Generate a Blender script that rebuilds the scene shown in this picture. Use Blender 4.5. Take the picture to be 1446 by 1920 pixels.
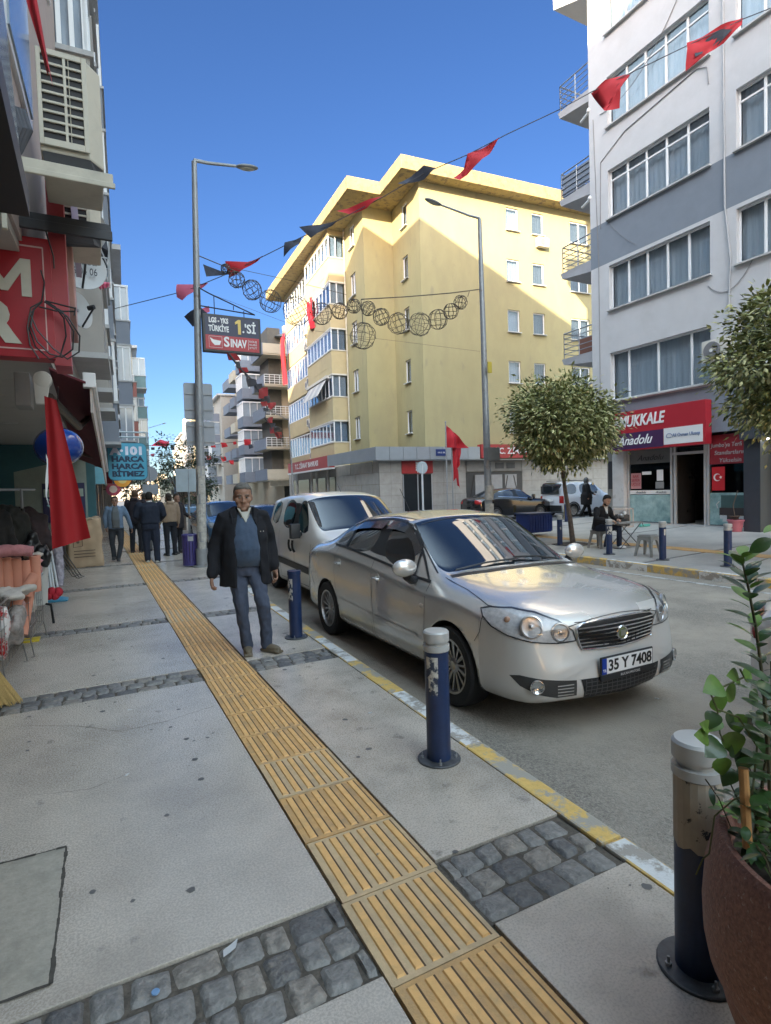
import bpy, bmesh, math, random
from mathutils import Vector, Matrix, noise
from mathutils.bvhtree import BVHTree
R=math.radians; PI=math.pi
for o in list(bpy.data.objects): bpy.data.objects.remove(o)
S=bpy.context.scene; C=S.collection
# ---------------------------------------------------------------- camera, sky, sun, exposure
cd=bpy.data.cameras.new('camera'); cam=bpy.data.objects.new('camera',cd); C.objects.link(cam); S.camera=cam
CR=Matrix(((0.8887502,0.0456949,-0.4561086),(-0.4574117,0.0233714,-0.8889479),(-0.0299605,0.9986820,0.0416727)))
CAMZ=1.62
cam.matrix_world=Matrix.Translation((0,0,CAMZ)) @ CR.to_4x4()
cd.sensor_fit='VERTICAL'; cd.sensor_height=24; cd.lens=24*1065/1920; cd.clip_end=3000; cd.clip_start=.05
S.render.resolution_x=771; S.render.resolution_y=1024
W=bpy.data.worlds.new('World'); S.world=W; W.use_nodes=True
nt=W.node_tree; bg=nt.nodes['Background']; sk=nt.nodes.new('ShaderNodeTexSky'); sk.sky_type='NISHITA'
SKYA=(.265,.31,.425,1); SKYB=(11.2,6.7,3.9,1); SKYG=1.12; SKYS=.12; SKYH=.95
SUND=Vector((1,.95,-.45)).normalized()
sk.sun_disc=False; sk.sun_elevation=math.asin(-SUND.z); sk.sun_rotation=math.atan2(-SUND.x,-SUND.y)
sk.air_density=1.0; sk.dust_density=.35; sk.ozone_density=2.2; sk.altitude=0
# sky tinted bluer ahead; bright warm area added sunward to fill the street
N_=nt.nodes.new; geo=N_('ShaderNodeTexCoord'); dp=N_('ShaderNodeVectorMath'); dp.operation='DOT_PRODUCT'; dp.inputs[1].default_value=tuple(-SUND)
nt.links.new(geo.outputs['Generated'],dp.inputs[0]); mr=N_('ShaderNodeMapRange'); mr.interpolation_type='SMOOTHSTEP'; mr.inputs[1].default_value=-.15; mr.inputs[2].default_value=.36
nt.links.new(dp.outputs['Value'],mr.inputs[0]); mxc=N_('ShaderNodeMix'); mxc.data_type='RGBA'; mxc.inputs[6].default_value=SKYA; mxc.inputs[7].default_value=SKYB
el=N_('ShaderNodeSeparateXYZ'); nt.links.new(geo.outputs['Generated'],el.inputs[0]); er=N_('ShaderNodeMapRange'); er.interpolation_type='SMOOTHSTEP'; er.inputs[1].default_value=.05; er.inputs[2].default_value=.75; er.inputs[3].default_value=.22; er.inputs[4].default_value=1; nt.links.new(el.outputs[2],er.inputs[0]); em_=N_('ShaderNodeMath'); em_.operation='MULTIPLY'; nt.links.new(mr.outputs[0],em_.inputs[0]); nt.links.new(er.outputs[0],em_.inputs[1]); nt.links.new(em_.outputs[0],mxc.inputs[0]); mu=N_('ShaderNodeMix'); mu.data_type='RGBA'; mu.blend_type='MULTIPLY'; mu.inputs[0].default_value=1
gm=N_('ShaderNodeHueSaturation'); gm.inputs['Saturation'].default_value=SKYG
sx=N_('ShaderNodeSeparateXYZ'); nt.links.new(geo.outputs['Generated'],sx.inputs[0]); hz=N_('ShaderNodeMapRange'); hz.interpolation_type='SMOOTHERSTEP'; hz.inputs[1].default_value=0; hz.inputs[2].default_value=.5; hz.inputs[3].default_value=SKYH; hz.inputs[4].default_value=1
nt.links.new(sx.outputs[2],hz.inputs[0]); inv=N_('ShaderNodeMath'); inv.operation='MAXIMUM'; nt.links.new(hz.outputs[0],inv.inputs[0]); nt.links.new(mr.outputs[0],inv.inputs[1]); nt.links.new(inv.outputs[0],gm.inputs['Value'])
nt.links.new(sk.outputs[0],gm.inputs['Color']); nt.links.new(gm.outputs[0],mu.inputs[6]); nt.links.new(mxc.outputs[2],mu.inputs[7]); nt.links.new(mu.outputs[2],bg.inputs[0]); bg.inputs[1].default_value=SKYS
ld=bpy.data.lights.new('sun','SUN'); ld.energy=4.0; ld.angle=R(.5); ld.color=(1,.85,.60)
lo=bpy.data.objects.new('sun',ld); C.objects.link(lo); lo.rotation_euler=SUND.to_track_quat('-Z','Y').to_euler(); lo.location=(-30,-36,30)
S.view_settings.view_transform='Standard'; S.view_settings.look='None'; S.view_settings.exposure=2.12; S.view_settings.gamma=1
S.render.engine='CYCLES'; S.cycles.max_bounces=8; S.cycles.diffuse_bounces=4; S.cycles.transparent_max_bounces=12
try: S.cycles.use_denoising=True
except Exception: pass
# ---------------------------------------------------------------- pixel helpers (photograph pixel to a point on a wall, kerb line or the ground)
def ray(x,y): return CR@Vector((x-723,960-y,-1065))
def onx(x,y,X): r=ray(x,y); return Vector((0,0,CAMZ))+r*(X/r.x)
def ony(x,y,Y): r=ray(x,y); return Vector((0,0,CAMZ))+r*(Y/r.y)
def onz(x,y,z=0): r=ray(x,y); return Vector((0,0,CAMZ))+r*((z-CAMZ)/r.z)
def onpl(x,y,P,N): r=ray(x,y); o=Vector((0,0,CAMZ)); return o+r*((Vector(P)-o).dot(N)/r.dot(N))
# ---------------------------------------------------------------- materials
MC={}
def M(name,col=(.5,.5,.5),rough=.6,metal=0,var=.12,vs=3,bump=0,bs=40,coat=0,spec=.5,dirt=None,ds=1.5,dt=(.55,.65),alpha=None,trans=0,emit=None,es=1,sss=0,ior=1.5,tint=None,stretch=None,sheen=0,rv=.0,dirt2=None):
    if name in MC: return MC[name]
    m=bpy.data.materials.new(name); m.use_nodes=True; n=m.node_tree.nodes; L=m.node_tree.links; b=n['Principled BSDF']
    b.inputs['Roughness'].default_value=rough; b.inputs['Metallic'].default_value=metal
    b.inputs['Specular IOR Level'].default_value=spec; b.inputs['IOR'].default_value=ior
    b.inputs['Coat Weight'].default_value=coat; b.inputs['Coat Roughness'].default_value=.05
    if sheen: b.inputs['Sheen Weight'].default_value=sheen
    if trans: b.inputs['Transmission Weight'].default_value=trans
    tc=n.new('ShaderNodeTexCoord'); mp=n.new('ShaderNodeMapping'); L.new(tc.outputs['Object'],mp.inputs[0])
    if stretch: mp.inputs['Scale'].default_value=stretch
    nz=n.new('ShaderNodeTexNoise'); nz.inputs['Scale'].default_value=vs; nz.inputs['Detail'].default_value=6; nz.inputs['Roughness'].default_value=.65
    L.new(mp.outputs[0],nz.inputs['Vector'])
    cr=n.new('ShaderNodeValToRGB'); e=cr.color_ramp.elements
    c0=[max(0,c*(1-var)) for c in col]; c1=[min(1,c*(1+var)) for c in (tint or col)]
    e[0].position=.3; e[0].color=(*c0,1); e[1].position=.7; e[1].color=(*c1,1)
    L.new(nz.outputs[0],cr.inputs[0]); out=cr.outputs[0]
    if dirt:
        n2=n.new('ShaderNodeTexNoise'); n2.inputs['Scale'].default_value=ds; n2.inputs['Detail'].default_value=9; n2.inputs['Roughness'].default_value=.7
        L.new(mp.outputs[0],n2.inputs['Vector'])
        r2=n.new('ShaderNodeMapRange'); r2.inputs[1].default_value=dt[0]; r2.inputs[2].default_value=dt[1]; L.new(n2.outputs[0],r2.inputs[0])
        mx=n.new('ShaderNodeMix'); mx.data_type='RGBA'; L.new(r2.outputs[0],mx.inputs[0]); L.new(out,mx.inputs[6]); mx.inputs[7].default_value=(*dirt,1); out=mx.outputs[2]
    if dirt2:
        c2,s2,a2,b2=dirt2; n4=n.new('ShaderNodeTexNoise'); n4.inputs['Scale'].default_value=s2; n4.inputs['Detail'].default_value=4; n4.inputs['Roughness'].default_value=.5; L.new(mp.outputs[0],n4.inputs['Vector'])
        r4=n.new('ShaderNodeMapRange'); r4.inputs[1].default_value=a2; r4.inputs[2].default_value=b2; L.new(n4.outputs[0],r4.inputs[0]); mx2=n.new('ShaderNodeMix'); mx2.data_type='RGBA'; L.new(r4.outputs[0],mx2.inputs[0]); L.new(out,mx2.inputs[6]); mx2.inputs[7].default_value=(*c2,1); out=mx2.outputs[2]
    L.new(out,b.inputs['Base Color'])
    if rv:
        r3=n.new('ShaderNodeMapRange'); r3.inputs[1].default_value=.3; r3.inputs[2].default_value=.7; r3.inputs[3].default_value=rough-rv; r3.inputs[4].default_value=rough+rv
        L.new(nz.outputs[0],r3.inputs[0]); L.new(r3.outputs[0],b.inputs['Roughness'])
    if bump:
        n3=n.new('ShaderNodeTexNoise'); n3.inputs['Scale'].default_value=bs; n3.inputs['Detail'].default_value=5; L.new(mp.outputs[0],n3.inputs['Vector'])
        bp=n.new('ShaderNodeBump'); bp.inputs['Strength'].default_value=bump; bp.inputs['Distance'].default_value=.01; L.new(n3.outputs[0],bp.inputs['Height']); L.new(bp.outputs[0],b.inputs['Normal'])
    if emit: b.inputs['Emission Color'].default_value=(*emit,1); b.inputs['Emission Strength'].default_value=es
    MC[name]=m; return m
def glassmat(name,tint=(.8,.85,.9),rough=.02,fac=.12,dark=1.0):
    if name in MC: return MC[name]
    m=bpy.data.materials.new(name); m.use_nodes=True; n=m.node_tree.nodes; L=m.node_tree.links; n.clear()
    o=n.new('ShaderNodeOutputMaterial'); mx=n.new('ShaderNodeMixShader'); tr=n.new('ShaderNodeBsdfTransparent'); gl=n.new('ShaderNodeBsdfGlossy')
    tr.inputs[0].default_value=(*[t*dark for t in tint],1); gl.inputs['Roughness'].default_value=rough; gl.inputs[0].default_value=(.95,.97,1,1)
    fr=n.new('ShaderNodeLayerWeight'); pw=n.new('ShaderNodeMath'); pw.operation='POWER'; pw.inputs[1].default_value=4; fr.inputs[0].default_value=.5; ad=n.new('ShaderNodeMath'); ad.operation='ADD'; ad.inputs[1].default_value=fac; ad.use_clamp=True
    L.new(fr.outputs[1],pw.inputs[0]); L.new(pw.outputs[0],ad.inputs[0]); L.new(ad.outputs[0],mx.inputs[0]); L.new(tr.outputs[0],mx.inputs[1]); L.new(gl.outputs[0],mx.inputs[2]); L.new(mx.outputs[0],o.inputs[0])
    MC[name]=m; return m
# ---------------------------------------------------------------- mesh builder
class MB:
    def __init__(s): s.v=[]; s.f=[]; s.m=[]
    def add(s,vs,fs,mi=0):
        k=len(s.v); s.v+= [tuple(p) for p in vs]; s.f+=[tuple(i+k for i in f) for f in fs]; s.m+=[mi]*len(fs); return s
    def box(s,x0,x1,y0,y1,z0,z1,mi=0):
        return s.add([(x0,y0,z0),(x1,y0,z0),(x1,y1,z0),(x0,y1,z0),(x0,y0,z1),(x1,y0,z1),(x1,y1,z1),(x0,y1,z1)],
          [(0,3,2,1),(4,5,6,7),(0,1,5,4),(1,2,6,5),(2,3,7,6),(3,0,4,7)],mi)
    def hexa(s,P,mi=0): # 8 points: bottom 4 ccw, top 4
        return s.add(P,[(0,3,2,1),(4,5,6,7),(0,1,5,4),(1,2,6,5),(2,3,7,6),(3,0,4,7)],mi)
    def obox(s,c,sz,mt,mi=0):
        P=[]; 
        for dz in (-.5,.5):
            for dx,dy in ((-.5,-.5),(.5,-.5),(.5,.5),(-.5,.5)): P.append(Vector(c)+mt@Vector((dx*sz[0],dy*sz[1],dz*sz[2])))
        return s.hexa(P,mi)
    def quad(s,a,b,c,d,mi=0): return s.add([a,b,c,d],[(0,1,2,3)],mi)
    def cyl(s,a,b,r0,r1=None,n=12,mi=0,caps=True):
        r1=r0 if r1 is None else r1; a=Vector(a); b=Vector(b); d=(b-a).normalized(); q=d.to_track_quat('Z','Y').to_matrix()
        vs=[]; 
        for p,r in ((a,r0),(b,r1)):
            for i in range(n): t=2*PI*i/n; vs.append(p+q@Vector((r*math.cos(t),r*math.sin(t),0)))
        fs=[(i,(i+1)%n,n+(i+1)%n,n+i) for i in range(n)]
        if caps: fs+=[tuple(range(n-1,-1,-1)),tuple(range(n,2*n))]
        return s.add(vs,fs,mi)
    def tube(s,pts,r,n=8,mi=0,closed=False):
        pts=[Vector(p) for p in pts]; k=len(pts); rr=r if hasattr(r,'__len__') else [r]*k; vs=[]; up=None
        for i,p in enumerate(pts):
            a=pts[(i-1)%k] if (i>0 or closed) else p; b=pts[(i+1)%k] if (i<k-1 or closed) else p
            d=(b-a); d=d.normalized() if d.length>1e-9 else Vector((0,0,1))
            if up is None: up=d.orthogonal().normalized()
            up=(up-d*up.dot(d)); up=up.normalized() if up.length>1e-6 else d.orthogonal().normalized()
            w=d.cross(up)
            for j in range(n): t=2*PI*j/n; vs.append(p+(up*math.cos(t)+w*math.sin(t))*rr[i])
        fs=[]
        for i in range(k if closed else k-1):
            for j in range(n): i2=(i+1)%k; fs.append((i*n+j,i*n+(j+1)%n,i2*n+(j+1)%n,i2*n+j))
        if not closed: fs+=[tuple(range(n-1,-1,-1)),tuple((k-1)*n+j for j in range(n))]
        return s.add(vs,fs,mi)
    def lathe(s,prof,c=(0,0,0),n=24,mi=0,mt=None,cap=True):
        vs=[]; c=Vector(c)
        for r,z in prof:
            for i in range(n):
                t=2*PI*i/n; p=Vector((r*math.cos(t),r*math.sin(t),z)); vs.append(c+(mt@p if mt else p))
        fs=[(k*n+i,k*n+(i+1)%n,(k+1)*n+(i+1)%n,(k+1)*n+i) for k in range(len(prof)-1) for i in range(n)]
        if cap: fs+=[tuple(range(n-1,-1,-1)),tuple((len(prof)-1)*n+i for i in range(n))]
        return s.add(vs,fs,mi)
    def ext(s,poly,f0,f1,mi=0): # polygon 2D, f0/f1 map (a,b)->3D for the two ends
        n=len(poly); vs=[f0(*p) for p in poly]+[f1(*p) for p in poly]
        fs=[tuple(range(n-1,-1,-1)),tuple(range(n,2*n))]+[(i,(i+1)%n,n+(i+1)%n,n+i) for i in range(n)]
        return s.add(vs,fs,mi)
    def loft(s,rings,mi=0,cap=True,closed=True):
        n=len(rings[0]); vs=[p for r in rings for p in r]
        fs=[]
        for k in range(len(rings)-1):
            for i in range(n if closed else n-1): fs.append((k*n+i,k*n+(i+1)%n,(k+1)*n+(i+1)%n,(k+1)*n+i))
        if cap and closed: fs+=[tuple(range(n-1,-1,-1)),tuple((len(rings)-1)*n+i for i in range(n))]
        return s.add(vs,fs,mi)
    def ball(s,c,r,nu=14,nv=9,mi=0,sc=(1,1,1),mt=None):
        pr=[]; vs=[]; c=Vector(c)
        for k in range(1,nv):
            a=PI*k/nv
            for i in range(nu):
                t=2*PI*i/nu; p=Vector((math.sin(a)*math.cos(t)*sc[0],math.sin(a)*math.sin(t)*sc[1],math.cos(a)*sc[2]))*r; vs.append(c+(mt@p if mt else p))
        z=Vector((0,0,r*sc[2])); z=mt@z if mt else z
        vs+=[c+z,c-z]; T=len(vs)-2
        fs=[((k)*nu+i,(k+1)*nu+i,(k+1)*nu+(i+1)%nu,k*nu+(i+1)%nu) for k in range(nv-2) for i in range(nu)]
        fs+=[(T,i,(i+1)%nu) for i in range(nu)]+[(T+1,(nv-2)*nu+(i+1)%nu,(nv-2)*nu+i) for i in range(nu)]
        return s.add(vs,fs,mi)
def mesh(name,mb,mats,smooth=False,bevel=0,seg=2,angle=35):
    me=bpy.data.meshes.new(name); me.from_pydata(mb.v,[],mb.f); 
    for m in (mats if isinstance(mats,(list,tuple)) else [mats]): me.materials.append(m)
    me.polygons.foreach_set('material_index',mb.m)
    bm=bmesh.new(); bm.from_mesh(me); bmesh.ops.recalc_face_normals(bm,faces=bm.faces)
    if bevel:
        ed=[e for e in bm.edges if e.is_manifold and e.calc_face_angle(0)>R(30)]
        try: bmesh.ops.bevel(bm,geom=ed,offset=bevel,segments=seg,affect='EDGES',profile=.6,clamp_overlap=True)
        except Exception: pass
    if smooth:
        for f in bm.faces: f.smooth=True
        for e in bm.edges:
            if e.is_manifold and e.calc_face_angle(0)>R(angle): e.smooth=False
    bm.to_mesh(me); bm.free(); me.update(); return me
def tag(o,label=None,cat=None,group=None,kind=None):
    if label: o['label']=label
    if cat: o['category']=cat
    if group: o['group']=group
    if kind: o['kind']=kind
    return o
def thing(name,label,cat,loc=(0,0,0),rz=0,group=None):
    o=bpy.data.objects.new(name,None); C.objects.link(o); o.location=loc; o.rotation_euler=(0,0,rz); o.empty_display_size=.2
    return tag(o,label,cat,group)
def part(name,mb,mat,parent=None,smooth=False,bevel=0,seg=2,label=None,loc=None,angle=35):
    o=bpy.data.objects.new(name,mesh(name,mb,mat,smooth,bevel,seg,angle)); C.objects.link(o); o.parent=parent
    if loc: o.location=loc
    if label: o['label']=label
    return o
def solo(name,mb,mat,label,cat,group=None,**k): return tag(part(name,mb,mat,None,**k),label,cat,group)
def struct(name,mb,mat,**k): return tag(part(name,mb,mat,None,**k),kind='structure')
def ctree(o,parent=None):
    c=o.copy(); C.objects.link(c); c.parent=parent
    for ch in list(o.children): ctree(ch,c)
    return c
def relab(o,label,loc=None,rz=None):
    c=ctree(o); c['label']=label
    if loc is not None: c.location=loc
    if rz is not None: c.rotation_euler=(0,0,rz)
    return c
def text(s,size,mat,parent,loc,rot=(PI/2,0,0),ext=.004,bold=.0,sx=1,shear=0,align='CENTER',name='lettering',w=None,spacing=1):
    cu=bpy.data.curves.new(name,'FONT'); cu.body=s; cu.size=size; cu.extrude=ext; cu.offset=bold; cu.shear=shear; cu.align_x=align; cu.align_y='CENTER'; cu.space_character=spacing; cu.resolution_u=3
    to=bpy.data.objects.new(name,cu); C.objects.link(to); bpy.context.view_layer.update()
    me=bpy.data.meshes.new_from_object(to.evaluated_get(bpy.context.evaluated_depsgraph_get())); bpy.data.objects.remove(to)
    if w:
        xs=[v.co.x for v in me.vertices]; k=w/(max(xs)-min(xs))
        for v in me.vertices: v.co.x*=k
    elif sx!=1:
        for v in me.vertices: v.co.x*=sx
    me.materials.clear(); me.materials.append(mat)
    o=bpy.data.objects.new(name,me); C.objects.link(o); o.parent=parent; o.location=loc; o.rotation_euler=rot; return o
def rrect(w,h,r,n=4):
    P=[]
    for cx,cy,a0 in ((w/2-r,h/2-r,0),(-w/2+r,h/2-r,90),(-w/2+r,-h/2+r,180),(w/2-r,-h/2+r,270)):
        for i in range(n+1): a=R(a0+90*i/n); P.append((cx+r*math.cos(a),cy+r*math.sin(a)))
    return P
def rnd(a,b): return random.uniform(a,b)
random.seed(7)
# ---------------------------------------------------------------- ground, road, pavements
asph=M('asphalt',(.245,.22,.185),.82,var=.5,vs=75,bump=1.0,bs=110,dirt=(.38,.33,.27),ds=.55,dt=(.42,.62),dirt2=((.55,.5,.44),120,.68,.76))
asph2=M('asphalt_far',(.11,.11,.115),.75,var=.25,vs=40,bump=.5,bs=90)
slabm=M('terrazzo_slab',(.52,.46,.39),.27,var=.2,vs=110,bump=.12,bs=220,dirt=(.32,.28,.235),ds=.9,dt=(.42,.7),rv=.1,dirt2=((.2,.18,.155),7,.66,.78))
slabr=M('terrazzo_slab_kerbside',(.51,.45,.38),.29,var=.18,vs=110,bump=.12,bs=220,dirt=(.31,.27,.22),ds=1.7,dt=(.42,.68),rv=.1,dirt2=((.18,.16,.135),6,.63,.74))
oldslab=M('old_concrete_slab',(.40,.365,.3),.45,var=.15,vs=30,bump=.2,bs=120,dirt=(.27,.25,.2),ds=2.2,dt=(.5,.65))
gap=M('joint_dirt',(.07,.062,.052),.95,var=.4,vs=30)
mortar=M('sand_mortar',(.10,.085,.068),.95,var=.4,vs=35,bump=.8,bs=60)
basalt=M('basalt_sett',(.21,.2,.185),.5,var=.4,vs=30,bump=.7,bs=60,dirt=(.33,.30,.25),ds=7,dt=(.56,.72))
g=MB(); g.quad((-900,-900,-.3),(900,-900,-.3),(900,900,-.3),(-900,900,-.3)); struct('ground',g,M('ground_soil',(.2,.18,.15),.9))
def sheet(mb,P,ny=1): mb.add(P,[tuple(range(len(P)))])
KX=lambda y: 1.93+.028*(y-1) if y<9 else 2.154+.05*(y-9)
g=MB(); g.quad((2.0,-12,-.14),(9.6,-12,-.14),(9.6,90,-.14),(2.0,90,-.14)); struct('road',g,asph)
g=MB(); g.quad((9.5,16.6,-.145),(60,18.5,-.145),(60,27.4,-.145),(9.5,27.4,-.145)); g.quad((2,90,-.2),(40,90,-.2),(60,400,-.2),(2,400,-.2)); struct('side_road',g,asph2)
linem=M('road_paint',(.5,.5,.48),.7,var=.12,vs=30,dirt=(.2,.19,.18),ds=9,dt=(.45,.62))
g=MB(); g.box(8.95,9.05,-4,16.3,-.14,-.136)
for a,b in ((1.9,3.1),(6.2,9.2),(15,18),(23,26),(31,34)): g.box(5.5,5.6,a,b,-.14,-.136)
struct('road_marking',g,linem)
# near pavement
rows=[(1.655,2.055),(5.07,5.45),(7.66,7.98),(11.1,11.42),(14.6,14.9),(18.1,18.4),(21.5,21.8),(25,25.3),(29,29.3)]
SX0,SX1=.792,1.236
g=MB(); g.box(-6,2.1,-8,60,-.3,-.02); struct('pavement_bed',g,gap)
L=MB(); Rr=MB(); prev=-6
for a,b in rows+[(60,60)]:
    y0,y1=prev+.006,a-.006
    L.box(-6,SX0-.008,y0,y1,-.02,0); Rr.hexa([(SX1+.012,y0,-.02),(KX(y0)-.004,y0,-.02),(KX(y1)-.004,y1,-.02),(SX1+.012,y1,-.02),(SX1+.012,y0,0),(KX(y0)-.004,y0,0),(KX(y1)-.004,y1,0),(SX1+.012,y1,0)])
    prev=b
struct('pavement_slabs',L,slabm,bevel=.004); struct('kerbside_slabs',Rr,slabr,bevel=.004)
g=MB(); g.hexa([(-2.5,2.19,0),(-.2,2.155,0),(-.185,2.985,0),(-2.5,3.06,0),(-2.5,2.19,.004),(-.2,2.155,.004),(-.185,2.985,.004),(-2.5,3.06,.004)]); struct('patched_slab',g,oldslab)
g=MB()
def crack(pts,w,z=.0045,jit=.006):
    for p,q in zip(pts,pts[1:]):
        p=Vector((*p,z));q=Vector((*q,z)); d=(q-p); k=max(2,int(d.length/.04)); nn=Vector((-d.y,d.x,0)).normalized(); pr=p
        ofs=0
        for i in range(k):
            r=p+d*((i+1)/k); r=r+nn*rnd(-jit,jit) if i<k-1 else r; ww=w*rnd(.5,1.3); g.add([pr-nn*ww/2,r-nn*ww/2,r+nn*ww/2,pr+nn*ww/2],[(0,1,2,3)]); pr=r
crack([(-2.5,2.19),(-.2,2.155),(-.185,2.985),(-2.5,3.06)],.014,jit=.002)
crack([(-.5,4.75),(-.18,4.55),(.1,4.28),(.4,4.3),(.75,4.42)],.004,.0015)
crack([(-.35,3.6),(-.1,3.52),(.12,3.6)],.003,.0015)
struct('pavement_cracks',g,gap)
# worn spots and gum on the slabs
g=MB(); rg=random.Random(3)
for i in range(170):
    x,y=rg.uniform(-1,1.9),rg.uniform(.9,9); 
    if SX0-.05<x<SX1+.05: continue
    r=rg.choice((.004,.005,.006,.008,.01,.014,.02)); k=9; g.add([(x+r*math.cos(2*PI*j/k)*rg.uniform(.75,1.2),y+r*math.sin(2*PI*j/k)*rg.uniform(.75,1.2),.0013) for j in range(k)],[tuple(range(k))])
tag(part('gum_spots',g,M('old_gum',(.12,.115,.11),.6,var=.3)),kind='structure')
# setts
def setts(mb,x0,x1,y0,y1,nr,rg,skew=0,sz=.125):
    dy=(y1-y0)/nr
    for r in range(nr):
        x=x0+rg.uniform(-.06,0)
        while x<x1-.02:
            w=rg.uniform(sz*.75,sz*1.3); a=max(x,x0)+.003; b=min(x+w,x1)-.003; x+=w
            if b-a<.03: continue
            n=4; top=[]; hz=rg.uniform(-.006,.004); c0=y0+r*dy+.003; c1=y0+(r+1)*dy-.003
            j=[(rg.uniform(-.010,.010),rg.uniform(-.012,.012)) for _ in range(4)]
            def pt(s,t,z):
                px=a+(b-a)*s; py=c0+(c1-c0)*t
                e=lambda k:j[0][k]*(1-s)*(1-t)+j[1][k]*s*(1-t)+j[2][k]*s*t+j[3][k]*(1-s)*t
                return (px+e(0),py+e(1)+skew*(px-x1),z)
            vs=[]; N=9
            for v in range(N):
                for u in range(N):
                    s,t=u/(N-1),v/(N-1); ed=min(s,1-s,t,1-t); k=1-(1-min(1,ed/.1))**2
                    z=-.013+.015*k+hz*k*.7+.006*noise.noise(Vector((a*9+s*2.2,c0*9+t*2.2,r)))*k
                    s2=.5+(s-.5)*(1-.05*(abs(t-.5)*2)**6); t2=.5+(t-.5)*(1-.05*(abs(s-.5)*2)**6); vs.append(pt(s2,t2,z))
            mb.add(vs,[(v*N+u,v*N+u+1,(v+1)*N+u+1,(v+1)*N+u) for v in range(N-1) for u in range(N-1)],rg.choice((0,0,1,2)))
g=MB(); rg=random.Random(11); bed=MB()
for k,(a,b) in enumerate(rows):
    if k>4: continue
    nr=3 if k<2 else 2
    setts(g,-2.6,SX0-.01,a,b,nr,rg,skew=-.02*0); setts(g,SX1+.015,KX(a)-.01,a,b,nr,rg)
    bed.box(-2.6,KX(a)-.005,a,b,-.03,-.011)
struct('cobble_strip',g,[basalt,M('basalt_dark',(.13,.125,.12),.5,var=.4,vs=30,bump=.7,bs=60,dirt=(.26,.23,.19),ds=7,dt=(.56,.72)),M('basalt_brown',(.24,.215,.185),.55,var=.4,vs=30,bump=.7,bs=60,dirt=(.36,.32,.26),ds=7,dt=(.56,.72))],smooth=True,angle=60); struct('cobble_bedding',bed,mortar)
# tactile paving
g=MB(); rg=random.Random(5); pitch=.428; y=-1.0+.02; k=0
while y<34:
    rot=rg.uniform(-.006,.006); dz=rg.uniform(0,.003); x0=SX0+rg.uniform(-.004,.004); x1=x0+.436; y1=y+pitch-.005
    def q(px,py): cx,cy=(x0+x1)/2,(y+y1)/2; return (cx+(px-cx)-(py-cy)*rot, cy+(py-cy)+(px-cx)*rot)
    def bx(a,b,c,d,z0,z1,mi,ins=0):
        P=[(*q(a,c),z0),(*q(b,c),z0),(*q(b,d),z0),(*q(a,d),z0),(*q(a+ins,c+ins),z1),(*q(b-ins,c+ins),z1),(*q(b-ins,d-ins),z1),(*q(a+ins,d-ins),z1)]; g.hexa(P,mi)
    mi=0 if rg.random()<.8 else 1
    bx(x0,x1,y,y1,-.02,.004+dz,mi)
    for b in range(6):
        c=x0+.045+b*.0695; bx(c-.016,c+.019,y+.022,y1-.02,.004+dz,.0105+dz,2,.004)
        if y<14: bx(c+.0195,c+.0262,y+.02,y1-.018,.004+dz,.0048+dz,3)  # dark strip beside each bar: grime and a shadow line in one colour
    y+=pitch; k+=1
yel=M('tactile_base',(.60,.355,.14),.6,var=.12,vs=25,bump=.25,bs=160,dirt=(.36,.25,.14),ds=5,dt=(.45,.7),dirt2=((.16,.12,.09),9,.66,.72))
yel2=M('tactile_base_pale',(.58,.42,.24),.6,var=.1,vs=25,bump=.25,bs=160,dirt=(.42,.31,.19),ds=5,dt=(.45,.7))
yel3=M('tactile_bar',(.78,.455,.17),.52,var=.1,vs=18,bump=.15,bs=160,dirt=(.54,.35,.165),ds=7,dt=(.5,.75),dirt2=((.22,.17,.13),11,.69,.73))
struct('tactile_paving',g,[yel,yel2,yel3,M('tactile_grime_shade',(.1,.06,.035),.9,var=.3)])
# near kerb, stones in alternating worn paint
kw=M('kerb_white_paint',(.66,.66,.64),.7,var=.08,vs=30,bump=.3,bs=90,dirt=(.34,.31,.27),ds=4.5,dt=(.5,.56))
ky=M('kerb_yellow_paint',(.66,.44,.13),.7,var=.12,vs=30,bump=.3,bs=90,dirt=(.36,.33,.28),ds=4.5,dt=(.48,.54))
g=MB(); ys=[-8,-6,-4,-3,-2,-1,0,.95,1.78,2.87,3.95,4.86,5.85,6.85,7.85,8.9]+[10+i*1.05 for i in range(40)]
for i,(a,b) in enumerate(zip(ys,ys[1:])):
    a+=.005; b-=.005; w=.135; g.hexa([(KX(a),a,-.25),(KX(a)+w+.015,a,-.25),(KX(b)+w+.015,b,-.25),(KX(b),b,-.25),(KX(a)+.002,a,.004),(KX(a)+w,a,.0),(KX(b)+w,b,.0),(KX(b)+.002,b,.004)],i%2)
struct('kerb',g,[ky,kw],bevel=.012)
# far pavement rises gently to the shops
FZ=lambda x: .03*max(0,x-9.4)
pav=M('far_pavement_slabs',(.40,.385,.36),.45,var=.12,vs=50,dirt=(.26,.255,.25),ds=.8,dt=(.45,.65))
g=MB()
cut=[-30,-12,-3,.5,4.1,7.6,11.2,14.6,16.4]
for a,b in zip(cut,cut[1:]):
    for x0,x1 in ((9.58,11.45),(11.85,20)): g.hexa([(x0,a+.05,-.3),(x1,a+.05,-.3),(x1,b-.05,-.3),(x0,b-.05,-.3),(x0,a+.05,FZ(x0)),(x1,a+.05,FZ(x1)),(x1,b-.05,FZ(x1)),(x0,b-.05,FZ(x0))])
g2=MB(); g2.hexa([(9.5,-30,-.3),(20,-30,-.3),(20,16.4,-.3),(9.5,16.4,-.3),(9.5,-30,FZ(9.5)-.01),(20,-30,FZ(20)-.01),(20,16.4,FZ(20)-.01),(9.5,16.4,FZ(9.5)-.01)])
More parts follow.
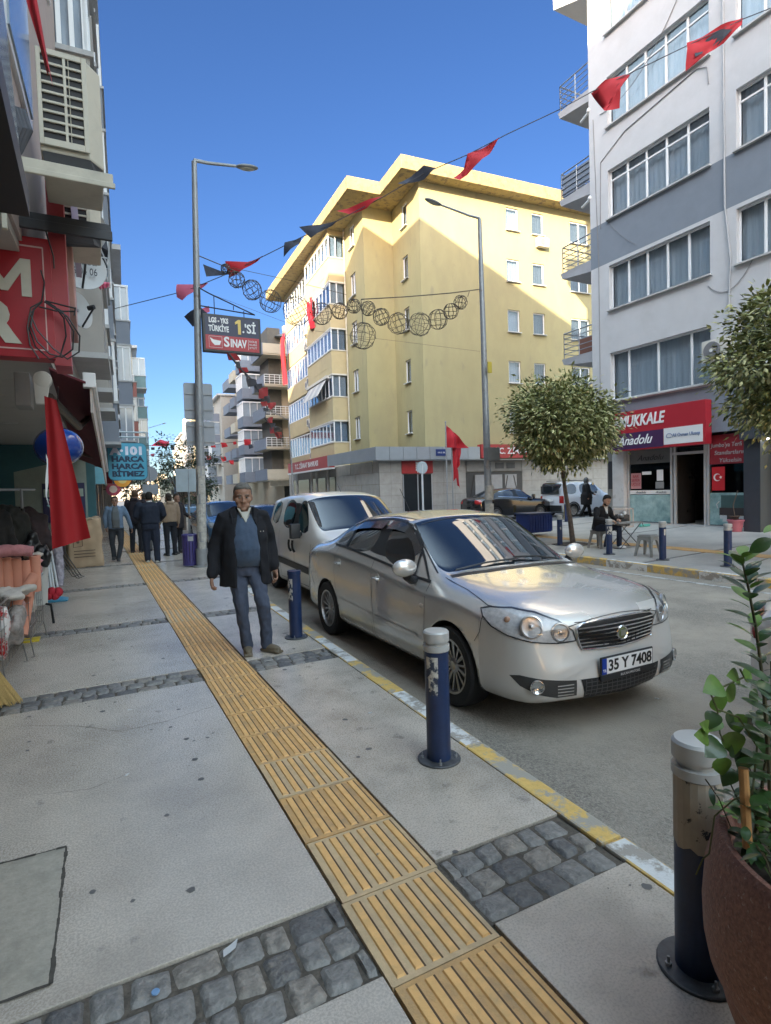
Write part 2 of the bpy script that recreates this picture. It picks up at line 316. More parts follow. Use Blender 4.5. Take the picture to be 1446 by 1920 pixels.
struct('far_pavement',g,pav); struct('far_pavement_bed',g2,M('dark_sett',(.12,.12,.125),.7,var=.3,vs=20))
g=MB(); g.hexa([(11.46,-30,FZ(11.4)-.02),(11.84,-30,FZ(11.8)-.02),(11.84,16.4,FZ(11.8)-.02),(11.46,16.4,FZ(11.4)-.02),(11.46,-30,FZ(11.46)+.006),(11.84,-30,FZ(11.84)+.006),(11.84,16.4,FZ(11.84)+.006),(11.46,16.4,FZ(11.46)+.006)]); struct('far_tactile_strip',g,yel)
g=MB(); ys=[-12+i*1.02 for i in range(28)]
for i,(a,b) in enumerate(zip(ys,ys[1:])): g.box(9.42,9.58,a+.004,b-.004,-.25,.004,i%2)
struct('far_kerb',g,[ky,kw],bevel=.015)
# pavement before the bank and along the far side of the street
g=MB(); g.box(14.3,60,27.4,30,-.3,0); g.box(13.4,20,30,75,-.3,0); struct('bank_pavement',g,pav)
# ---------------------------------------------------------------- buildings
pvc=M('white_pvc',(.78,.79,.8),.35,var=.04); alu=M('grey_aluminium',(.45,.46,.48),.35,metal=.5,var=.05)
pane=glassmat('window_glass',fac=.05,dark=.95); paneb=glassmat('shop_glass',fac=.02,dark=.9)
curt=M('curtain',(.74,.74,.71),.9,var=.12,vs=6,stretch=(9,9,.3)); curtb=M('blind',(.5,.52,.54),.8,var=.08)
darkin=M('dark_room',(.03,.03,.032),.9); sillm=M('marble_sill',(.5,.5,.49),.5,var=.1)
def wallholes(mb,u0,u1,z0,z1,holes,f,mi=0,dep=.16,rmi=None):
    us=sorted({u0,u1}|{a for h in holes for a in h[:2] if u0<a<u1}); zs=sorted({z0,z1}|{a for h in holes for a in h[2:] if z0<a<z1})
    rmi=mi if rmi is None else rmi
    for a,b in zip(us,us[1:]):
        for c,d in zip(zs,zs[1:]):
            m=((a+b)/2,(c+d)/2)
            if any(h[0]<m[0]<h[1] and h[2]<m[1]<h[3] for h in holes): continue
            mb.quad(f(a,0,c),f(b,0,c),f(b,0,d),f(a,0,d),mi)
    for a,b,c,d in holes:
        for p,q in (((a,c),(b,c)),((b,c),(b,d)),((b,d),(a,d)),((a,d),(a,c))): mb.quad(f(p[0],0,p[1]),f(q[0],0,q[1]),f(q[0],dep,q[1]),f(p[0],dep,p[1]),rmi)
WC={}
def window(par,u,y,z,w,h,split=(.5,),top=0,rz=0,fr=None,curtain='curtain',sill=True,opened=False,name='window',ft=.055):
    """frame with pane, curtain and sill as sub-parts; u,y,z = lower left corner of the opening, facade looks along -y before rz"""
    fr=fr or pvc; key=(round(w,2),round(h,2),tuple(split),top,fr.name,curtain,sill,ft)
    if key not in WC:
        F=MB(); F.box(0,w,-.03,.03,0,ft); F.box(0,w,-.03,.03,h-ft,h); F.box(0,ft,-.03,.03,ft,h-ft); F.box(w-ft,w,-.03,.03,ft,h-ft)
        for s in split:
            F.box(s*w-ft*.6,s*w+ft*.6,-.035,.027,ft,h-ft)
        if top: F.box(ft,w-ft,-.033,.025,h-top-ft*.5,h-top+ft*.5)
        G=MB(); G.box(ft*.5,w-ft*.5,.0,.006,ft*.5,h-ft*.5)
        K=None
        if curtain:
            K=MB(); n=max(10,int(w/.05)); vs=[]
            for i in range(n+1):
                a=.02+(w-.04)*i/n; d=.13+.02*math.sin(i*1.7)+.012*math.sin(i*.63+w); vs+=[(a,d,.02),(a,d,h-.02)]
            K.add(vs,[(2*i,2*i+2,2*i+3,2*i+1) for i in range(n)])
        SL=None
        if sill: SL=MB(); SL.box(-.05,w+.05,-.24,-.02,-.045,0)
        WC[key]=[mesh(name,F,fr,bevel=.006,seg=1),mesh('pane',G,pane),mesh('curtain',K,MC[curtain],smooth=True,angle=80) if K else None,mesh('sill',SL,sillm) if SL else None]
    a=WC[key]; o=bpy.data.objects.new(name,a[0]); C.objects.link(o); o.parent=par; o.location=(u,y,z); o.rotation_euler=(0,0,rz)
    for nm,me in zip(('pane','curtain','sill'),a[1:]):
        if me: c=bpy.data.objects.new(nm,me); C.objects.link(c); c.parent=o
    return o
# ---- pale grey apartment block on the right, facade along X=16 (local u runs towards the camera, y into the block)
gry=M('pale_grey_render',(.56,.56,.575),.85,var=.05,vs=1.5,bump=.15,bs=60,dirt=(.48,.48,.485),ds=.5,dt=(.5,.75)); gryd=M('slate_grey_render',(.205,.235,.28),.85,var=.06,vs=2)
B=thing('apartment_block','pale grey apartment block with a slate band and side balconies above the red shop sign','building',(16,14.72,.15),-PI/2)
def fB(u,d,z): return (u,d,z-.15)
A0,A1=.78,4.35; cols=[(A0,A1),(5.1,7.9),(9.2,12.4)]; rowsz=[(4.38,6.02),(7.47,8.97),(10.52,12.14),(13.56,15.2),(16.6,18.24),(19.64,21.2)]
w=MB(); holes=[(a,b,c,d) for a,b in cols for c,d in rowsz]
def bandsplit(z0,z1,mi): wallholes(w,0,14,z0,z1,[h for h in holes if z0<=h[2]+.01 and h[3]<=z1+.01],fB,mi)
bandsplit(2.95,4.3,1); bandsplit(4.3,9.08,0); bandsplit(9.08,10.5,1); bandsplit(10.5,24.5,0)
w.box(0,14,0,11,24.35,24.5,0); w.quad(fB(0,0,2.95),fB(0,11,2.95),fB(0,11,24.5),fB(0,0,24.5),0); w.quad(fB(14,0,0),fB(14,11,0),fB(14,11,24.5),fB(14,0,24.5),0); w.quad(fB(0,11,2.95),fB(14,11,2.95),fB(14,11,24.5),fB(0,11,24.5),0)
part('wall',w,[gry,gryd],B); g=MB(); g.box(.02,13.98,.3,10.9,2.8,2.95+.0); part('floor_slab',g,gryd,B)
g=MB()
for zz in range(2,8): g.box(.1,13.9,.6,.62,3.1+3.04*(zz-2),5.9+3.04*(zz-2))
part('room_interior',g,M('room_wall',(.28,.27,.25),.9),B)
for k,(c,d) in enumerate(rowsz):
    for j,(a,b) in enumerate(cols):
        n=(5,4,4)[j]; tp=.34 if k in (2,3) else 0
        window(B,a+.0,.14,c-.15,b-a,d-c,split=[i/n for i in range(1,n)] if not(k==0 and j==0) else (.19,.5,.815),top=tp,fr=pvc,curtain='curtain')
# balconies off the end wall (towards -u) with rail or panel fronts
rail=M('rail_steel',(.32,.34,.37),.4,metal=.6,var=.1); slabu=M('balcony_soffit',(.42,.43,.46),.85,var=.06)
def railing(mb,P,z,h,nb=5,post=.9,r=.016):
    for p,q in zip(P,P[1:]):
        p=Vector(p);q=Vector(q); L=(q-p).length; k=max(1,int(L/post+.5))
        for i in range(k+1): s=p+(q-p)*i/k; mb.cyl((s.x,s.y,z),(s.x,s.y,z+h),r*1.2,n=6)
        for i in range(nb): zz=z+h*(i+1)/nb; mb.cyl((p.x,p.y,zz),(q.x,q.y,zz),r if i<nb-1 else r*1.5,n=6)
for k,z in enumerate((6.3,9.5,12.2,15.4)):
    bo=MB(); bo.hexa([(-1.5,.12,z-.35),(0,.12,z-.55),(0,2.6,z-.55),(-1.5,2.6,z-.35),(-1.55,.08,z-.15),(0,.08,z-.15),(0,2.65,z-.15),(-1.55,2.65,z-.15)])
    o=part('balcony',bo,slabu,B); r_=MB(); railing(r_,[(0,.14,0),(-1.48,.14,0),(-1.48,2.55,0)],z-.15,.95,5); part('railing',r_,rail,o)
    if k==2:
        q=MB(); q.box(-1.46,-.05,.16,.18,z-.05,z+.7); q.box(-1.47,-1.45,.2,2.5,z-.05,z+.7); part('panel',q,M('smoked_panel',(.16,.19,.25),.3),o)
    if k==0:
        q=MB(); q.box(-1.1,-.2,.5,1.2,z-.15,z+.55); part('stored_box',q,M('brown_crate',(.22,.1,.07),.7),o)
bo=MB(); bo.hexa([(-1.6,.0,19.0),(0,.0,18.3),(0,2.6,18.3),(-1.6,2.6,19.0),(-1.65,0,20.6),(0,0,20.6),(0,2.6,20.6),(-1.65,2.6,20.6)]); part('bay',bo,gry,B)
for z in (5.0,11.4,14.4):
    q=MB(); q.cyl((-.55,.2,z),(.02,.05,z+.05),.045,n=8); q.ball((-.02,.03,z+.05),.09,8,6); part('boiler_flue',q,pvc,B,smooth=True)
# pipes and cables on the facade
q=MB(); q.tube([(4.75,-.03,20),(4.78,-.03,12),(4.8,-.03,9),(4.95,-.03,7.5),(4.9,-.03,6.3),(4.98,-.03,4.3)],.028,6); part('drain_pipe',q,M('pipe_grey',(.4,.41,.43),.6),B,smooth=True)
q=MB()
def sag(a,b,s,n=12): a=Vector(a);b=Vector(b); return [a+(b-a)*i/n-Vector((0,0,s*4*(i/n)*(1-i/n))) for i in range(n+1)]
q.tube(sag((.5,-.02,14.0),(4.4,-.02,17.2),1.0),.012,5); q.tube([(.45,-.02,10.2),(.5,-.02,12.4),(1.5,-.02,12.9),(4.0,-.02,13.25),(4.3,-.02,13.1),(4.35,-.02,12.6)],.014,5); q.tube(sag((4.3,-.02,7.0),(5.6,-.02,7.4),.5),.01,5); q.tube(sag((.7,-.02,10.4),(1.9,-.02,9.1),.1),.006,5)
q.tube([(.35,-.02,4.3),(.36,-.02,9.0),(.2,-.02,14)],.012,5); part('cable',q,M('cable_grey',(.25,.25,.26),.7),B,smooth=True)
q=MB(); q.box(4.35,5.1,-.42,-.1,4.75,5.35); ac=part('air_conditioner',q,M('ac_cream',(.62,.6,.54),.5,var=.05),B,bevel=.02)
q=MB(); q.lathe([(.0,0),(.24,0),(.25,.01),(.24,.02)],(4.66,-.425,5.05),20,mt=Matrix.Rotation(PI/2,3,'X')); q2=MB(); q2.lathe([(.0,0),(.05,.02)],(4.66,-.45,5.05),12,mt=Matrix.Rotation(PI/2,3,'X')); part('fan_grille',q,M('fan_grey',(.2,.2,.21),.5),ac); part('hub',q2,pvc,ac)
# shop front
redm=M('sign_red',(.42,.022,.035),.38,var=.05); purp=M('sign_purple',(.06,.022,.08),.4,var=.05); whm=M('sign_white',(.74,.74,.74),.4,var=.02); letm=M('white_letter',(.82,.82,.82),.4,var=.01)
Z=lambda z:z-.15
q=MB(); q.box(1.0,4.38,-.3,-.02,Z(2.62),Z(3.9)); s=part('shop_sign',q,redm,B,bevel=.01,label='red and white illuminated box sign of the bus ticket shop')
q=MB(); q.box(1.02,3.02,-.309,-.3,Z(2.66),Z(3.19)); part('purple_panel',q,purp,s)
q=MB(); q.box(3.04,4.3,-.309,-.3,Z(2.7),Z(3.2)); part('white_panel',q,whm,s)
text('PAMUKKALE',.5,letm,s,(1.98,-.305,Z(3.55)),bold=.012,shear=.2,w=2.15,ext=.012)
text('Anadolu',.42,letm,s,(1.95,-.315,Z(2.93)),bold=.004,shear=.45,w=1.35,ext=.006)
bluel=M('blue_letter',(.05,.12,.3),.4)
text('Ali Osman Ulusoy',.15,bluel,s,(3.78,-.315,Z(2.96)),w=.88)
q=MB(); q.tube([(3.1+.13+.1*math.cos(a)*(1+.3*(a>4)),-.315,Z(2.95)+.08*math.sin(a)*(1 if a<PI else .5)) for a in [i*2*PI/14 for i in range(13)]],.008,5); part('swoosh_mark',q,bluel,s)
frm=M('shop_frame',(.5,.5,.5),.4,metal=.3,var=.05)
def zf(x): return .03*(x-9.4)-.15
shopd=1.0
q=MB(); q.box(.85,1.32,-.05,.5,-.25,Z(2.9)); part('pillar',q,M('pillar_paint',(.5,.5,.49),.7,dirt=(.38,.37,.35),ds=3),B,bevel=.01)
q=MB(); q.box(.84,1.33,-.06,.51,-.25,.62); part('pillar_base',q,M('plinth',(.36,.35,.33),.7),B,bevel=.01)
q=MB()
for u in (1.34,2.95,3.07,4.05,4.14,5.5): q.box(u,u+.07,.1,.2,.08,Z(2.9))
q.box(1.34,5.55,.09,.21,0,.09); q.box(3.02,4.13,.095,.205,Z(2.38),Z(2.46)); sf=part('shop_front_frame',q,frm,B)
q=MB(); q.box(1.4,2.96,.14,.15,.08,Z(2.9)); q.box(4.2,5.5,.14,.15,.08,Z(2.9)); q.box(3.1,4.06,.14,.15,Z(2.46),Z(2.9)); part('shop_window',q,paneb,B)
q=MB(); q.box(1.3,5.6,3.4,3.45,-.2,Z(2.9)); q.box(1.3,1.33,.2,3.4,-.2,Z(2.9)); q.box(5.57,5.6,.2,3.4,-.2,Z(2.9)); q.box(1.3,5.6,.2,3.4,-.2,-.05); q.box(1.3,5.6,.2,3.4,Z(2.75),Z(2.85)); part('shop_interior',q,M('shop_wall',(.06,.056,.052),.8),B)
q=MB(); q.box(3.3,4.6,1.6,2.1,-.05,.72); q.box(1.5,2.6,1.8,2.3,-.05,.75); q.box(3.4,3.9,3.35,3.38,1.5,1.9); part('counter',q,M('counter_brown',(.05,.04,.035),.6),B)
q=MB(); q.box(3.12,3.16,.16,1.0,0,Z(2.38)); part('door',q,M('door_glass_dark',(.03,.028,.026),.2),B,label='glazed shop door standing open inwards')
# window films
def film(u0,u1,z0,z1,mat,name,lab=None): q=MB(); q.box(u0,u1,.132,.137,z0,z1); return part(name,q,mat,B,label=lab)
teal=M('film_teal',(.13,.27,.28),.5,var=.3,vs=2.2,tint=(.3,.42,.42)); dteal=M('film_dark',(.035,.045,.048),.4,var=.3); film(1.42,2.93,.12,1.0,teal,'teal_film'); film(1.42,2.93,1.02,1.15,whm,'white_film_strip')
f=film(1.43,2.93,2.02,2.6,M('film_smoke',(.12,.125,.125),.5),'smoked_film'); text('Anadolu',.26,M('film_letter',(.02,.02,.02),.5),f,(2.2,.12,2.2),shear=.45,w=1.0,ext=.002)
text('Anadolu',.1,M('film_letter'),f,(1.85,.12,1.085),shear=.4,w=.4,ext=.002); text('Anadolu',.1,M('film_letter'),f,(2.6,.12,1.085),shear=.4,w=.4,ext=.002)
f=film(1.46,1.86,1.2,1.72,M('pink_poster',(.5,.24,.24),.6),'poster'); text('BAR\nSEFER\nUCUZ',.13,M('poster_red',(.35,.03,.04),.6),f,(1.66,.12,1.48),ext=.002)
f=film(2.45,2.68,1.45,1.8,whm,'notice'); film(2.4,2.7,1.2,1.42,M('grey_notice',(.22,.23,.23),.6),'grey_notice'); film(1.9,2.25,1.66,1.76,whm,'white_strip')
f=film(4.2,5.52,1.88,2.72,M('film_red',(.27,.02,.03),.45),'red_film'); wl=M('film_white_letter',(.42,.42,.42),.5)
text("Jumbo'ya Terfi Edin",.17,wl,f,(4.86,.12,2.42),w=1.2,shear=.15,ext=.002); text('Standartlarınız',.17,wl,f,(4.86,.12,2.2),w=1.0,shear=.15,ext=.002); text('Yükselsin',.17,wl,f,(4.82,.12,1.98),w=.62,shear=.15,ext=.002)
f=film(4.2,5.52,.12,1.05,teal,'bus_film')
q=MB(); 
for (a,b,c,d,mi) in ((4.55,5.22,.62,.98,0),(4.5,5.28,.4,.62,1),(4.52,4.72,.3,.42,2),(5.06,5.26,.3,.42,2),(4.72,5.06,.28,.4,1),(4.6,5.18,.22,.3,2)): q.box(a,b,.126,.131,c,d,mi)
q.tube([(4.5,.128,.8),(4.42,.128,.72),(4.45,.128,.6)],.015,5,2); q.tube([(5.28,.128,.8),(5.36,.128,.72),(5.33,.128,.6)],.015,5,2); part('bus_picture',q,[M('bus_glass',(.05,.1,.1),.4),M('bus_dark',(.04,.03,.03),.5),M('bus_light',(.5,.52,.52),.5)],f)
def crescent(par,mat,c,r,ax='xz',y=0,flip=1,rot=0):
    q=MB(); n=20; P=[]; 
    for i in range(n+1): a=R(35)+R(290)*i/n; P.append((r*math.cos(a),r*math.sin(a)))
    for i in range(n,-1,-1): a=R(45)+R(270)*i/n; P.append((r*.25+r*.8*math.cos(a),r*.8*math.sin(a)))
    m=len(P)
    sg=flip
    vs=[(c[0]+p[0]*sg,y,c[1]+p[1]) for p in P]; q.add(vs,[(i,i+1,m-2-i,m-1-i) for i in range(n)])
    st=[]; 
    for i in range(10): a=PI+i*PI/5; rr=r*.48 if i%2==0 else r*.19; st.append((c[0]+(r*.95+rr*math.cos(a))*sg,y,c[1]+rr*math.sin(a)))
    k=len(st); st.append((c[0]+r*.95*sg,y,c[1])); q.add(st,[(i,(i+1)%k,k) for i in range(k)])
    return part('crescent_and_star',q,mat,par)
f=film(4.28,4.66,1.12,1.8,M('flag_red',(.5,.012,.02),.6),'hanging_flag'); crescent(f,whm,(4.44,1.5),.11,y=.125)
# neighbouring dark shop front and canopy
q=MB(); q.box(5.6,14,-.75,-.02,Z(2.62),Z(3.25)); cn=part('dark_canopy',q,M('canopy_dark',(.05,.06,.075),.5,var=.1),B,bevel=.01); text('DÖVMECİ',.2,M('dim_letter',(.12,.12,.13),.5),cn,(7.9,-.757,Z(2.95)))
q=MB(); q.box(5.62,6.05,-.6,.1,-.2,Z(2.62)); part('dark_pillar',q,M('anthracite',(.035,.042,.055),.4,var=.1),B,bevel=.01)
q=MB(); q.box(5.95,6.2,-.55,-.4,Z(2.585),Z(2.61)); q.box(6.3,6.5,-.6,-.45,Z(2.585),Z(2.61)); part('spot_lamp',q,M('spot_light',(1,1,.9),.5,emit=(1,.95,.8),es=4),B)
q=MB(); q.box(6.1,10.5,0,.05,-.1,Z(2.6)); part('lit_shop_glass',q,M('lit_shop',(.5,.52,.46),.4,var=.3,vs=2,emit=(.8,.85,.7),es=.12),B)
q=MB(); [q.box(u,u+.06,-.04,0,-.1,Z(2.6)) for u in (6.1,7.5,9.2)]; part('shop_mullion',q,frm,B)
q=MB(); q.box(0,1.0,.8,.9,-.2,2.8); q.box(-.2,.9,.9,9,-.2,Z(2.96)); part('recessed_wall',q,M('recess_wall',(.3,.28,.25),.8,var=.1),B)
q=MB(); q.box(.0,.85,.72,.79,1.2,2.2); part('barred_window',q,M('barred_dark',(.05,.05,.055),.5),B)
# ---- yellow apartment block with the bank on its ground floor (local u along the facade towards us-right, v away up the street)
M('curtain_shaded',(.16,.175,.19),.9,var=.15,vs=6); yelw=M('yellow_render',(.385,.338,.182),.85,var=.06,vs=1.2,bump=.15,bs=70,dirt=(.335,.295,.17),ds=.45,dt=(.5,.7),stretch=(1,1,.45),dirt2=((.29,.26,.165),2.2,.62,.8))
yelf=M('weathered_fascia',(.36,.275,.125),.85,var=.16,vs=3,bump=.3,bs=20,dirt=(.2,.155,.10),ds=2.4,dt=(.52,.58)); roofg=M('roof_felt',(.3,.27,.24),.9)
tan=M('beige_spandrel',(.5,.42,.25),.8,var=.07,vs=2,dirt=(.42,.35,.22),ds=1,dt=(.5,.7)); stone=M('travertine_tiles',(.36,.34,.31),.55,var=.16,vs=2.5,bump=.1,bs=30)
Yb=thing('apartment_block','yellow apartment block with a peeling overhanging eave above the bank branch','building',(16.85,27.63,-.14),R(-3.955))
zz=lambda z:z+.14
fy=lambda u,d,z:(u,d,zz(z)); sil=[4.75,7.75,10.8,13.8,16.82]
q=MB(); H_=[]
for s in sil:
    H_+=[(5.78,6.66,s,s+1.32),(7.66,8.54,s,s+1.3)]+([(10.6,12.1,s-.1,s+1.25)] if s>5 else [])
wallholes(q,0,15,3.1,18.7,H_,fy)
HA=[(1.6,2.35,s+.1,s+1.45) for s in sil]; fA=lambda v,d,z:(d,v,zz(z)); wallholes(q,0,3.7,3.1,18.7,HA,fA)
q.quad((0,3.7,zz(3.1)),(-1.93,3.7,zz(3.1)),(-1.93,3.7,zz(18.7)),(0,3.7,zz(18.7)))
HB=[(5.2,6.15,s+.1,s+1.5) for s in sil]; fB2=lambda v,d,z:(-1.93+d,v,zz(z)); wallholes(q,3.7,7.3,3.1,18.7,HB,fB2)
q.quad((15,0,zz(-.1)),(15,21,zz(-.1)),(15,21,zz(18.7)),(15,0,zz(18.7))); q.quad((-1.93,21.3,zz(-.1)),(15,21.3,zz(-.1)),(15,21.3,zz(18.7)),(-1.93,21.3,zz(18.7)))
q.quad((-1.93,7.3,zz(3.1)),(-1.93,21.3,zz(3.1)),(-1.93,21.3,zz(18.7)),(-1.93,7.3,zz(18.7)))
part('wall',q,yelw,Yb)
q=MB(); q.box(.3,14.6,.5,.55,3.2,18.5); q.box(.55,.6,.5,6.9,3.2,18.5); q.box(-1.4,-1.35,4,7.2,3.2,18.5); part('room_interior',q,M('room_dim',(.12,.115,.1),.9),Yb)
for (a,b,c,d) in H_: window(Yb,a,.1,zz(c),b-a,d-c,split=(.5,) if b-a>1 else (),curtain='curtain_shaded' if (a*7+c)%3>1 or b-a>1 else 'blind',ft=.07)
for (a,b,c,d) in HA: window(Yb,.1,b,zz(c),b-a,d-c,split=(),rz=-PI/2,curtain='blind',ft=.06)
for (a,b,c,d) in HB: window(Yb,-1.93+.1,b,zz(c),b-a,d-c,split=(.5,),rz=-PI/2,ft=.06)
# eave
P=[(15.5,-.85),(-1.45,-.85),(-1.45,2.1),(-3.45,2.1),(-3.95,22.4),(15.5,22.4)]
q=MB(); q.ext(P,lambda a,b:(a,b,zz(18.62)),lambda a,b:(a*1.0,b,zz(19.35))); part('eave',q,yelf,Yb,bevel=.03)
P2=[(15.3,-.6),(-1.2,-.6),(-1.2,2.35),(-3.2,2.35),(-3.7,22.2),(15.3,22.2)]; q=MB(); q.ext(P2,lambda a,b:(a,b,zz(19.35)),lambda a,b:(a,b,zz(19.42))); part('roof_edge',q,roofg,Yb)
q=MB(); q.hexa([(-1.5,3,zz(19.4)),(15,1,zz(19.4)),(15,21.5,zz(19.4)),(-3,21.5,zz(19.4)),(3,8,zz(21.0)),(12,8,zz(21.0)),(12,15,zz(21.0)),(3,15,zz(21.0))]); part('roof',q,M('roof_tiles',(.3,.12,.07),.8),Yb)
# street side: glazed balconies (near bay) and window strips (far bay)
q=MB(); gl=MB(); fr=MB(); sp=MB()
bay=M('bay_glass',(.25,.3,.36),.08,var=.15,vs=1.5,spec=.8)
for k,s in enumerate(sil):
    z0=zz(s-1.62); z1=zz(s)
    u0=-3.0 if k%1==0 else -2.8
    sp.box(u0,-1.94,7.3,13.0,z0+.12,z1); q.box(u0-.04,-1.94,7.26,13.04,z1,z1+.07); q.box(u0-.03,-1.94,7.27,13.03,z0+.02,z0+.12)
    for zq in (.62,): sp.box(u0-.012,u0,8.3,9.4,z0+zq,z0+zq+.05); sp.box(u0-.012,u0,9.9,11.0,z0+zq,z0+zq+.05)
    g=MB(); n=7; gz0,gz1=z1+.07,z1+1.38
    for i in range(n+1): yy=7.3+5.7*i/n; g.box(u0+.0,u0+.07,yy-.03,yy+.03,gz0,gz1)
    g.box(u0-.01,u0+.08,7.27,13.03,gz1-.07,gz1); g.box(u0-.01,u0+.08,7.27,13.03,gz0,gz0+.06)
    for uu in (u0+.5,): g.box(uu-.03,uu+.03,7.27,7.33,gz0,gz1)
    wd=part('window',g,pvc,Yb); g=MB(); g.box(u0+.03,u0+.04,7.3,13,gz0,gz1); g.box(u0+.04,-1.94,7.3,7.31,gz0,gz1); part('pane',g,pane,wd)
    g=MB(); vs=[]
    for i in range(60): yy=7.4+5.5*i/59; vs+=[(u0+.18+.03*math.sin(i*1.9),yy,gz0),(u0+.18+.03*math.sin(i*1.9),yy,gz1)]
    g.add(vs,[(2*i,2*i+2,2*i+3,2*i+1) for i in range(59)]); part('curtain',g,[curt,M('curtain_blue',(.34,.4,.47),.9)][k%2],wd); part('curtain',MB().box(u0+.1,-2.0,7.46,7.48,gz0,gz1),[M('curtain_blue'),curtb][k%2],wd)
    # beyond: recess then strip with white frames
    sp.box(-2.6,-1.94,14.6,21.0,z0+.12,z1-.25); 
    g=MB(); gz0,gz1=z1-.25,z1+1.38
    for i in range(9): yy=14.6+6.4*i/8; g.box(-2.6,-2.53,yy-.04,yy+.04,gz0,gz1)
    g.box(-2.61,-2.52,14.57,21.03,gz1-.08,gz1); g.box(-2.61,-2.52,14.57,21.03,gz0,gz0+.07); g.box(-2.6,-1.95,14.57,14.6,gz0,gz1)
    wd=part('window',g,pvc,Yb); g=MB(); g.box(-2.56,-2.55,14.6,21,gz0,gz1); part('pane',g,pane,wd); g=MB(); g.box(-2.4,-2.38,14.7,20.9,gz0,gz1); part('blind',g,curtb,wd)
sp.box(-3.0,-1.94,7.3,13,zz(18.28),zz(18.65)); sp.box(-2.6,-1.94,14.6,21,zz(18.28),zz(18.65))
part('spandrel',sp,tan,Yb); part('ledge',q,M('ledge_white',(.6,.58,.52),.7),Yb)
q=MB(); q.cyl((-1.99,7.0,zz(3.9)),(-1.99,7.0,zz(18.6)),.06,n=8); part('drain_pipe',q,M('pipe_cream',(.55,.52,.42),.6),Yb,smooth=True)
# sloping fabric awning on one balcony
q=MB(); 
for i in range(6): y0=8.2+i*.72; q.hexa([(-3.75,y0+.02,zz(7.95)),(-3.75,y0+.7,zz(7.95)),(-3.05,y0+.7,zz(9.15)),(-3.05,y0+.02,zz(9.15)),(-3.75,y0+.02,zz(7.98)),(-3.75,y0+.7,zz(7.98)),(-3.05,y0+.7,zz(9.2)),(-3.05,y0+.02,zz(9.2))],i%2)
part('sun_blind',q,[M('blind_cream',(.5,.48,.45),.9),M('blind_stripe',(.36,.35,.36),.9)],Yb); q=MB(); q.box(-3.2,-2.95,7.9,12.9,zz(9.1),zz(9.28)); part('blind_box',q,M('ledge_white'),Yb)
def acunit(par,loc,rz=0,s=1):
    g=MB(); g.box(-.4*s,.4*s,-.28*s,0,0,.55*s); a=part('air_conditioner',g,M('ac_cream',(.62,.6,.54),.5,var=.05),par,bevel=.02,loc=loc); a.rotation_euler=(0,0,rz)
    g=MB(); g.lathe([(0,0),(.2*s,0),(.2*s,.02)],(-.08*s,-.282*s,.28*s),16,mt=Matrix.Rotation(PI/2,3,'X')); part('fan_grille',g,M('fan_grey',(.2,.2,.21),.5),a); return a
acunit(Yb,(8.3,-.05,zz(16.05)))
for v,z in ((13.6,16.0),(13.9,12.6),(14.2,12.4),(13.7,9.7),(14.2,9.5),(13.6,6.3),(14.1,6.6),(13.5,4.0),(14.3,13.6)): acunit(Yb,(-2.55,v,zz(z)),-PI/2)
# two red flags hanging from the top balconies
for v,z,hh in ((11.5,15.4,2.2),(20.0,15.0,4.2)):
    q=MB(); vs=[]; 
    for i in range(9):
        for j in range(7): vs.append((-3.1-.12*math.sin(j*1.1+i*.5),v+(j-3)*.2-(.35*i/8 if hh<3 else 0),zz(z-hh*i/8)))
    q.add(vs,[(i*7+j,i*7+j+1,(i+1)*7+j+1,(i+1)*7+j) for i in range(8) for j in range(6)]); o=part('flag',q,M('flag_cloth',(.62,.015,.03),.75,var=.1),None,smooth=True,angle=90); tag(o,'short red flag hung folded from an upper balcony of the yellow block' if hh<3 else 'long red flag hung down the far end of the yellow block','flag','flags hung on the yellow block')
    o.matrix_world=Matrix.LocRotScale((16.85,27.63,-.14),Matrix.Rotation(R(-3.955),3,'Z'),None)
# bank ground floor
q=MB()
def tiles(mb,u0,u1,y,z0,z1,nu,nz,f):
    for i in range(nu):
        for j in range(nz):
            a=u0+(u1-u0)*i/nu+.006; b=u0+(u1-u0)*(i+1)/nu-.006; c=z0+(z1-z0)*j/nz+.006; d=z0+(z1-z0)*(j+1)/nz-.006; e=.004*((i*3+j*5)%4)
            mb.quad(f(a,y-e,c),f(b,y-e,c),f(b,y-e,d),f(a,y-e,d))
ff=lambda a,d,c:(a,d,zz(c))
for a,b in ((-2.9,-1.5),(.35,2.6),(6.6,15)): tiles(q,a,b,0,-.1,3.15,max(2,int((b-a)/.7)),5,ff)
q.quad(ff(-2.9,.02,-.1),ff(15,.02,-.1),ff(15,.02,0),ff(-2.9,.02,0))
tiles(q,0,15,-.0,0,0,1,1,ff); tiles(q,7.3-7.3,7.3,0,-.1,3.15,8,5,lambda v,d,c:(-2.9+d,v,zz(c)))
part('bank_wall',q,stone,Yb); q=MB(); q.box(-2.88,14.9,.03,.2,0,zz(3.15)); part('bank_wall_core',q,M('stone_joint',(.2,.19,.17),.9),Yb)
dk=M('dark_glass',(.02,.023,.026),.08,var=.1)
q=MB(); q.box(-1.5,.35,-.03,.1,0,zz(2.35)); d=part('door',q,dk,Yb); q=MB(); [q.box(u,u+.06,-.05,-.03,0,zz(2.35)) for u in (-1.5,-.6,.29)]; part('frame',q,alu,d)
q=MB(); q.box(-1.55,.4,-.06,.1,zz(2.4),zz(3.13)); d=part('red_panel',q,M('bank_red',(.36,.03,.03),.45),Yb)
q=MB()
for i in range(4):
    for sgn in (-1,1): q.add([(-.57,-.065,zz(2.5+i*.13)),(-.57+sgn*.13,-.065,zz(2.58+i*.13)),(-.57+sgn*.1,-.065,zz(2.68+i*.13)),(-.57,-.065,zz(2.6+i*.13))],[(0,1,2,3)])
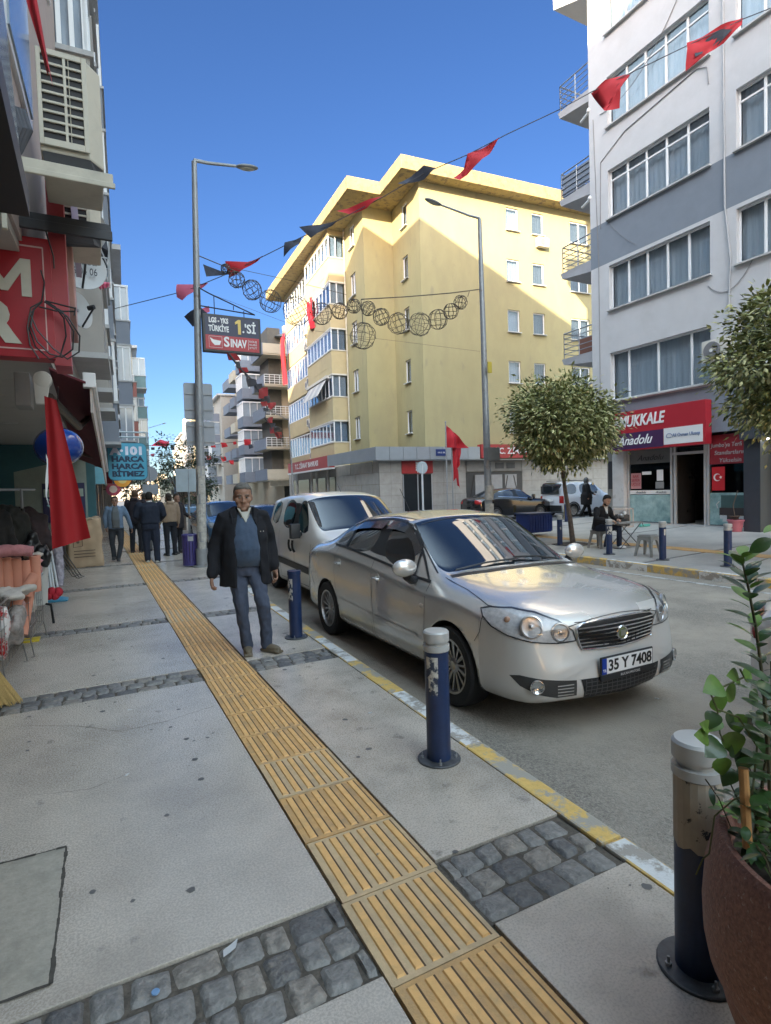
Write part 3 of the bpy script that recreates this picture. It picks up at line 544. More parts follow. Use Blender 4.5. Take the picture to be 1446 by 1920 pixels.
q.box(-.585,-.555,-.066,-.062,zz(2.42),zz(3.05)); part('wheat_mark',q,whm,d)
q=MB(); q.box(2.6,6.55,-.02,.15,0,zz(2.4)); d=part('gate',q,M('gate_dark',(.05,.05,.05),.5),Yb)
q=MB(); [q.box(u,u+.85,-.05,-.02,.1,zz(2.25)) for u in (3.2,4.25,5.3)]; part('gate_panel',q,M('gate_panel',(.33,.33,.33),.5),d); q=MB(); [q.obox((u,-.06,1.2),(.05,.03,2.3),Matrix.Rotation(R(s),3,'Y')) for u,s in ((2.9,12),(4.15,-14),(5.25,12),(6.2,-14))]; part('gate_brace',q,M('gate_dark'),d)
q=MB(); q.box(2.6,6.5,-.08,.1,zz(2.45),zz(3.1)); part('lintel_panel',q,M('lintel_grey',(.25,.24,.22),.7),Yb); q=MB(); [q.box(u,u+.6,-.1,-.08,zz(2.6),zz(2.95)) for u in (4.6,5.4)]; part('vent',q,M('vent_dark',(.08,.08,.08),.6),Yb)
# canopy band
cl=M('canopy_alu',(.36,.39,.42),.4,metal=.5,var=.08,vs=1)
q=MB(); 
for i in range(8): a=-3.3+i*.82; q.box(a+.01,a+.81,-.55,-.2,zz(3.15),zz(3.86))
q.hexa([(-3.3,-.55,zz(3.15)),(-2.9,.2,zz(3.15)),(-3.6,6.9,zz(3.15)),(-3.65,6.9,zz(3.15)),(-3.3,-.55,zz(3.86)),(-2.9,.2,zz(3.86)),(-3.6,6.9,zz(3.86)),(-3.65,6.9,zz(3.86))]); q.box(-3.2,15,-.5,.1,zz(3.1),zz(3.14)); part('canopy',q,cl,Yb)
redb=M('bank_red'); 
q=MB(); q.box(3.3,9.9,-.62,-.2,zz(3.2),zz(4.0)); s=part('bank_sign',q,redb,Yb); text('T.C. ZİRAAT BANKASI',.5,whm,s,(6.6,-.63,zz(3.6)),w=5.0,bold=.01)
q=MB(); q.box(-3.5,-3.1,7.1,18.3,zz(3.1),zz(3.9)); s=part('bank_sign',q,redb,Yb); text('T.C. ZİRAAT BANKASI',.52,whm,s,(-3.51,12.7,zz(3.5)),rot=(PI/2,0,-PI/2),w=6.4,bold=.01); q=MB(); q.box(-3.52,-3.1,7.0,18.4,zz(3.0),zz(3.1)); part('sign_edge',q,whm,s)
q=MB(); q.box(.35,1.05,-.58,-.555,zz(3.35),zz(3.72)); s=part('street_plate',q,M('plate_blue',(.02,.04,.16),.4),Yb); text('1812 SK.',.12,whm,s,(.7,-.585,zz(3.53)),w=.5)
# street side ground floor
q=MB(); q.box(-2.75,-2.6,7.3,21,0,zz(3.1)); part('shop_wall',q,M('ground_floor_grey',(.22,.21,.2),.7),Yb); q=MB(); [q.box(-2.8,-2.74,v,v+w_,.5,zz(2.5)) for v,w_ in ((8,1.2),(10.2,1.8),(12.6,.8),(14.5,3.2),(18.5,1.5))]; part('shop_window',q,dk,Yb)
[part('pier',MB().box(-2.85,-2.74,v,v+.3,0,zz(3.1)),M('pier_grey',(.36,.35,.33),.7),Yb) for v in (7.3,9.4,12.2,13.6,18.0,20.4)]
# ---- cream block with grey-blue balconies beyond it
cream=M('cream_render',(.42,.36,.27),.85,var=.06,vs=1); cream2=M('cream_panel',(.46,.42,.34),.8,var=.04); bluep=M('blue_grey_panel',(.16,.185,.235),.8,var=.08)
Cb=thing('apartment_block','cream apartment block with blue grey balcony sides beyond the yellow block','building',(17.3,56,-.14),R(-2))
q=MB(); H_=[(a,a+1.3,s,s+1.9) for s in (4.6,7.7,10.8,13.9) for a in (2.0,)]; wallholes(q,0,9,0,17.2,H_,lambda u,d,z:(u,d,z)); q.quad((0,0,0),(0,24,0),(0,24,17.2),(0,0,17.2)); q.quad((0,24,0),(9,24,0),(9,24,17.2),(0,24,17.2)); part('wall',q,cream,Cb)
q=MB(); q.add([(-.5,-.6,17.2),(9.5,-.6,17.2),(9.5,24,17.2),(-.5,24,17.2),(3,-.6,18.6),(6,-.6,18.6),(6,24,18.6),(3,24,18.6)],[(0,1,5,4),(1,2,6,5),(2,3,7,6),(3,0,4,7),(4,5,6,7),(0,3,2,1)]); part('roof',q,M('grey_roof',(.2,.21,.23),.8),Cb)
for a,b,c,d in H_: window(Cb,a,.1,c,b-a,d-c,split=(.5,),curtain='blind',sill=False)
q=MB(); q.box(.4,8.5,.5,.6,.2,17); part('room_interior',q,darkin,Cb)
for k in range(5):
    z=3.0+3.05*k
    o=MB(); o.box(-2.0,1.5,-1.5,3.8,z-.14,z); bo=part('balcony',o,cream2,Cb); o=MB(); o.box(-2.05,1.5,-1.55,-1.45,z,z+.95 if k in(0,4) else z+.12); part('front_panel',o,cream2,bo); o=MB(); o.box(-2.1,-2.0,-1.5,3.8,z-.1,z+1.0); part('side_panel',o,bluep,bo)
    if k not in (0,4): o=MB(); railing(o,[(-2,-1.5,0),(1.5,-1.5,0)],z+.1,.9,4,.5,.02); part('railing',o,pvc,bo)
    o=MB(); o.box(-1.2,.1,.0,3.6,z,z+2.9); part('recess',o,M('recess_dark',(.1,.095,.085),.8),bo)
    # white framed enclosed bay and further balconies up the street
    o=MB(); o.box(-2.6,0,6.5,9.5,z-.1,z+1.0); b2=part('bay',o,bluep,Cb); o=MB(); [o.box(-2.62,-2.55,6.5+i*.6,6.56+i*.6,z+1,z+2.5) for i in range(6)]; [o.box(-2.6+i*.8,-2.54+i*.8,6.48,6.54,z+1,z+2.5) for i in range(4)]; o.box(-2.62,0,6.46,9.5,z+2.5,z+2.62); part('window',o,pvc,b2); o=MB(); o.box(-2.5,0,6.6,9.4,z+1,z+2.5); part('glass',o,bay,b2)
    o=MB(); o.box(-2.4,0,12,15,z-.1,z+1.0); part('balcony',o,[cream2,bluep][k%2],Cb); o=MB(); o.box(-2.1,0,17.5,21.5,z-.1,z+1.05); part('balcony',o,bluep,Cb)
q=MB(); q.cyl((2.1,3,17),(2.1,3,19.2),.9,n=14); part('water_tank',q,cream2,Cb,smooth=True)
acunit(Cb,(1.9,-.2,4.0),s=1.3)
q=MB(); q.box(-1.5,9,-.3,-.05,2.3,3.0); part('shop_fascia',q,M('fascia_cream',(.6,.55,.46),.6),Cb); q=MB(); q.box(4.5,6.2,-1.2,-1.0,3.1,4.3); part('red_banner',q,M('banner_red',(.5,.03,.04),.6),Cb)
q=MB(); q.box(-.05,9,-.06,-.02,0,2.3); part('shop_glass',q,dk,Cb)
# ---- further blocks on both sides (local u along the street facade)
def block(label,loc,rz,L,D,H,wall,spand,fl=5,bays=((1,3.5),(5,7.5)),proj=.9,z0=3.2,fh=3.0,roof=True,side=True,glass=bay,bw=.5):
    b=thing('apartment_block',label,'building',loc,rz); q=MB(); q.box(0,L,0,D,0,H); part('wall',q,wall,b)
    for j,(a,c) in enumerate(bays):
        for k in range(fl):
            z=z0+fh*k
            if z+fh>H+.5: continue
            q=MB(); q.box(a,c,-proj,0,z-.12,z+1.0); o=part('balcony' if (j+k)%2 else 'bay',q,spand,b); [part('ledge',MB().box(a-.04,c+.04,-proj-.05,0,z+u0_,z+u1_),M('ledge_grey',(.4,.4,.4),.7),o) for u0_,u1_ in ((1.0,1.07),(-.2,-.12))]
            if (j+k)%3!=2 or bw>.9:
                q=MB(); q.box(a+.05,c-.05,-proj+.06,0,z+1.07,z+fh-.25); g=part('glazing',q,glass,o); n=max(2,int((c-a)/.7)); q=MB()
                for i in range(n+1): u=a+.03+(c-a-.06)*i/n; q.box(u-.03,u+.03,-proj+.01,-proj+.06,z+1.07,z+fh-.25)
                for i in range(3): y=-proj+.05+(proj-.1)*i/2; q.box(a,a+.05,y-.03,y+.03,z+1.07,z+fh-.25)
                q.box(a,c,-proj,0,z+fh-.3,z+fh-.2); part('window_frame',q,pvc,g)
    us=[u for u in [x*.1 for x in range(5,int(L*10)-12,26)] if not any(a-1.3<u<c+.2 for a,c in bays)]
    for u in us:
        for k in range(fl):
            z=z0+fh*k+.9
            if z+1.5<H: q=MB(); q.box(u,u+1.2,-.03,.05,z,z+1.35); o=part('window',q,pvc,b); q=MB(); q.box(u+.07,u+1.13,-.045,-.03,z+.07,z+1.28); part('pane',q,glass,o)
    if roof: q=MB(); q.box(-.2,L+.2,-.5,D+.2,H,H+.25); part('roof',q,M('ledge_grey'),b)
    return b
fz=lambda *k:0
gb=M('grey_blue_render',(.2,.22,.26),.85,var=.05); wr=M('white_render',(.33,.315,.29),.85,var=.05); pk=M('pinkish_render',(.42,.35,.32),.85,var=.06,dirt=(.42,.34,.31)); rd=M('brick_red_render',(.3,.12,.1),.85); lil=M('lilac_panel',(.45,.42,.55),.7)
def rblock(label,x,y,L,D,H,wall,sp,**k): # right side of the street, facade faces -X; u runs towards the camera
    return block(label,(x,y+L,-.14),-PI/2+R(-3),L,D,H,wall,sp,**k)
rblock('pale block with blue grey balconies two along from the bank corner',17.4,82,16,12,15.5,wr,bluep,fl=4,bays=((1,4),(6,9),(11,14)),proj=1.3)
rblock('sunlit yellowish narrow block at the far end of the street on the right',19.5,120,14,12,19,M('pale_yellow_render',(.4,.33,.2),.85),wr,fl=5,bays=((2,5),(8,11)),proj=1.2)
block('tall grey block on our right behind the camera, seen only in reflections',(16.2,0,-.1),-PI/2,26,11,19,wr,cream,fl=5,bays=((2,5),(9,12),(16,19)),proj=.9)
block('long block closing the street far behind the camera, seen only in reflections',(24,-52,-.1),R(180),30,10,16,cream,wr,fl=4,bays=((3,6),(12,15),(21,24)),proj=.9)
rblock('distant white block past the bend of the street',22,150,25,12,17,wr,cream,fl=4,bays=((2,6),(10,14),(18,22)),proj=1)
# ---- left row: ground floors set back under overhanging upper floors
LA=R(90-2.6)
def lf(u): return Vector((-.6+.045*u,u,0))
def lblock(label,u,L,H,wall,sp,x=0,zb=3.05,D=11,**k):
    p=lf(u); k.setdefault('proj',.4); b=block(label,(p.x+x,p.y,0),LA,L,D,H-3.05,wall,sp,z0=.3,**k); b.location.z=zb; return b
b=lblock('tall block behind us at the start of the left row',-38,31.8,26,wr,cream,fl=8,bays=((2,5),(12,15),(22,25)))
b=block('tall plain block set back behind the left row, unseen, added for its shade',(-14,24,0),R(90),66,14,33,wr,cream,fl=9,bays=((3,6),(20,23),(40,43)),proj=.6)  # unseen block added to throw shade on the far right-hand fronts
b=lblock('lower block between the two tall blocks on the left behind us',-6.0,4.7,21.9,cream,wr,fl=6,bays=((1,3),))
L2=lblock('tall pinkish grey block on the left above the household shop',-1.2,18.6,23.3,pk,wr,D=17,fl=7,bays=((10.4,12.0),(13.3,14.6),(16.0,17.8)),proj=.42,bw=1,zb=3.5)
L3=lblock('white and grey block with stacked bay windows past the household shop',17.6,12.4,15.9,wr,gb,x=.02,fl=4,bays=((1,3.4),(5,8),(9.4,12.2)),proj=.5,bw=1)
L4=lblock('grey blue block with white sills far down the left side',31,14,13.6,gb,gb,x=.45,fl=4,bays=((.5,3.5),(5,8),(10,13)),proj=.75,bw=1)
L5=lblock('brick red block behind the grey blue one on the left',47,12,14.8,rd,rd,x=.9,fl=4,bays=((1,4),(7,10)),proj=.9)
L6=lblock('cream and turquoise block furthest down the left side',60,16,15.8,cream,M('turquoise_panel',(.14,.22,.23),.7),x=1.8,fl=4,bays=((1,4),(7,10)),proj=1.2)
# ground floor of the left row: soffit, set-back walls
sof=M('soffit_panels',(.42,.41,.38),.6,var=.05,vs=3)
G1=thing('shop_arcade','set back household shop under a panelled soffit at the left edge','shop',(-.6,0,0),LA)
q=MB()
for i in range(10): q.box(-6+i*1.15,-4.87+i*1.15,.02,4.2,3.42,3.49)
for i in range(10): q.box(5.4+i*1.15,6.53+i*1.15,.02,4.2,2.98,3.04)
q.box(5.3,5.4,.02,4.2,2.98,3.5); q.box(5.4,16.9,.0,.1,3.04,3.5)
part('soffit',q,sof,G1,bevel=.004); q=MB(); q.box(-6,16.8,3.9,4.1,0,3.4); q.box(-6.1,-6,0,4.1,0,3.4); part('back_wall',q,M('shop_back_wall',(.16,.15,.14),.8),G1)
for u,d in ((6.3,1.1),(9.0,1.0),(12,1.2),(15,1.0)):
    q=MB(); q.lathe([(0,0),(.12,0),(.13,.01)],(u,d,2.97),16); part('downlight',q,M('downlight_cover',(.5,.5,.47),.4),G1)
# wall across the arcade with the cash machine
q=MB(); q.box(16.8,17.0,.1,4,0,3.0); tw=part('end_wall',q,M('teal_wall',(.04,.13,.15),.4,var=.2,vs=1),G1)
q=MB(); q.add([(16.79,.3,.1),(16.79,1.9,.1),(16.79,1.9,2.3),(16.79,.3,2.7)],[(0,1,2,3)]); part('light_patch',q,M('pale_green_light',(.28,.33,.29),.5),tw)  # diagonal light on the teal wall, put in as a pale patch
q=MB(); q.box(16.7,16.79,.35,1.3,1.0,2.0); am=part('cash_machine',q,M('atm_navy',(.03,.03,.09),.5),tw); q=MB(); q.box(16.69,16.7,.38,1.27,1.65,1.85); part('display',q,M('atm_display',(.35,.42,.36),.5),am); q=MB(); q.box(16.69,16.7,.55,1.15,1.15,1.5); part('screen',q,M('atm_screen',(.25,.28,.3),.3),am)
text('1 000',.16,M('film_letter'),am,(16.68,.8,1.75),rot=(PI/2,0,-PI/2),w=.5)
# fronts of further left shops, each a plain dark glazed front with fascia and a canopy
frc=[(.3,.02,.03),(.05,.2,.24),(.5,.4,.1),(.03,.1,.3),(.4,.4,.4),(.45,.12,.05)]
for i,(u,L) in enumerate(((17.3,4.2),(21.8,4.5),(26.8,5),(32.5,6),(39,6),(46,8))):
    p=lf(u); g=thing('shop_front',['dark shop front with green canopy behind the blue discount sign','shop front with teal fascia second past the household shop','shop front with mustard fascia third past the household shop','shop front with blue fascia below the grey blue block','shop front with grey fascia under the brick red block','shop front with orange fascia furthest down the left side'][i],'shop',(p.x-.1,p.y,0),LA); g.name='street_shop'
    q=MB(); q.box(0,L,.5,.6,0,3.0); part('glass_front',q,dk,g); q=MB(); q.box(0,L,.2,.5,2.45,3.0); part('fascia',q,M('fascia_%d'%i,frc[i],.5),g); q=MB(); [part('pier',MB().box(a,a+.15,.3,.62,0,3),M('pier_grey'),g) for a in (0,L/2,L-.15)]
    q=MB(); e0=L*.72 if i==0 else .2; pj=.55 if i==0 else 1.0; q.hexa([(e0,-pj,2.25),(L-.2,-pj,2.25),(L-.2,.3,2.75),(e0,.3,2.75),(e0,-pj,2.3),(L-.2,-pj,2.3),(L-.2,.3,2.8),(e0,.3,2.8)]); part('canopy',q,M('canopy_%d'%i,[(.04,.06,.06),(.1,.12,.12),(.25,.05,.05),(.1,.1,.12),(.3,.3,.28),(.05,.1,.2)][i],.7),g)
    q=MB(); q.box(L*.3,L*.5,-.2-.1*i,.2,2.0+.1*(i%3),2.5); part('hanging_sign',q,M('hang_%d'%i,[(.2,.5,.6),(.5,.05,.06),(.1,.2,.5),(.55,.5,.1),(.5,.5,.5),(.4,.05,.05)][i],.5),g)
# small orange round sign and others over the pavement
# skyline closing the end of the street
q=MB(); rg=random.Random(8)
tb=thing('town_block','row of low pale buildings closing the far end of the street','building',(0,0,0))
for i in range(9): x=2+i*5.5; q=MB(); h=5+rg.random()*4; q.box(x,x+5.2,210+rg.random()*20,240,-.1,h); part('house',q,[cream,wr,pk][i%3],tb)
# ---------------------------------------------------------------- cars
glz=M('car_glass',(.015,.02,.026),.03,var=.1,spec=.6,ior=1.95,coat=.3); rub=M('tyre_rubber',(.02,.02,.021),.8,var=.2,bump=.3,bs=80); blk=M('black_plastic',(.02,.021,.023),.45,var=.15); alloy=M('alloy_rim',(.42,.42,.43),.3,metal=.85,var=.08); chrome=M('chrome',(.75,.76,.78),.12,metal=1,var=.02)
lens=glassmat('lamp_lens',tint=(.93,.93,.95),fac=.06); archm=M('wheel_arch_liner',(.008,.008,.008),.9)
RAW={}
# station rows: xb,x4,x5,x6,x9, w,zb,zm,z4, z5,w5, z6,w6, z9 ; slots name the panels between stations
def car_raw(kind):
    if kind in RAW: return RAW[kind]
    if kind=='sedan':
        st=[(.0,.055,.065,.07,.07, .50,.36,.44,.575, .66,.48, .70,.40,.725),
            (.03,.075,.085,.09,.09, .72,.25,.44,.645, .745,.66, .775,.52,.795),
            (.10,.13,.15,.15,.14, .81,.215,.45,.69, .80,.73, .82,.59,.83),
            (.24,.24,.26,.26,.24, .865,.205,.48,.74, .855,.76, .87,.62,.875),
            (.48,.46,.46,.46,.44, .892,.20,.50,.79, .90,.775, .915,.66,.93),
            (.76,.74,.74,.74,.70, .90,.19,.52,.83, .925,.785, .945,.69,.975),
            (1.08,1.05,1.02,1.06,.98, .90,.19,.54,.85, .94,.80, .97,.72,1.02),
            (1.36,1.30,1.24,1.34,1.14, .90,.19,.55,.84, .925,.83, .99,.74,1.045),
            (1.62,1.56,1.50,2.02,1.93, .90,.19,.55,.85, .94,.835, 1.415,.60,1.475),
            (2.36,2.36,2.36,2.40,2.36, .90,.19,.55,.93, 1.03,.84, 1.435,.60,1.515),
            (2.50,2.50,2.50,2.54,2.50, .90,.19,.55,.945, 1.045,.84, 1.435,.60,1.515),
            (3.05,3.12,3.18,3.14,3.02, .90,.19,.55,1.0, 1.095,.835, 1.40,.60,1.495),
            (3.36,3.44,3.56,3.40,3.30, .90,.20,.56,1.01, 1.105,.825, 1.345,.60,1.455),
            (3.72,3.74,3.80,4.02,4.12, .895,.21,.57,1.0, 1.10,.80, 1.10,.68,1.12),
            (4.15,4.15,4.18,4.24,4.30, .885,.22,.58,.98, 1.08,.77, 1.09,.66,1.105),
            (4.46,4.46,4.46,4.46,4.48, .86,.23,.60,.94, 1.05,.74, 1.075,.62,1.09),
            (4.63,4.63,4.61,4.61,4.61, .80,.25,.60,.88, .99,.68, 1.02,.55,1.04),
            (4.70,4.70,4.68,4.68,4.68, .62,.32,.58,.78, .84,.52, .88,.42,.90)]
        wheels=(1.0,3.68,.325,.37); plan=.24; slots={'hood':(2,7),'ws':(7,8),'rw':(12,13),'fd':(8,9),'bp':(9,10),'rd':(10,11),'qd':(11,12),'doors':((7,9),(10,11))}
    elif kind=='van':
        st=[(.0,.0,.0,.0,.0, .5,.36,.46,.60, .68,.48, .72,.40,.74),
            (.03,.03,.05,.07,.06, .72,.25,.45,.70, .82,.66, .86,.54,.88),
            (.10,.10,.14,.16,.14, .81,.22,.47,.78, .93,.72, .96,.6,.98),
            (.25,.25,.27,.28,.28, .85,.21,.5,.84, 1.0,.76, 1.03,.64,1.05),
            (.50,.48,.48,.48,.48, .86,.20,.52,.90, 1.05,.78, 1.09,.68,1.12),
            (.80,.78,.76,.72,.70, .86,.19,.54,.92, 1.09,.80, 1.13,.70,1.17),
            (1.06,1.02,.96,1.0,.84, .86,.19,.55,.94, 1.08,.82, 1.16,.74,1.21),
            (1.30,1.26,1.20,1.72,1.58, .86,.19,.55,.96, 1.09,.825, 1.66,.68,1.74),
            (1.95,1.95,1.95,1.98,1.98, .86,.19,.55,1.0, 1.12,.825, 1.70,.69,1.79),
            (2.07,2.07,2.07,2.1,2.1, .86,.19,.55,1.0, 1.13,.825, 1.71,.69,1.80),
            (2.80,2.80,2.80,2.78,2.78, .86,.19,.55,1.03, 1.17,.825, 1.70,.69,1.80),
            (2.95,2.95,2.95,2.92,2.92, .86,.19,.55,1.03, 1.18,.82, 1.69,.69,1.79),
            (3.45,3.45,3.50,3.42,3.42, .86,.2,.56,1.04, 1.24,.81, 1.64,.69,1.765),
            (3.75,3.75,3.74,3.68,3.66, .84,.22,.57,1.02, 1.2,.79, 1.62,.68,1.73),
            (3.90,3.90,3.87,3.80,3.76, .78,.25,.58,.98, 1.15,.73, 1.5,.62,1.62),
            (3.96,3.96,3.93,3.90,3.86, .60,.34,.58,.9, 1.0,.56, 1.3,.5,1.36)]
        wheels=(.78,3.28,.31,.36); plan=.22; slots={'hood':(2,6),'ws':(6,7),'rw':(13,15),'fd':(7,8),'bp':(8,9),'rd':(9,10),'qd':(11,12),'doors':((6,8),(9,10))}
    else: # boxy minivan / tall wagon
        st=[(.0,.0,.0,.0,.0, .55,.36,.46,.66, .74,.52, .78,.45,.80),
            (.03,.03,.04,.05,.05, .76,.27,.5,.78, .90,.70, .92,.58,.94),
            (.12,.12,.14,.15,.15, .85,.24,.5,.84, .98,.76, 1.0,.64,1.02),
            (.30,.30,.30,.30,.30, .89,.23,.52,.88, 1.03,.80, 1.05,.68,1.08),
            (.55,.55,.55,.55,.55, .90,.23,.54,.92, 1.06,.82, 1.09,.72,1.12),
            (.9,.9,.86,.84,.84, .90,.22,.56,.96, 1.10,.84, 1.13,.74,1.17),
            (1.2,1.16,1.1,1.1,1.0, .90,.22,.56,.98, 1.12,.85, 1.17,.78,1.22),
            (1.5,1.5,1.42,1.9,1.78, .90,.22,.56,1.0, 1.13,.855, 1.70,.74,1.78),
            (2.2,2.2,2.2,2.2,2.2, .90,.22,.56,1.0, 1.14,.86, 1.74,.75,1.84),
            (2.32,2.32,2.32,2.32,2.32, .90,.22,.56,1.0, 1.14,.86, 1.745,.75,1.84),
            (3.05,3.05,3.05,3.05,3.05, .90,.22,.56,1.0, 1.14,.86, 1.75,.76,1.85),
            (3.17,3.17,3.17,3.17,3.17, .90,.22,.56,1.0, 1.14,.86, 1.75,.76,1.85),
            (4.05,4.05,4.05,4.02,4.02, .90,.22,.56,1.0, 1.14,.86, 1.74,.76,1.84),
            (4.22,4.22,4.2,4.16,4.14, .88,.24,.56,1.0, 1.14,.84, 1.72,.74,1.82),
            (4.28,4.28,4.26,4.22,4.20, .82,.28,.56,.98, 1.1,.78, 1.62,.70,1.74),
            (4.30,4.30,4.28,4.26,4.24, .6,.4,.56,.9, 1.02,.6, 1.4,.55,1.5)]
        wheels=(.85,3.5,.33,.38); plan=.16; slots={'hood':(2,6),'ws':(6,7),'rw':(13,15),'fd':(7,8),'bp':(8,9),'rd':(9,10),'qd':(11,12),'doors':((6,8),(9,10))}
    L=st[-1][0]; N=len(st); pts=[]
    for (xb,x4,x5,x6,x9,w,zb,zm,z4,z5,w5,z6,w6,z9) in st:
        row=[(xb,0,zb),(xb,w*.9,zb),(xb,w*.985,zb+.08),(xb,w,zm),(x4,w*.985,z4),(x5,w5,z5),(x6,w6,z6),((x6*.7+x9*.3),w6*.85,z6+(z9-z6)*.5),((x6*.35+x9*.65),w6*.5,z6+(z9-z6)*.88),(x9,0,z9)]
        o=[]
        for x,y,z in row:
            if x<1.1: k=max(0,1-x/1.1); x=x+plan*k*(y/.9)**2
            if x>L-.5: k=(x-(L-.5))/.5; x=x-.1*k*(y/.85)**2
            o.append((x,y,z))
        pts.append(o)
    J=10; V=[]; 
    for r in pts: V+= [(x,y,z) for x,y,z in r]+[(x,-y,z) for x,y,z in r[1:-1]]
    P=18
    def ix(i,j,s): return i*P+j if s>0 or j in(0,9) else i*P+9+j
    F=[]; MI=[]
    for i in range(N-1):
        for j in range(9):
            m=0
            if j==5:
                if i==slots['fd'][0]: m=3
                elif i==slots['bp'][0]: m=9
                elif i==slots['rd'][0]: m=4
                elif i==slots['qd'][0]: m=5
            if j>=6:
                if slots['hood'][0]<=i<slots['hood'][1]: m=8
                if i==slots['ws'][0]: m=1
                if slots['rw'][0]<=i<slots['rw'][1]: m=2
            if kind!='sedan' and slots['rw'][0]<=i<slots['rw'][1] and j<6: m=0
            if 1<=j<=4:
                d=slots['doors']
                if d[0][0]<=i<d[0][1]: m=6
                elif d[1][0]<=i<d[1][1]: m=7
            if i<2 and j<8 or (i<4 and j<=3): m=10
            for s in (1,-1):
                a,b,c,d_=ix(i,j,s),ix(i,j+1,s),ix(i+1,j+1,s),ix(i+1,j,s); F.append((a,b,c,d_) if s>0 else (d_,c,b,a)); MI.append(m)
    ring=[ix(0,j,1) for j in range(10)]+[ix(0,j,-1) for j in range(8,0,-1)]; F.append(tuple(ring)); MI.append(10)
    ring=[ix(N-1,j,1) for j in range(10)]+[ix(N-1,j,-1) for j in range(8,0,-1)]; F.append(tuple(reversed(ring))); MI.append(0)
    me=bpy.data.meshes.new('raw'); me.from_pydata(V,[],F); mats=[bpy.data.materials.get('slot%d'%k) or bpy.data.materials.new('slot%d'%k) for k in range(12)]
    for m in mats: me.materials.append(m)
    me.polygons.foreach_set('material_index',MI)
    bm=bmesh.new(); bm.from_mesh(me); bmesh.ops.recalc_face_normals(bm,faces=bm.faces)
    cl=bm.edges.layers.float.new('crease_edge')
    for e in bm.edges:
        ms={f.material_index for f in e.link_faces}; gl={1,2,3,4,5}
        if len(ms)>1 and (ms&gl): e[cl]=.75
        va,vb=e.verts[0].co,e.verts[1].co
        if max(va.z,vb.z)<.36: e[cl]=max(e[cl],.35)
        ia,ib=e.verts[0].index%P,e.verts[1].index%P
        if ia==ib and ia in (4,13): e[cl]=max(e[cl],.55 if kind=='sedan' else .3)
    bm.to_mesh(me); bm.free()
    o=bpy.data.objects.new('raw',me); C.objects.link(o); ms=o.modifiers.new('s','SUBSURF'); ms.levels=3; ms.render_levels=3
    cut=[]
    for wx in wheels[:2]:
        for s in (1,-1):
            mb=MB(); mb.cyl((wx,s*.55,wheels[2]-.01),(wx,s*1.2,wheels[2]-.01),wheels[3],n=48,mi=0); cm=mesh('cut',mb,[mats[11]]); co=bpy.data.objects.new('cut',cm); C.objects.link(co); cut.append(co)
            b=o.modifiers.new('b','BOOLEAN'); b.operation='DIFFERENCE'; b.solver='EXACT'; b.object=co; b.material_mode='TRANSFER'
    bpy.context.view_layer.update(); dg=bpy.context.evaluated_depsgraph_get(); dm=bpy.data.meshes.new_from_object(o.evaluated_get(dg))
    names=[m.name if m else '' for m in dm.materials]
    bm=bmesh.new(); bm.from_mesh(dm); bmesh.ops.recalc_face_normals(bm,faces=bm.faces)
    for f in bm.faces: f.smooth=True
    bm.normal_update(); VN=[v.normal.copy() for v in bm.verts]; VV=[v.co.copy() for v in bm.verts]; FF=[([v.index for v in f.verts],int(names[f.material_index][4:].split('.')[0]) if names[f.material_index].startswith('slot') else 11) for f in bm.faces]
    bvh=BVHTree.FromBMesh(bm); bm.free()
    for x in [o]+cut: bpy.data.objects.remove(x)
    RAW[kind]=(VV,VN,FF,bvh,wheels,L,slots,pts); return RAW[kind]
def split(raw,slot,name,mat,parent,label=None,flt=None):
    VV,VN,FF=raw[:3]; fs=[f for f,m in FF if m==slot and (flt is None or flt(sum((VV[i] for i in f),Vector())/len(f)))]
    if not fs: return None
    mp={}; V=[]; N_=[]
    for f in fs:
        for i in f:
            if i not in mp: mp[i]=len(V); V.append(VV[i]); N_.append(VN[i])
    me=bpy.data.meshes.new(name); me.from_pydata(V,[],[[mp[i] for i in f] for f in fs]); me.materials.append(mat); me.polygons.foreach_set('use_smooth',[True]*len(fs)); 
    if slot!=11: me.normals_split_custom_set_from_vertices([tuple(n) for n in N_])
    o=bpy.data.objects.new(name,me); C.objects.link(o); o.parent=parent
    if label: o['label']=label
    return o
def cast(bvh,p,d,far=3):
    p=Vector(p); d=Vector(d).normalized(); h=bvh.ray_cast(p-d*far,d)
    return (h[0],h[1]) if h[0] is not None else (p,-d)
def patch(raw,outline,d,off=.004,rings=6,bulge=0,sub=3,flip=False):
    """fills an outline laid on the body surface: outline points are approximate 3D points, projected along d"""
    b=raw[3]; n=len(outline); O=[]
    for i in range(n):
        a=Vector(outline[i]); c=Vector(outline[(i+1)%n]); 
        for k in range(sub): O.append(a.lerp(c,k/sub))
    cen=sum(O,Vector())/len(O); V=[]; m=len(O); mb=MB()
    for r in range(rings+1):
        t=1-r/rings
        for p in (O if r<rings else O[:1]):
            q=cen+(p-cen)*t; h,nn=cast(b,q,d); 
            if nn.dot(Vector(d))>0: nn=-nn
            V.append(h+nn*(off+bulge*(1-t*t)))
    F=[(r*m+i,r*m+(i+1)%m,(r+1)*m+(i+1)%m,(r+1)*m+i) for r in range(rings-1) for i in range(m)]
    k=rings*m; F+=[((rings-1)*m+i,(rings-1)*m+(i+1)%m,k) for i in range(m)]
    mb.add(V,F); return mb
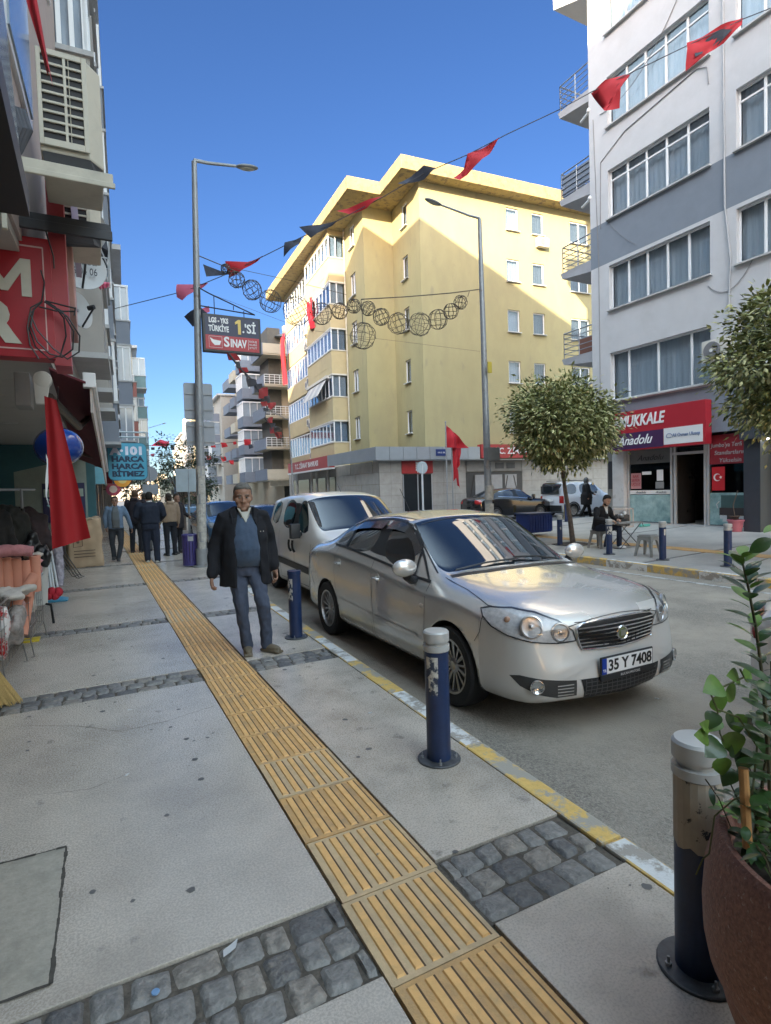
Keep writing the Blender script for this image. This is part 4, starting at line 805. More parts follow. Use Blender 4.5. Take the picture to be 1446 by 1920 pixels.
def strip(raw,line,d,w=.005,off=.0015,sub=6,mb=None,smoothn=0):
    mb=mb or MB(); b=raw[3]; P=[]
    for a,c in zip(line,line[1:]):
        a=Vector(a);c=Vector(c)
        for k in range(sub): P.append(a.lerp(c,k/sub))
    P.append(Vector(line[-1])); d=Vector(d).normalized(); V=[]
    for i,p in enumerate(P):
        t=(P[min(i+1,len(P)-1)]-P[max(i-1,0)]).normalized(); s=t.cross(d).normalized()*w/2
        for q in (p-s,p+s):
            h,nn=cast(b,q,d); nn=-nn if nn.dot(d)>0 else nn; V.append(h+nn*off)
    mb.add(V,[(2*i,2*i+1,2*i+3,2*i+2) for i in range(len(P)-1)]); return mb
WH={}
def wheel(par,loc,r,rimm,style,face,name='wheel',steer=0):
    key=(r,style,rimm.name,face)
    if key not in WH:
        w=.105; T=MB(); T.lathe([(r*.64,-w*.8),(r*.80,-w*.98),(r*.93,-w),(r*.985,-w*.82),(r,-w*.5),(r,w*.5),(r*.985,w*.82),(r*.93,w),(r*.80,w*.98),(r*.64,w*.8)],n=40,cap=False)
        Q=MB(); Q.lathe([(r*.66,-w*.8),(r*.66,w*.84),(r*.685,w*.9),(r*.63,w*.88),(r*.60,w*.5),(r*.6,-w*.8)],n=40,cap=False)
        D=MB(); D.lathe([(0,-.02),(r*.62,-.02),(r*.62,0),(0,0)],n=30)
        n={'multi':14,'five':5,'cap':6}[style]; Q2=MB()
        for i in range(n):
            a=2*PI*i/n+.2; wd={'multi':.018,'five':.05,'cap':.055}[style]; 
            if style=='multi': wd*=.8 if i%2 else 1.15
            c,s=math.cos(a),math.sin(a)
            def pp(rr,ww,zz): return (c*rr-s*ww,s*rr+c*ww,zz)
            r0,r1=r*.16,r*.64; Q2.hexa([pp(r0,-wd*.6,.0),pp(r1,-wd,.02),pp(r1,wd,.02),pp(r0,wd*.6,0),pp(r0,-wd*.5,.055),pp(r1,-wd*.85,.07),pp(r1,wd*.85,.07),pp(r0,wd*.5,.055)])
        Q2.lathe([(0,.07),(r*.11,.068),(r*.19,.055),(r*.21,0)],n=20,cap=False)
        if style=='cap': Q2.lathe([(0,.03),(r*.45,.045),(r*.64,.03)],n=30,cap=False)
        mt=Matrix.Rotation(-face*PI/2,3,'X')
        for mb in (T,Q,D,Q2): mb.v=[tuple(mt@Vector(p)) for p in mb.v]
        WH[key]=[mesh('tyre',T,rub,smooth=True,angle=30),mesh('rim',Q,rimm,smooth=True),mesh('brake_disc',D,M('brake_dark',(.03,.03,.03),.6)),mesh('spokes',Q2,rimm,bevel=.003,seg=1)]
    e=bpy.data.objects.new(name,WH[key][1]); C.objects.link(e); e.parent=par; e.location=loc; e.rotation_euler=(0,0,steer)
    for nm,me in zip(('tyre','brake_disc','spokes'),(WH[key][0],WH[key][2],WH[key][3])): c=bpy.data.objects.new(nm,me); C.objects.link(c); c.parent=e
    return e
def car(kind,paint,name,label,cat,loc,rz,scale=1,rim=None,style='multi',plate=None,detail=True,bump=None,mirror=None,group=None):
    raw=car_raw(kind); VV,VN,FF,bvh,wh,L,sl,pts=raw
    t=thing(name,label,cat,loc,rz,group); t.scale=(scale,)*3
    split(raw,0,'body',paint,t); split(raw,10,'front_bumper',bump or paint,t); split(raw,8,'hood',paint,t)
    for s_,n_ in ((1,'windscreen'),(2,'rear_window')): split(raw,s_,n_,glz,t)
    doors={}
    for sg in (1,-1):
        f=lambda c,sg=sg:c.y*sg>0
        split(raw,9,'door_pillar',blk,t,flt=f); split(raw,5,'quarter_window',glz,t,flt=f)
        fd=split(raw,6,'front_door',paint,t,flt=f); rd=split(raw,7,'rear_door',paint,t,flt=f); split(raw,3,'side_window',glz,fd,flt=f); split(raw,4,'side_window',glz,rd,flt=f); doors[sg]=(fd,rd)
        for wx in wh[:2]: split(raw,11,'wheel_arch',archm,t,flt=lambda c,sg=sg,wx=wx:c.y*sg>0 and abs(c.x-wx)<.6)
    q=MB(); q.box(.55,L-.4,-.6,.6,.19,.4); part('underbody',q,archm,t)
    for wx in wh[:2]:
        for s in (1,-1): wheel(t,(wx,s*(pts[7][3][1]-.108),wh[2]-.005),wh[2],rim or alloy,style,s)
    return t,raw,doors

def gaps(raw,t,lines,off=.0018,w=.007,mat=None):
    for ln,d in lines: part('panel_gap',strip(raw,ln,d,w=w,off=off),mat or blk,t)
def plate_on(raw,t,c,d,w,h,txt,rear=False,tr=True):
    x,y,z=c; s=1 if not rear else -1
    q=MB(); q.box(-w/2-.012,w/2+.012,-.012,.0,-h/2-.012,h/2+.012); p=part('number_plate',q,blk,t,bevel=.004,seg=1); p.location=c; p.rotation_euler=(0,0,-PI/2*s)
    q=MB(); q.box(-w/2+.045,w/2,-.0145,-.012,-h/2,h/2); part('plate_face',q,whm,p); q=MB(); q.box(-w/2,-w/2+.045,-.0145,-.012,-h/2,h/2); part('blue_strip',q,M('plate_eu_blue',(.01,.04,.28),.4),p)
    if txt: text(txt,h*.98,M('plate_black',(.01,.01,.01),.5),p,(.025,-.0155,-.002),ext=.001,bold=.003,w=w*.86)
    if tr: text('TR',.028,whm,p,(-w/2+.022,-.0155,-h/2+.025),ext=.001)
    return p
silver=M('silver_paint',(.66,.64,.61),.25,metal=.55,var=.025,vs=40,coat=1)
sed,raw,doors=car('sedan',silver,'sedan_car','silver four door sedan parked at the near kerb, nose towards us, plate 35 Y 7408','car',(3.37,2.79,-.14),PI/2,rim=alloy,bump=M('silver_bumper_paint',(.60,.58,.55),.40,metal=.35,var=.02,coat=.35))
F_=(1,0,0)
# headlights
hc=M('headlamp_housing',(.5,.49,.47),.35,metal=.1,var=.2,vs=30); hb=M('headlamp_bowl',(.5,.5,.5),.33,metal=1,var=.05); amber=M('amber_lamp',(.42,.25,.16),.3)
for s in (1,-1):
    d=(.74,-.67*s,0); ol=[(.03,.49*s,.65),(.05,.50*s,.725),(.11,.58*s,.795),(.22,.69*s,.845),(.36,.78*s,.868),(.50,.86*s,.862),(.585,.88*s,.845),(.56,.88*s,.80),(.46,.88*s,.745),(.32,.85*s,.70),(.18,.76*s,.662),(.08,.62*s,.645)]
    hl=part('headlight',patch(raw,ol,d,.003,8,0),hc,sed,smooth=True)
    for (x,y,z,r) in ((.235,.71,.762,.072),(.08,.59,.722,.058)):
        h,n=cast(raw[3],(x,y*s,z),d); n=-n if n.dot(Vector(d))>0 else n; n=(n*.6+Vector((-.8,.35*s,0))).normalized(); mt=n.to_track_quat('Z','Y').to_matrix()
        q=MB(); q.lathe([(r*1.15,-.01),(r*1.15,.010),(r,.012),(r*.93,.006),(r*.5,.001),(r*.2,.004),(r*.16,.016),(0,.018)],h+n*.004,26,mt=mt,cap=False); part('reflector',q,hb,hl,smooth=True)
        q=MB(); q.tube([h+n*.010+mt@Vector((r*1.12*math.cos(a),r*1.12*math.sin(a),0)) for a in [2*PI*i/26 for i in range(26)]],.0035,6,closed=True); part('reflector_ring',q,M('lamp_ring',(.3,.3,.3),.25,metal=.3),hl,smooth=True)
    h,n=cast(raw[3],(.36,.82*s,.80),d); q=MB(); q.ball(h,.024,12,8); part('turn_lamp',q,amber,hl,smooth=True)
    part('lens',patch(raw,ol,d,.016,8,.012),lens,hl,smooth=True)
    q=MB(); strip(raw,ol+[ol[0]],d,w=.009,off=.005,mb=q,sub=3); part('headlight_seal',q,blk,hl)
# grille with chrome frame and bars
gz0,gz1=.585,.755
gol=[(0,y,z) for y,z in ((-.36,gz0),(-.385,.66),(-.40,.735),(-.35,gz1+.01),(-.2,gz1+.022),(0,gz1+.027),(.2,gz1+.022),(.35,gz1+.01),(.40,.735),(.385,.66),(.36,gz0),(.18,gz0-.014),(0,gz0-.018),(-.18,gz0-.014))]
gr=part('grille',patch(raw,gol,F_,.004,5),M('grille_black',(.012,.012,.013),.5),sed)
q=MB()
for i in range(6):
    z=gz0+.016+i*.0265; hw=.365+.02*i/5; strip(raw,[(0,-hw,z),(0,0,z-.010+.003*i),(0,hw,z)],F_,w=.0095,off=.013,mb=q,sub=8)
part('grille_bars',q,chrome,gr)
q=MB(); P=[]
for a,b in zip(gol,gol[1:]+gol[:1]):
    for k in range(4): p=Vector(a).lerp(Vector(b),k/4); h,n=cast(raw[3],p,F_); P.append(h+Vector((-.008,0,0)))
q.tube(P,.008,6,closed=True); part('grille_frame',q,chrome,gr,smooth=True)
q=MB()
for i in range(13): y=-.33+i*.055; h,n=cast(raw[3],(0,y,.66),F_); q.box(h.x-.008,h.x-.004,y-.0015,y+.0015,gz0,gz1)
part('grille_ribs',q,blk,gr)
h,n=cast(raw[3],(0,0,.665),F_); q=MB(); q.lathe([(.052,0),(.055,.01),(.050,.016),(.044,.012),(0,.014)],h+Vector((-.006,0,0)),28,mt=Matrix.Rotation(-PI/2,3,'Y')); em=part('emblem',q,chrome,sed,smooth=True)
q=MB(); q.lathe([(.041,.013),(0,.016)],h+Vector((-.006,0,0)),28,mt=Matrix.Rotation(-PI/2,3,'Y'),cap=False); part('emblem_face',q,M('emblem_green',(.22,.24,.12),.35,metal=.5,var=.2,vs=60),em)
q=MB(); [q.box(h.x-.026,h.x-.022,y-.0035,y+.0035,.645,.685) for y in (-.018,-.006,.006,.018)]; part('emblem_bars',q,M('emblem_silver',(.5,.5,.45),.3,metal=.7),em)
# plate, lower grille, fog lamps
h,n=cast(raw[3],(0,0,.46),F_); plate_on(raw,sed,(h.x-.012,-.02,.455),F_,.52,.112,'35 Y 7408'); pl=sed.children[-1]
q=MB(); q.box(-.275,.275,-.018,0,-.105,-.055); bx=part('plate_holder',q,blk,sed,bevel=.004,seg=1); bx.location=(h.x-.012,-.02,.455); bx.rotation_euler=(0,0,-PI/2); text('RUCAN MOTORS',.026,M('holder_grey',(.45,.45,.45),.5),bx,(.02,-.019,-.08),ext=.001,w=.2)
lg=[(0,y,z) for y,z in ((-.40,.385),(-.36,.25),(-.2,.232),(0,.228),(.2,.232),(.36,.25),(.40,.385),(.2,.38),(0,.378),(-.2,.38))]
lgp=part('lower_grille',patch(raw,lg,F_,.004,5),M('grille_black'),sed)
q=MB()
for i in range(5): z=.25+i*.027; strip(raw,[(0,-.36,z),(0,0,z-.004),(0,.36,z)],F_,w=.006,off=.009,mb=q,sub=8)
for i in range(17): y=-.36+i*.045; strip(raw,[(0,y,.245),(0,y+.0001,.375)],F_,w=.006,off=.007,mb=q)
part('lower_grille_mesh',q,M('mesh_grey',(.07,.07,.072),.4),lgp)
for s in (1,-1):
    d=(.86,-.5*s,0); fo=[(.03,.47*s,.385),(.03,.47*s,.275),(.06,.62*s,.275),(.12,.74*s,.305),(.20,.83*s,.36),(.27,.865*s,.425),(.20,.83*s,.435),(.1,.7*s,.41)]
    fg=part('fog_lamp_recess',patch(raw,fo,d,.003,5),M('recess_grey',(.05,.05,.05),.4,metal=.3),sed)
    q=MB(); 
    for i in range(4): z=.295+i*.022; strip(raw,[(.03,.50*s,z),(.06,.62*s,z)],d,w=.007,off=.010,mb=q)
    part('fog_slats',q,silver,fg)
    h,n=cast(raw[3],(.13,.745*s,.36),d); n=Vector((-.93,.37*s,0)); q=MB(); q.lathe([(.05,0),(.052,.018),(.045,.02),(.03,.01),(0,.008)],h,22,mt=n.to_track_quat('Z','Y').to_matrix()); part('fog_lamp',q,M('fog_glass',(.5,.5,.5),.15,metal=.8),fg,smooth=True)
# panel gaps
ln=[]
for s in (1,-1):
    d=(0,-s,0)
    ln+= [([(1.36,.9*s,.93),(1.37,.9*s,.6),(1.40,.9*s,.3),(1.44,.9*s,.24),(2.30,.9*s,.24),(2.36,.9*s,.3),(2.40,.9*s,.6),(2.42,.9*s,1.03)],d),([(2.42,.9*s,.4),(2.40,.9*s,.24),(3.16,.9*s,.24),(3.26,.9*s,.4),(3.36,.9*s,.56),(3.42,.9*s,.8),(3.36,.9*s,1.08)],d),
      ([(.66,.9*s,.60),(.60,.9*s,.68),(.58,.9*s,.80),(.60,.9*s,.85)],d),([(4.42,.9*s,.99),(4.3,.9*s,.7),(4.14,.9*s,.55)],d)]
    ln+= [([(.60,.80*s,.87),(.9,.77*s,.95),(1.25,.74*s,.985)],(0,-.45*s,-.9)),([(.14,.56*s,.80),(.34,.735*s,.9),(.60,.80*s,.87)],(0.3,-.3*s,-.9))]
gaps(raw,sed,ln)
gaps(raw,sed,[([(.1,-.5,.78),(.1,-.25,.80),(.1,0,.81),(.1,.25,.80),(.1,.5,.78)],(.8,0,-.6)),([(.5,s*.9,.28),(.62,s*.9,.30)],(0,-s,0)) if False else ([(.1,-.40,.775),(.1,.40,.775)],(1,0,0))],w=.006)
# side trim, handles, window surround, wind deflectors, repeater, mirrors, wipers, antenna
for s in (1,-1):
    d=(0,-s,0); fd,rd=doors[s]
    q=MB(); strip(raw,[(1.5,.9*s,.455),(2.36,.9*s,.475)],d,w=.032,off=.008,mb=q); part('rub_strip',q,silver,fd); q=MB(); strip(raw,[(2.44,.9*s,.477),(3.28,.9*s,.50)],d,w=.032,off=.008,mb=q); part('rub_strip',q,silver,rd)
    for x,z,dr in ((2.27,.865,fd),(3.25,.92,rd)):
        h,n=cast(raw[3],(x,.9*s,z),d); q=MB(); q.lathe([(.052,0),(.05,.003),(.03,.001),(0,0)],h,20,mt=(n if n.dot(Vector(d))<0 else -n).to_track_quat('Z','Y').to_matrix()); hd=part('handle_recess',q,silver,dr,smooth=True)
        q=MB(); q.tube([h+Vector((-.06,s*.012,-.002)),h+Vector((-.05,s*.034,0)),h+Vector((0,s*.04,.002)),h+Vector((.05,s*.034,0)),h+Vector((.06,s*.012,-.002))],[.01,.013,.015,.013,.01],10); part('door_handle',q,silver,dr,smooth=True)
    q=MB(); strip(raw,[(1.36,.84*s,.945),(1.55,.84*s,.955),(2.4,.84*s,1.04),(3.16,.84*s,1.10),(3.50,.84*s,1.11)],d,w=.022,off=.006,mb=q); strip(raw,[(1.38,.8*s,.945),(1.62,.75*s,1.13),(1.9,.66*s,1.33),(2.15,.62*s,1.42),(2.5,.62*s,1.435),(3.05,.62*s,1.405),(3.35,.64*s,1.33),(3.5,.7*s,1.22),(3.56,.8*s,1.11)],d,w=.018,off=.006,mb=q); part('window_trim',q,blk,sed)
    q=MB(); strip(raw,[(1.62,.84*s,.97),(1.68,.7*s,1.17)],d,w=.028,off=.006,mb=q); strip(raw,[(3.17,.84*s,1.1),(3.22,.65*s,1.37)],d,w=.05,off=.006,mb=q); part('window_divider',q,blk,sed)
    q=MB(); P0=[(1.70,.7,1.16),(1.86,.68,1.28),(2.05,.66,1.355),(2.25,.65,1.375),(2.44,.65,1.37)]; 
    def visor(P): 
        V=[]
        for (x,y,z) in P:
            h,n=cast(raw[3],(x,y*s,z+.045),d); h2,_=cast(raw[3],(x,y*s,z-.03),d); V+=[h+Vector((0,s*.004,0)),h2+Vector((0,s*.034,0))]
        q.add(V,[(2*i,2*i+1,2*i+3,2*i+2) for i in range(len(P)-1)])
    visor(P0); part('wind_deflector',q,M('smoked_acrylic',(.02,.018,.018),.12,spec=.8),sed); q=MB(); visor([(2.52,.65,1.37),(2.8,.65,1.365),(3.1,.65,1.34),(3.25,.66,1.30)]); part('wind_deflector',q,M('smoked_acrylic'),sed)
    h,n=cast(raw[3],(1.42,.9*s,.74),d); q=MB(); q.ball(h,.028,12,8,sc=(1.3,.35,.7)); part('side_repeater',q,M('repeater_clear',(.55,.5,.45),.2),sed,smooth=True)
    # mirror
    q=MB(); q.tube([(1.60,.82*s,.93),(1.56,.90*s,.94),(1.53,.96*s,.99)],[.035,.035,.045],10); mr_=part('wing_mirror',q,blk,sed,smooth=True)
    q=MB(); q.ball((1.50,1.0*s,1.065),.1,20,14,sc=(.62,1.2,.78)); part('mirror_cap',q,silver,mr_,smooth=True); q=MB(); q.ball((1.54,1.0*s,1.062),.09,16,10,sc=(.3,1.12,.72)); part('mirror_glass',q,chrome,mr_,smooth=True)
q=MB(); strip(raw,[(1.2,-.70,1.05),(1.12,-.4,1.05),(1.1,0,1.05),(1.12,.4,1.05),(1.2,.70,1.05)],(.45,0,-.9),w=.06,off=.004,mb=q,sub=6); part('cowl',q,blk,sed)
q=MB()
for y0,y1 in ((.62,.02),(.02,-.5)):
    a=cast(raw[3],(1.25,y0,1.08),(.5,0,-.87))[0]; b=cast(raw[3],(1.22,y1,1.08),(.5,0,-.87))[0]; q.tube([a+Vector((-.01,0,.02)),(a+b)/2+Vector((-.015,0,.035)),b+Vector((-.01,0,.02))],.009,6)
part('wiper',q,blk,sed,smooth=True)
q=MB(); strip(raw,[(1.36,.74,1.0),(1.7,.68,1.22),(2.0,.6,1.42)],(0.35,-.6,-.6),w=.014,off=.003,mb=q); strip(raw,[(1.36,-.74,1.0),(1.7,-.68,1.22),(2.0,-.6,1.42)],(0.35,.6,-.6),w=.014,off=.003,mb=q); strip(raw,[(1.93,-.55,1.46),(1.90,0,1.48),(1.93,.55,1.46)],(.3,0,-.9),w=.014,off=.003,mb=q); part('windscreen_seal',q,blk,sed)
q=MB(); strip(raw,[(2.05,s_*.53,1.47) if i==0 else (2.6+.45*(i-1),s_*.53,1.49-.015*i) for i in range(3)],(0,0,-1),w=.012,off=.002,mb=q) if False else [strip(raw,[(2.06,k*.53,1.5),(2.6,k*.53,1.5),(3.2,k*.53,1.5)],(0,0,-1),w=.012,off=.002,mb=q) for k in (1,-1)]; part('roof_seam',q,blk,sed)
q=MB(); q.cyl((2.02,.2,1.47),(2.3,.42,1.72),.004,n=5) if False else q.cyl((3.05,.05,1.49),(3.28,.05,1.75),.004,n=5); part('antenna',q,blk,sed)
ol=lambda s:[(4.6,.55*s,.78),(4.6,.56*s,.98),(4.5,.75*s,1.0),(4.35,.85*s,.98),(4.38,.87*s,.86),(4.5,.84*s,.78)]
for s in (1,-1): part('tail_light',patch(raw,ol(s),(-.7,-.7*s,0),.004,4),M('tail_red',(.35,.02,.02),.2,coat=1),sed,smooth=True)

# ---- the other vehicles
whp=M('white_paint',(.82,.79,.75),.28,var=.02,coat=.9); whb=M('white_paint_bluish',(.62,.65,.7),.3,var=.02,coat=.8); blackp=M('black_paint',(.012,.012,.014),.12,var=.1,coat=1); bluep2=M('blue_paint',(.03,.075,.17),.2,metal=.3,var=.05,coat=1); skyb=M('light_blue_paint',(.1,.2,.34),.25,metal=.3,var=.05,coat=1)
steel=M('grey_wheel_cover',(.3,.3,.3),.4,metal=.5)
def lamps(kind,t,raw,front=True,rear=True):
    if front:
        for s in (1,-1):
            ol={'sedan':[(.03,.50*s,.68),(.1,.58*s,.80),(.38,.79*s,.87),(.6,.88*s,.85),(.32,.85*s,.73),(.08,.62*s,.67)],'van':[(.08,.56*s,.80),(.12,.6*s,.93),(.3,.76*s,1.0),(.5,.83*s,1.0),(.42,.84*s,.86),(.2,.76*s,.78)],'mini':[(.03,.56*s,.7),(.05,.58*s,.9),(.2,.8*s,.94),(.32,.88*s,.92),(.25,.87*s,.74),(.1,.75*s,.7)]}[kind]
            part('headlight',patch(raw,ol,(.74,-.67*s,0),.006,4,.01),M('headlamp_far',(.5,.5,.5),.15,metal=.5,var=.3,vs=20,coat=1),t,smooth=True)
        z=.66 if kind!='mini' else .78
        part('grille',patch(raw,[(0,-.4,z-.07),(0,-.42,z+.07),(0,0,z+.09),(0,.42,z+.07),(0,.4,z-.07),(0,0,z-.09)],(1,0,0),.005,4),M('grille_black'),t)
        part('lower_grille',patch(raw,[(0,-.5,.28),(0,-.52,.4),(0,.52,.4),(0,.5,.28)],(1,0,0),.005,4),M('grille_black'),t)
    if rear:
        L=raw[5]
        for s in (1,-1):
            z0,z1={'sedan':(.80,.98),'van':(.75,1.15),'mini':(.72,1.1)}[kind]; y0=.56 if kind=='sedan' else .70
            part('tail_light',patch(raw,[(L,y0*s,z0),(L,y0*s,z1),(L-.1,.84*s,z1),(L-.15,.86*s,z1-.02),(L-.15,.86*s,z0),(L-.1,.84*s,z0)],(-.7,-.7*s,0),.006,4),M('tail_red',(.35,.02,.02),.2,coat=1),t,smooth=True)
def mirrors(kind,t,mat,x,z,y):
    for s in (1,-1):
        q=MB(); q.box(x-.06,x+.04,(y+.09)*s-.08,(y+.09)*s+.08,z-.12,z+.12); q.box(x-.04,x+.04,(y-.0)*s-.03,(y-.0)*s+.03,z-.08,z-.02); q.tube([(x+.05,(y-.03)*s,z-.09),(x,(y+.08)*s,z-.04)],.03,8); part('wing_mirror',q,mat,t,smooth=True,bevel=.02,seg=3)
def trim(kind,t,raw,doors,handles=(),mould=None):
    for s in (1,-1):
        d=(0,-s,0)
        for x,z,k in handles:
            h,n=cast(raw[3],(x,.86*s,z),d); q=MB(); q.box(h.x-.05,h.x+.05,h.y-.01,h.y+.03*s if s>0 else h.y+.01,h.z-.015,h.z+.015) if s>0 else q.box(h.x-.05,h.x+.05,h.y-.03,h.y+.01,h.z-.015,h.z+.015); part('door_handle',q,blk,doors[s][k])
        if mould: q=MB(); strip(raw,[(mould[0],.86*s,mould[2]),(mould[1],.86*s,mould[3])],d,w=mould[4],off=.012,mb=q); part('rub_strip',q,blk,t)
# white delivery style van behind the silver sedan
van,rv,dv=car('van',whp,'compact_van','white compact van with black side strip parked behind the silver sedan','van',(3.70,7.0,-.14),PI/2,scale=.965,rim=steel,style='cap')
lamps('van',van,rv); mirrors('van',van,blk,1.66,1.17,.85)
for s in (1,-1):
    q=MB(); strip(rv,[(1.25,.86*s,.55),(2.9,.86*s,.60)],(0,-s,0),w=.11,off=.012,mb=q); part('rub_strip',q,blk,van)
    q=MB()
    for x in (1.93,2.12): q.tube([(x,.868*s,.80),(x,.90*s,.86),(x,.905*s,.93),(x,.895*s,1.0)],.02,8)
    part('door_handle',q,blk,van,smooth=True)
    q=MB(); strip(rv,[(2.35,.8*s,1.2),(3.6,.8*s,1.22)],(0,-s,0),w=.0,off=.0,mb=MB()); 
gaps(rv,van,[([(1.18,.86*s,.98),(1.2,.86*s,.5),(1.3,.86*s,.3),(1.98,.86*s,.3),(2.0,.86*s,.9),(2.0,.86*s,1.1)],(0,-s,0)) for s in (1,-1)]+[([(2.04,.86*s,.3),(2.75,.86*s,.3),(2.86,.86*s,.6),(2.87,.86*s,1.12)],(0,-s,0)) for s in (1,-1)],w=.008)
q=MB(); q.cyl((1.9,0,1.79),(2.05,0,1.93),.006,n=5); part('antenna',q,blk,van); q=MB(); q.tube([(1.1,.5,1.22),(1.04,.1,1.235),(1.05,-.1,1.235)],.012,6); q.tube([(1.12,-.1,1.235),(1.06,-.5,1.22)],.012,6); part('wiper',q,blk,van,smooth=True)
# blue cars further along the kerb
def simplecar(kind,paint,label,cat,loc,rz,scale=1,front=True,rear=True,style='five',rim=None):
    t,raw,dd=car(kind,paint,'parked_car' if cat=='car' else 'minivan',label,cat,loc,rz,scale,rim or steel,style); lamps(kind,t,raw,front,rear); mirrors(kind,t,paint,{'sedan':1.5,'van':1.66,'mini':1.75}[kind],{'sedan':1.06,'van':1.17,'mini':1.2}[kind],.86)
    trim(kind,t,raw,dd,((2.2,.87 if kind=='sedan' else .95,0),(3.0,.9 if kind=='sedan' else .97,1))); return t,raw
c1,_=simplecar('sedan',bluep2,'blue car parked directly behind the white compact van','car',(3.95,11.9,-.14),PI/2,.96)
c2,_=simplecar('sedan',skyb,'lighter blue car parked behind the lamp post, second behind the van','car',(3.9,17.2,-.14),PI/2,1.0)
c3,r3=simplecar('sedan',blackp,'black sedan parked across the side street before the bank gates','car',(21.6,23.4,-.145),PI,1.06,rim=alloy,style='multi')
q=MB()
for s in (1,-1): strip(r3,[(1.4,.8*s,.955),(2.4,.84*s,1.05),(3.5,.84*s,1.12)],(0,-s,0),w=.02,off=.007,mb=q); strip(r3,[(1.62,.75*s,1.15),(1.9,.66*s,1.34),(2.5,.62*s,1.44),(3.35,.64*s,1.34)],(0,-s,0),w=.02,off=.007,mb=q)
part('window_chrome',q,chrome,c3)
c4,r4=simplecar('mini',whb,'white minivan seen from behind beyond the pavement tree','van',(25.6,22.6,-.145),PI,1.0,style='cap')
q=MB(); q.box(4.31,4.33,-.26,.26,.82,.94); pp=part('number_plate',q,whm,c4); q=MB(); q.box(4.27,4.36,-.85,.85,.3,.62); part('rear_bumper',q,blk,c4,bevel=.03)
q=MB(); q.box(4.27,4.30,-.66,.66,1.2,1.62); part('rear_glass',q,glz,c4,bevel=.02)
q=MB(); [q.cyl((1.9,y,1.88),(3.9,y,1.88),.02,n=8) for y in (.62,-.62)]; part('roof_rail',q,blk,c4)
for x in (.85,3.5):
    for s in (1,-1): q=MB(); q.tube([(x+.43*math.cos(a),.9*s,.33+.43*math.sin(a)) for a in [PI*i/14 for i in range(15)]],.035,8); part('arch_trim',q,blk,c4,smooth=True)
c5,r5=simplecar('sedan',whp,'white car cut by the right frame edge, its red tail lamp behind the potted shrub','car',(4.28,-2.52,-.14),PI/2,1.0,rim=alloy)
c6,_=simplecar('van',blackp,'dark vehicle parked beside the white minivan, partly behind the seated man','car',(27.6,19.6,-.145),PI,.95)
# bus far down the street
bus=thing('bus','dark fronted city bus coming up the street behind the blue cars','bus',(6.6,45,-.14))
q=MB(); q.box(-1.2,1.2,.0,10.5,.35,3.0); part('body',q,M('bus_body_blue',(.06,.1,.16),.3,coat=.6),bus,bevel=.12,seg=3); q=MB(); q.box(-1.1,1.1,-.03,.0,1.0,2.3); part('windscreen',q,glz,bus,bevel=.02); q=MB(); q.box(-.95,.95,-.04,-.005,2.38,2.72); dsp=part('destination_display',q,M('display_black',(.01,.01,.012),.4),bus)
q=MB(); [q.box(-.85+i*.3,-.63+i*.3,-.05,-.04,2.44,2.6) for i in range(6)]; part('display_letters',q,M('led_cyan',(.1,.5,.8),.5,emit=(.15,.55,.9),es=1.2),dsp); q=MB(); q.box(-.3,.3,-.05,-.04,2.64,2.7); part('display_line',q,M('led_orange',(.8,.3,.1),.5,emit=(.9,.35,.12),es=1.0),dsp)
q=MB(); q.box(-1.0,1.0,.3,9,3.0,3.2); part('roof_unit',q,whp,bus,bevel=.06); q=MB(); q.box(-1.21,1.21,-.06,.3,.35,.8); part('bumper',q,skyb,bus,bevel=.05)
for s in (1,-1):
    q=MB(); q.tube([(1.15*s,-.02,2.5),(1.35*s,-.25,2.45),(1.35*s,-.28,2.1)],.03,6); q.box(1.35*s-.1,1.35*s+.1,-.31,-.25,1.75,2.15); part('wing_mirror',q,blk,bus)
    for y in (2,8): q=MB(); q.cyl((s*.95,y,.48),(s*1.19,y,.48),.48,n=24); part('wheel',q,rub,bus,smooth=True)
    q=MB(); q.box(.65*s-.16,.65*s+.16,-.075,-.05,.75,.92); part('headlight',q,M('headlamp_far'),bus)
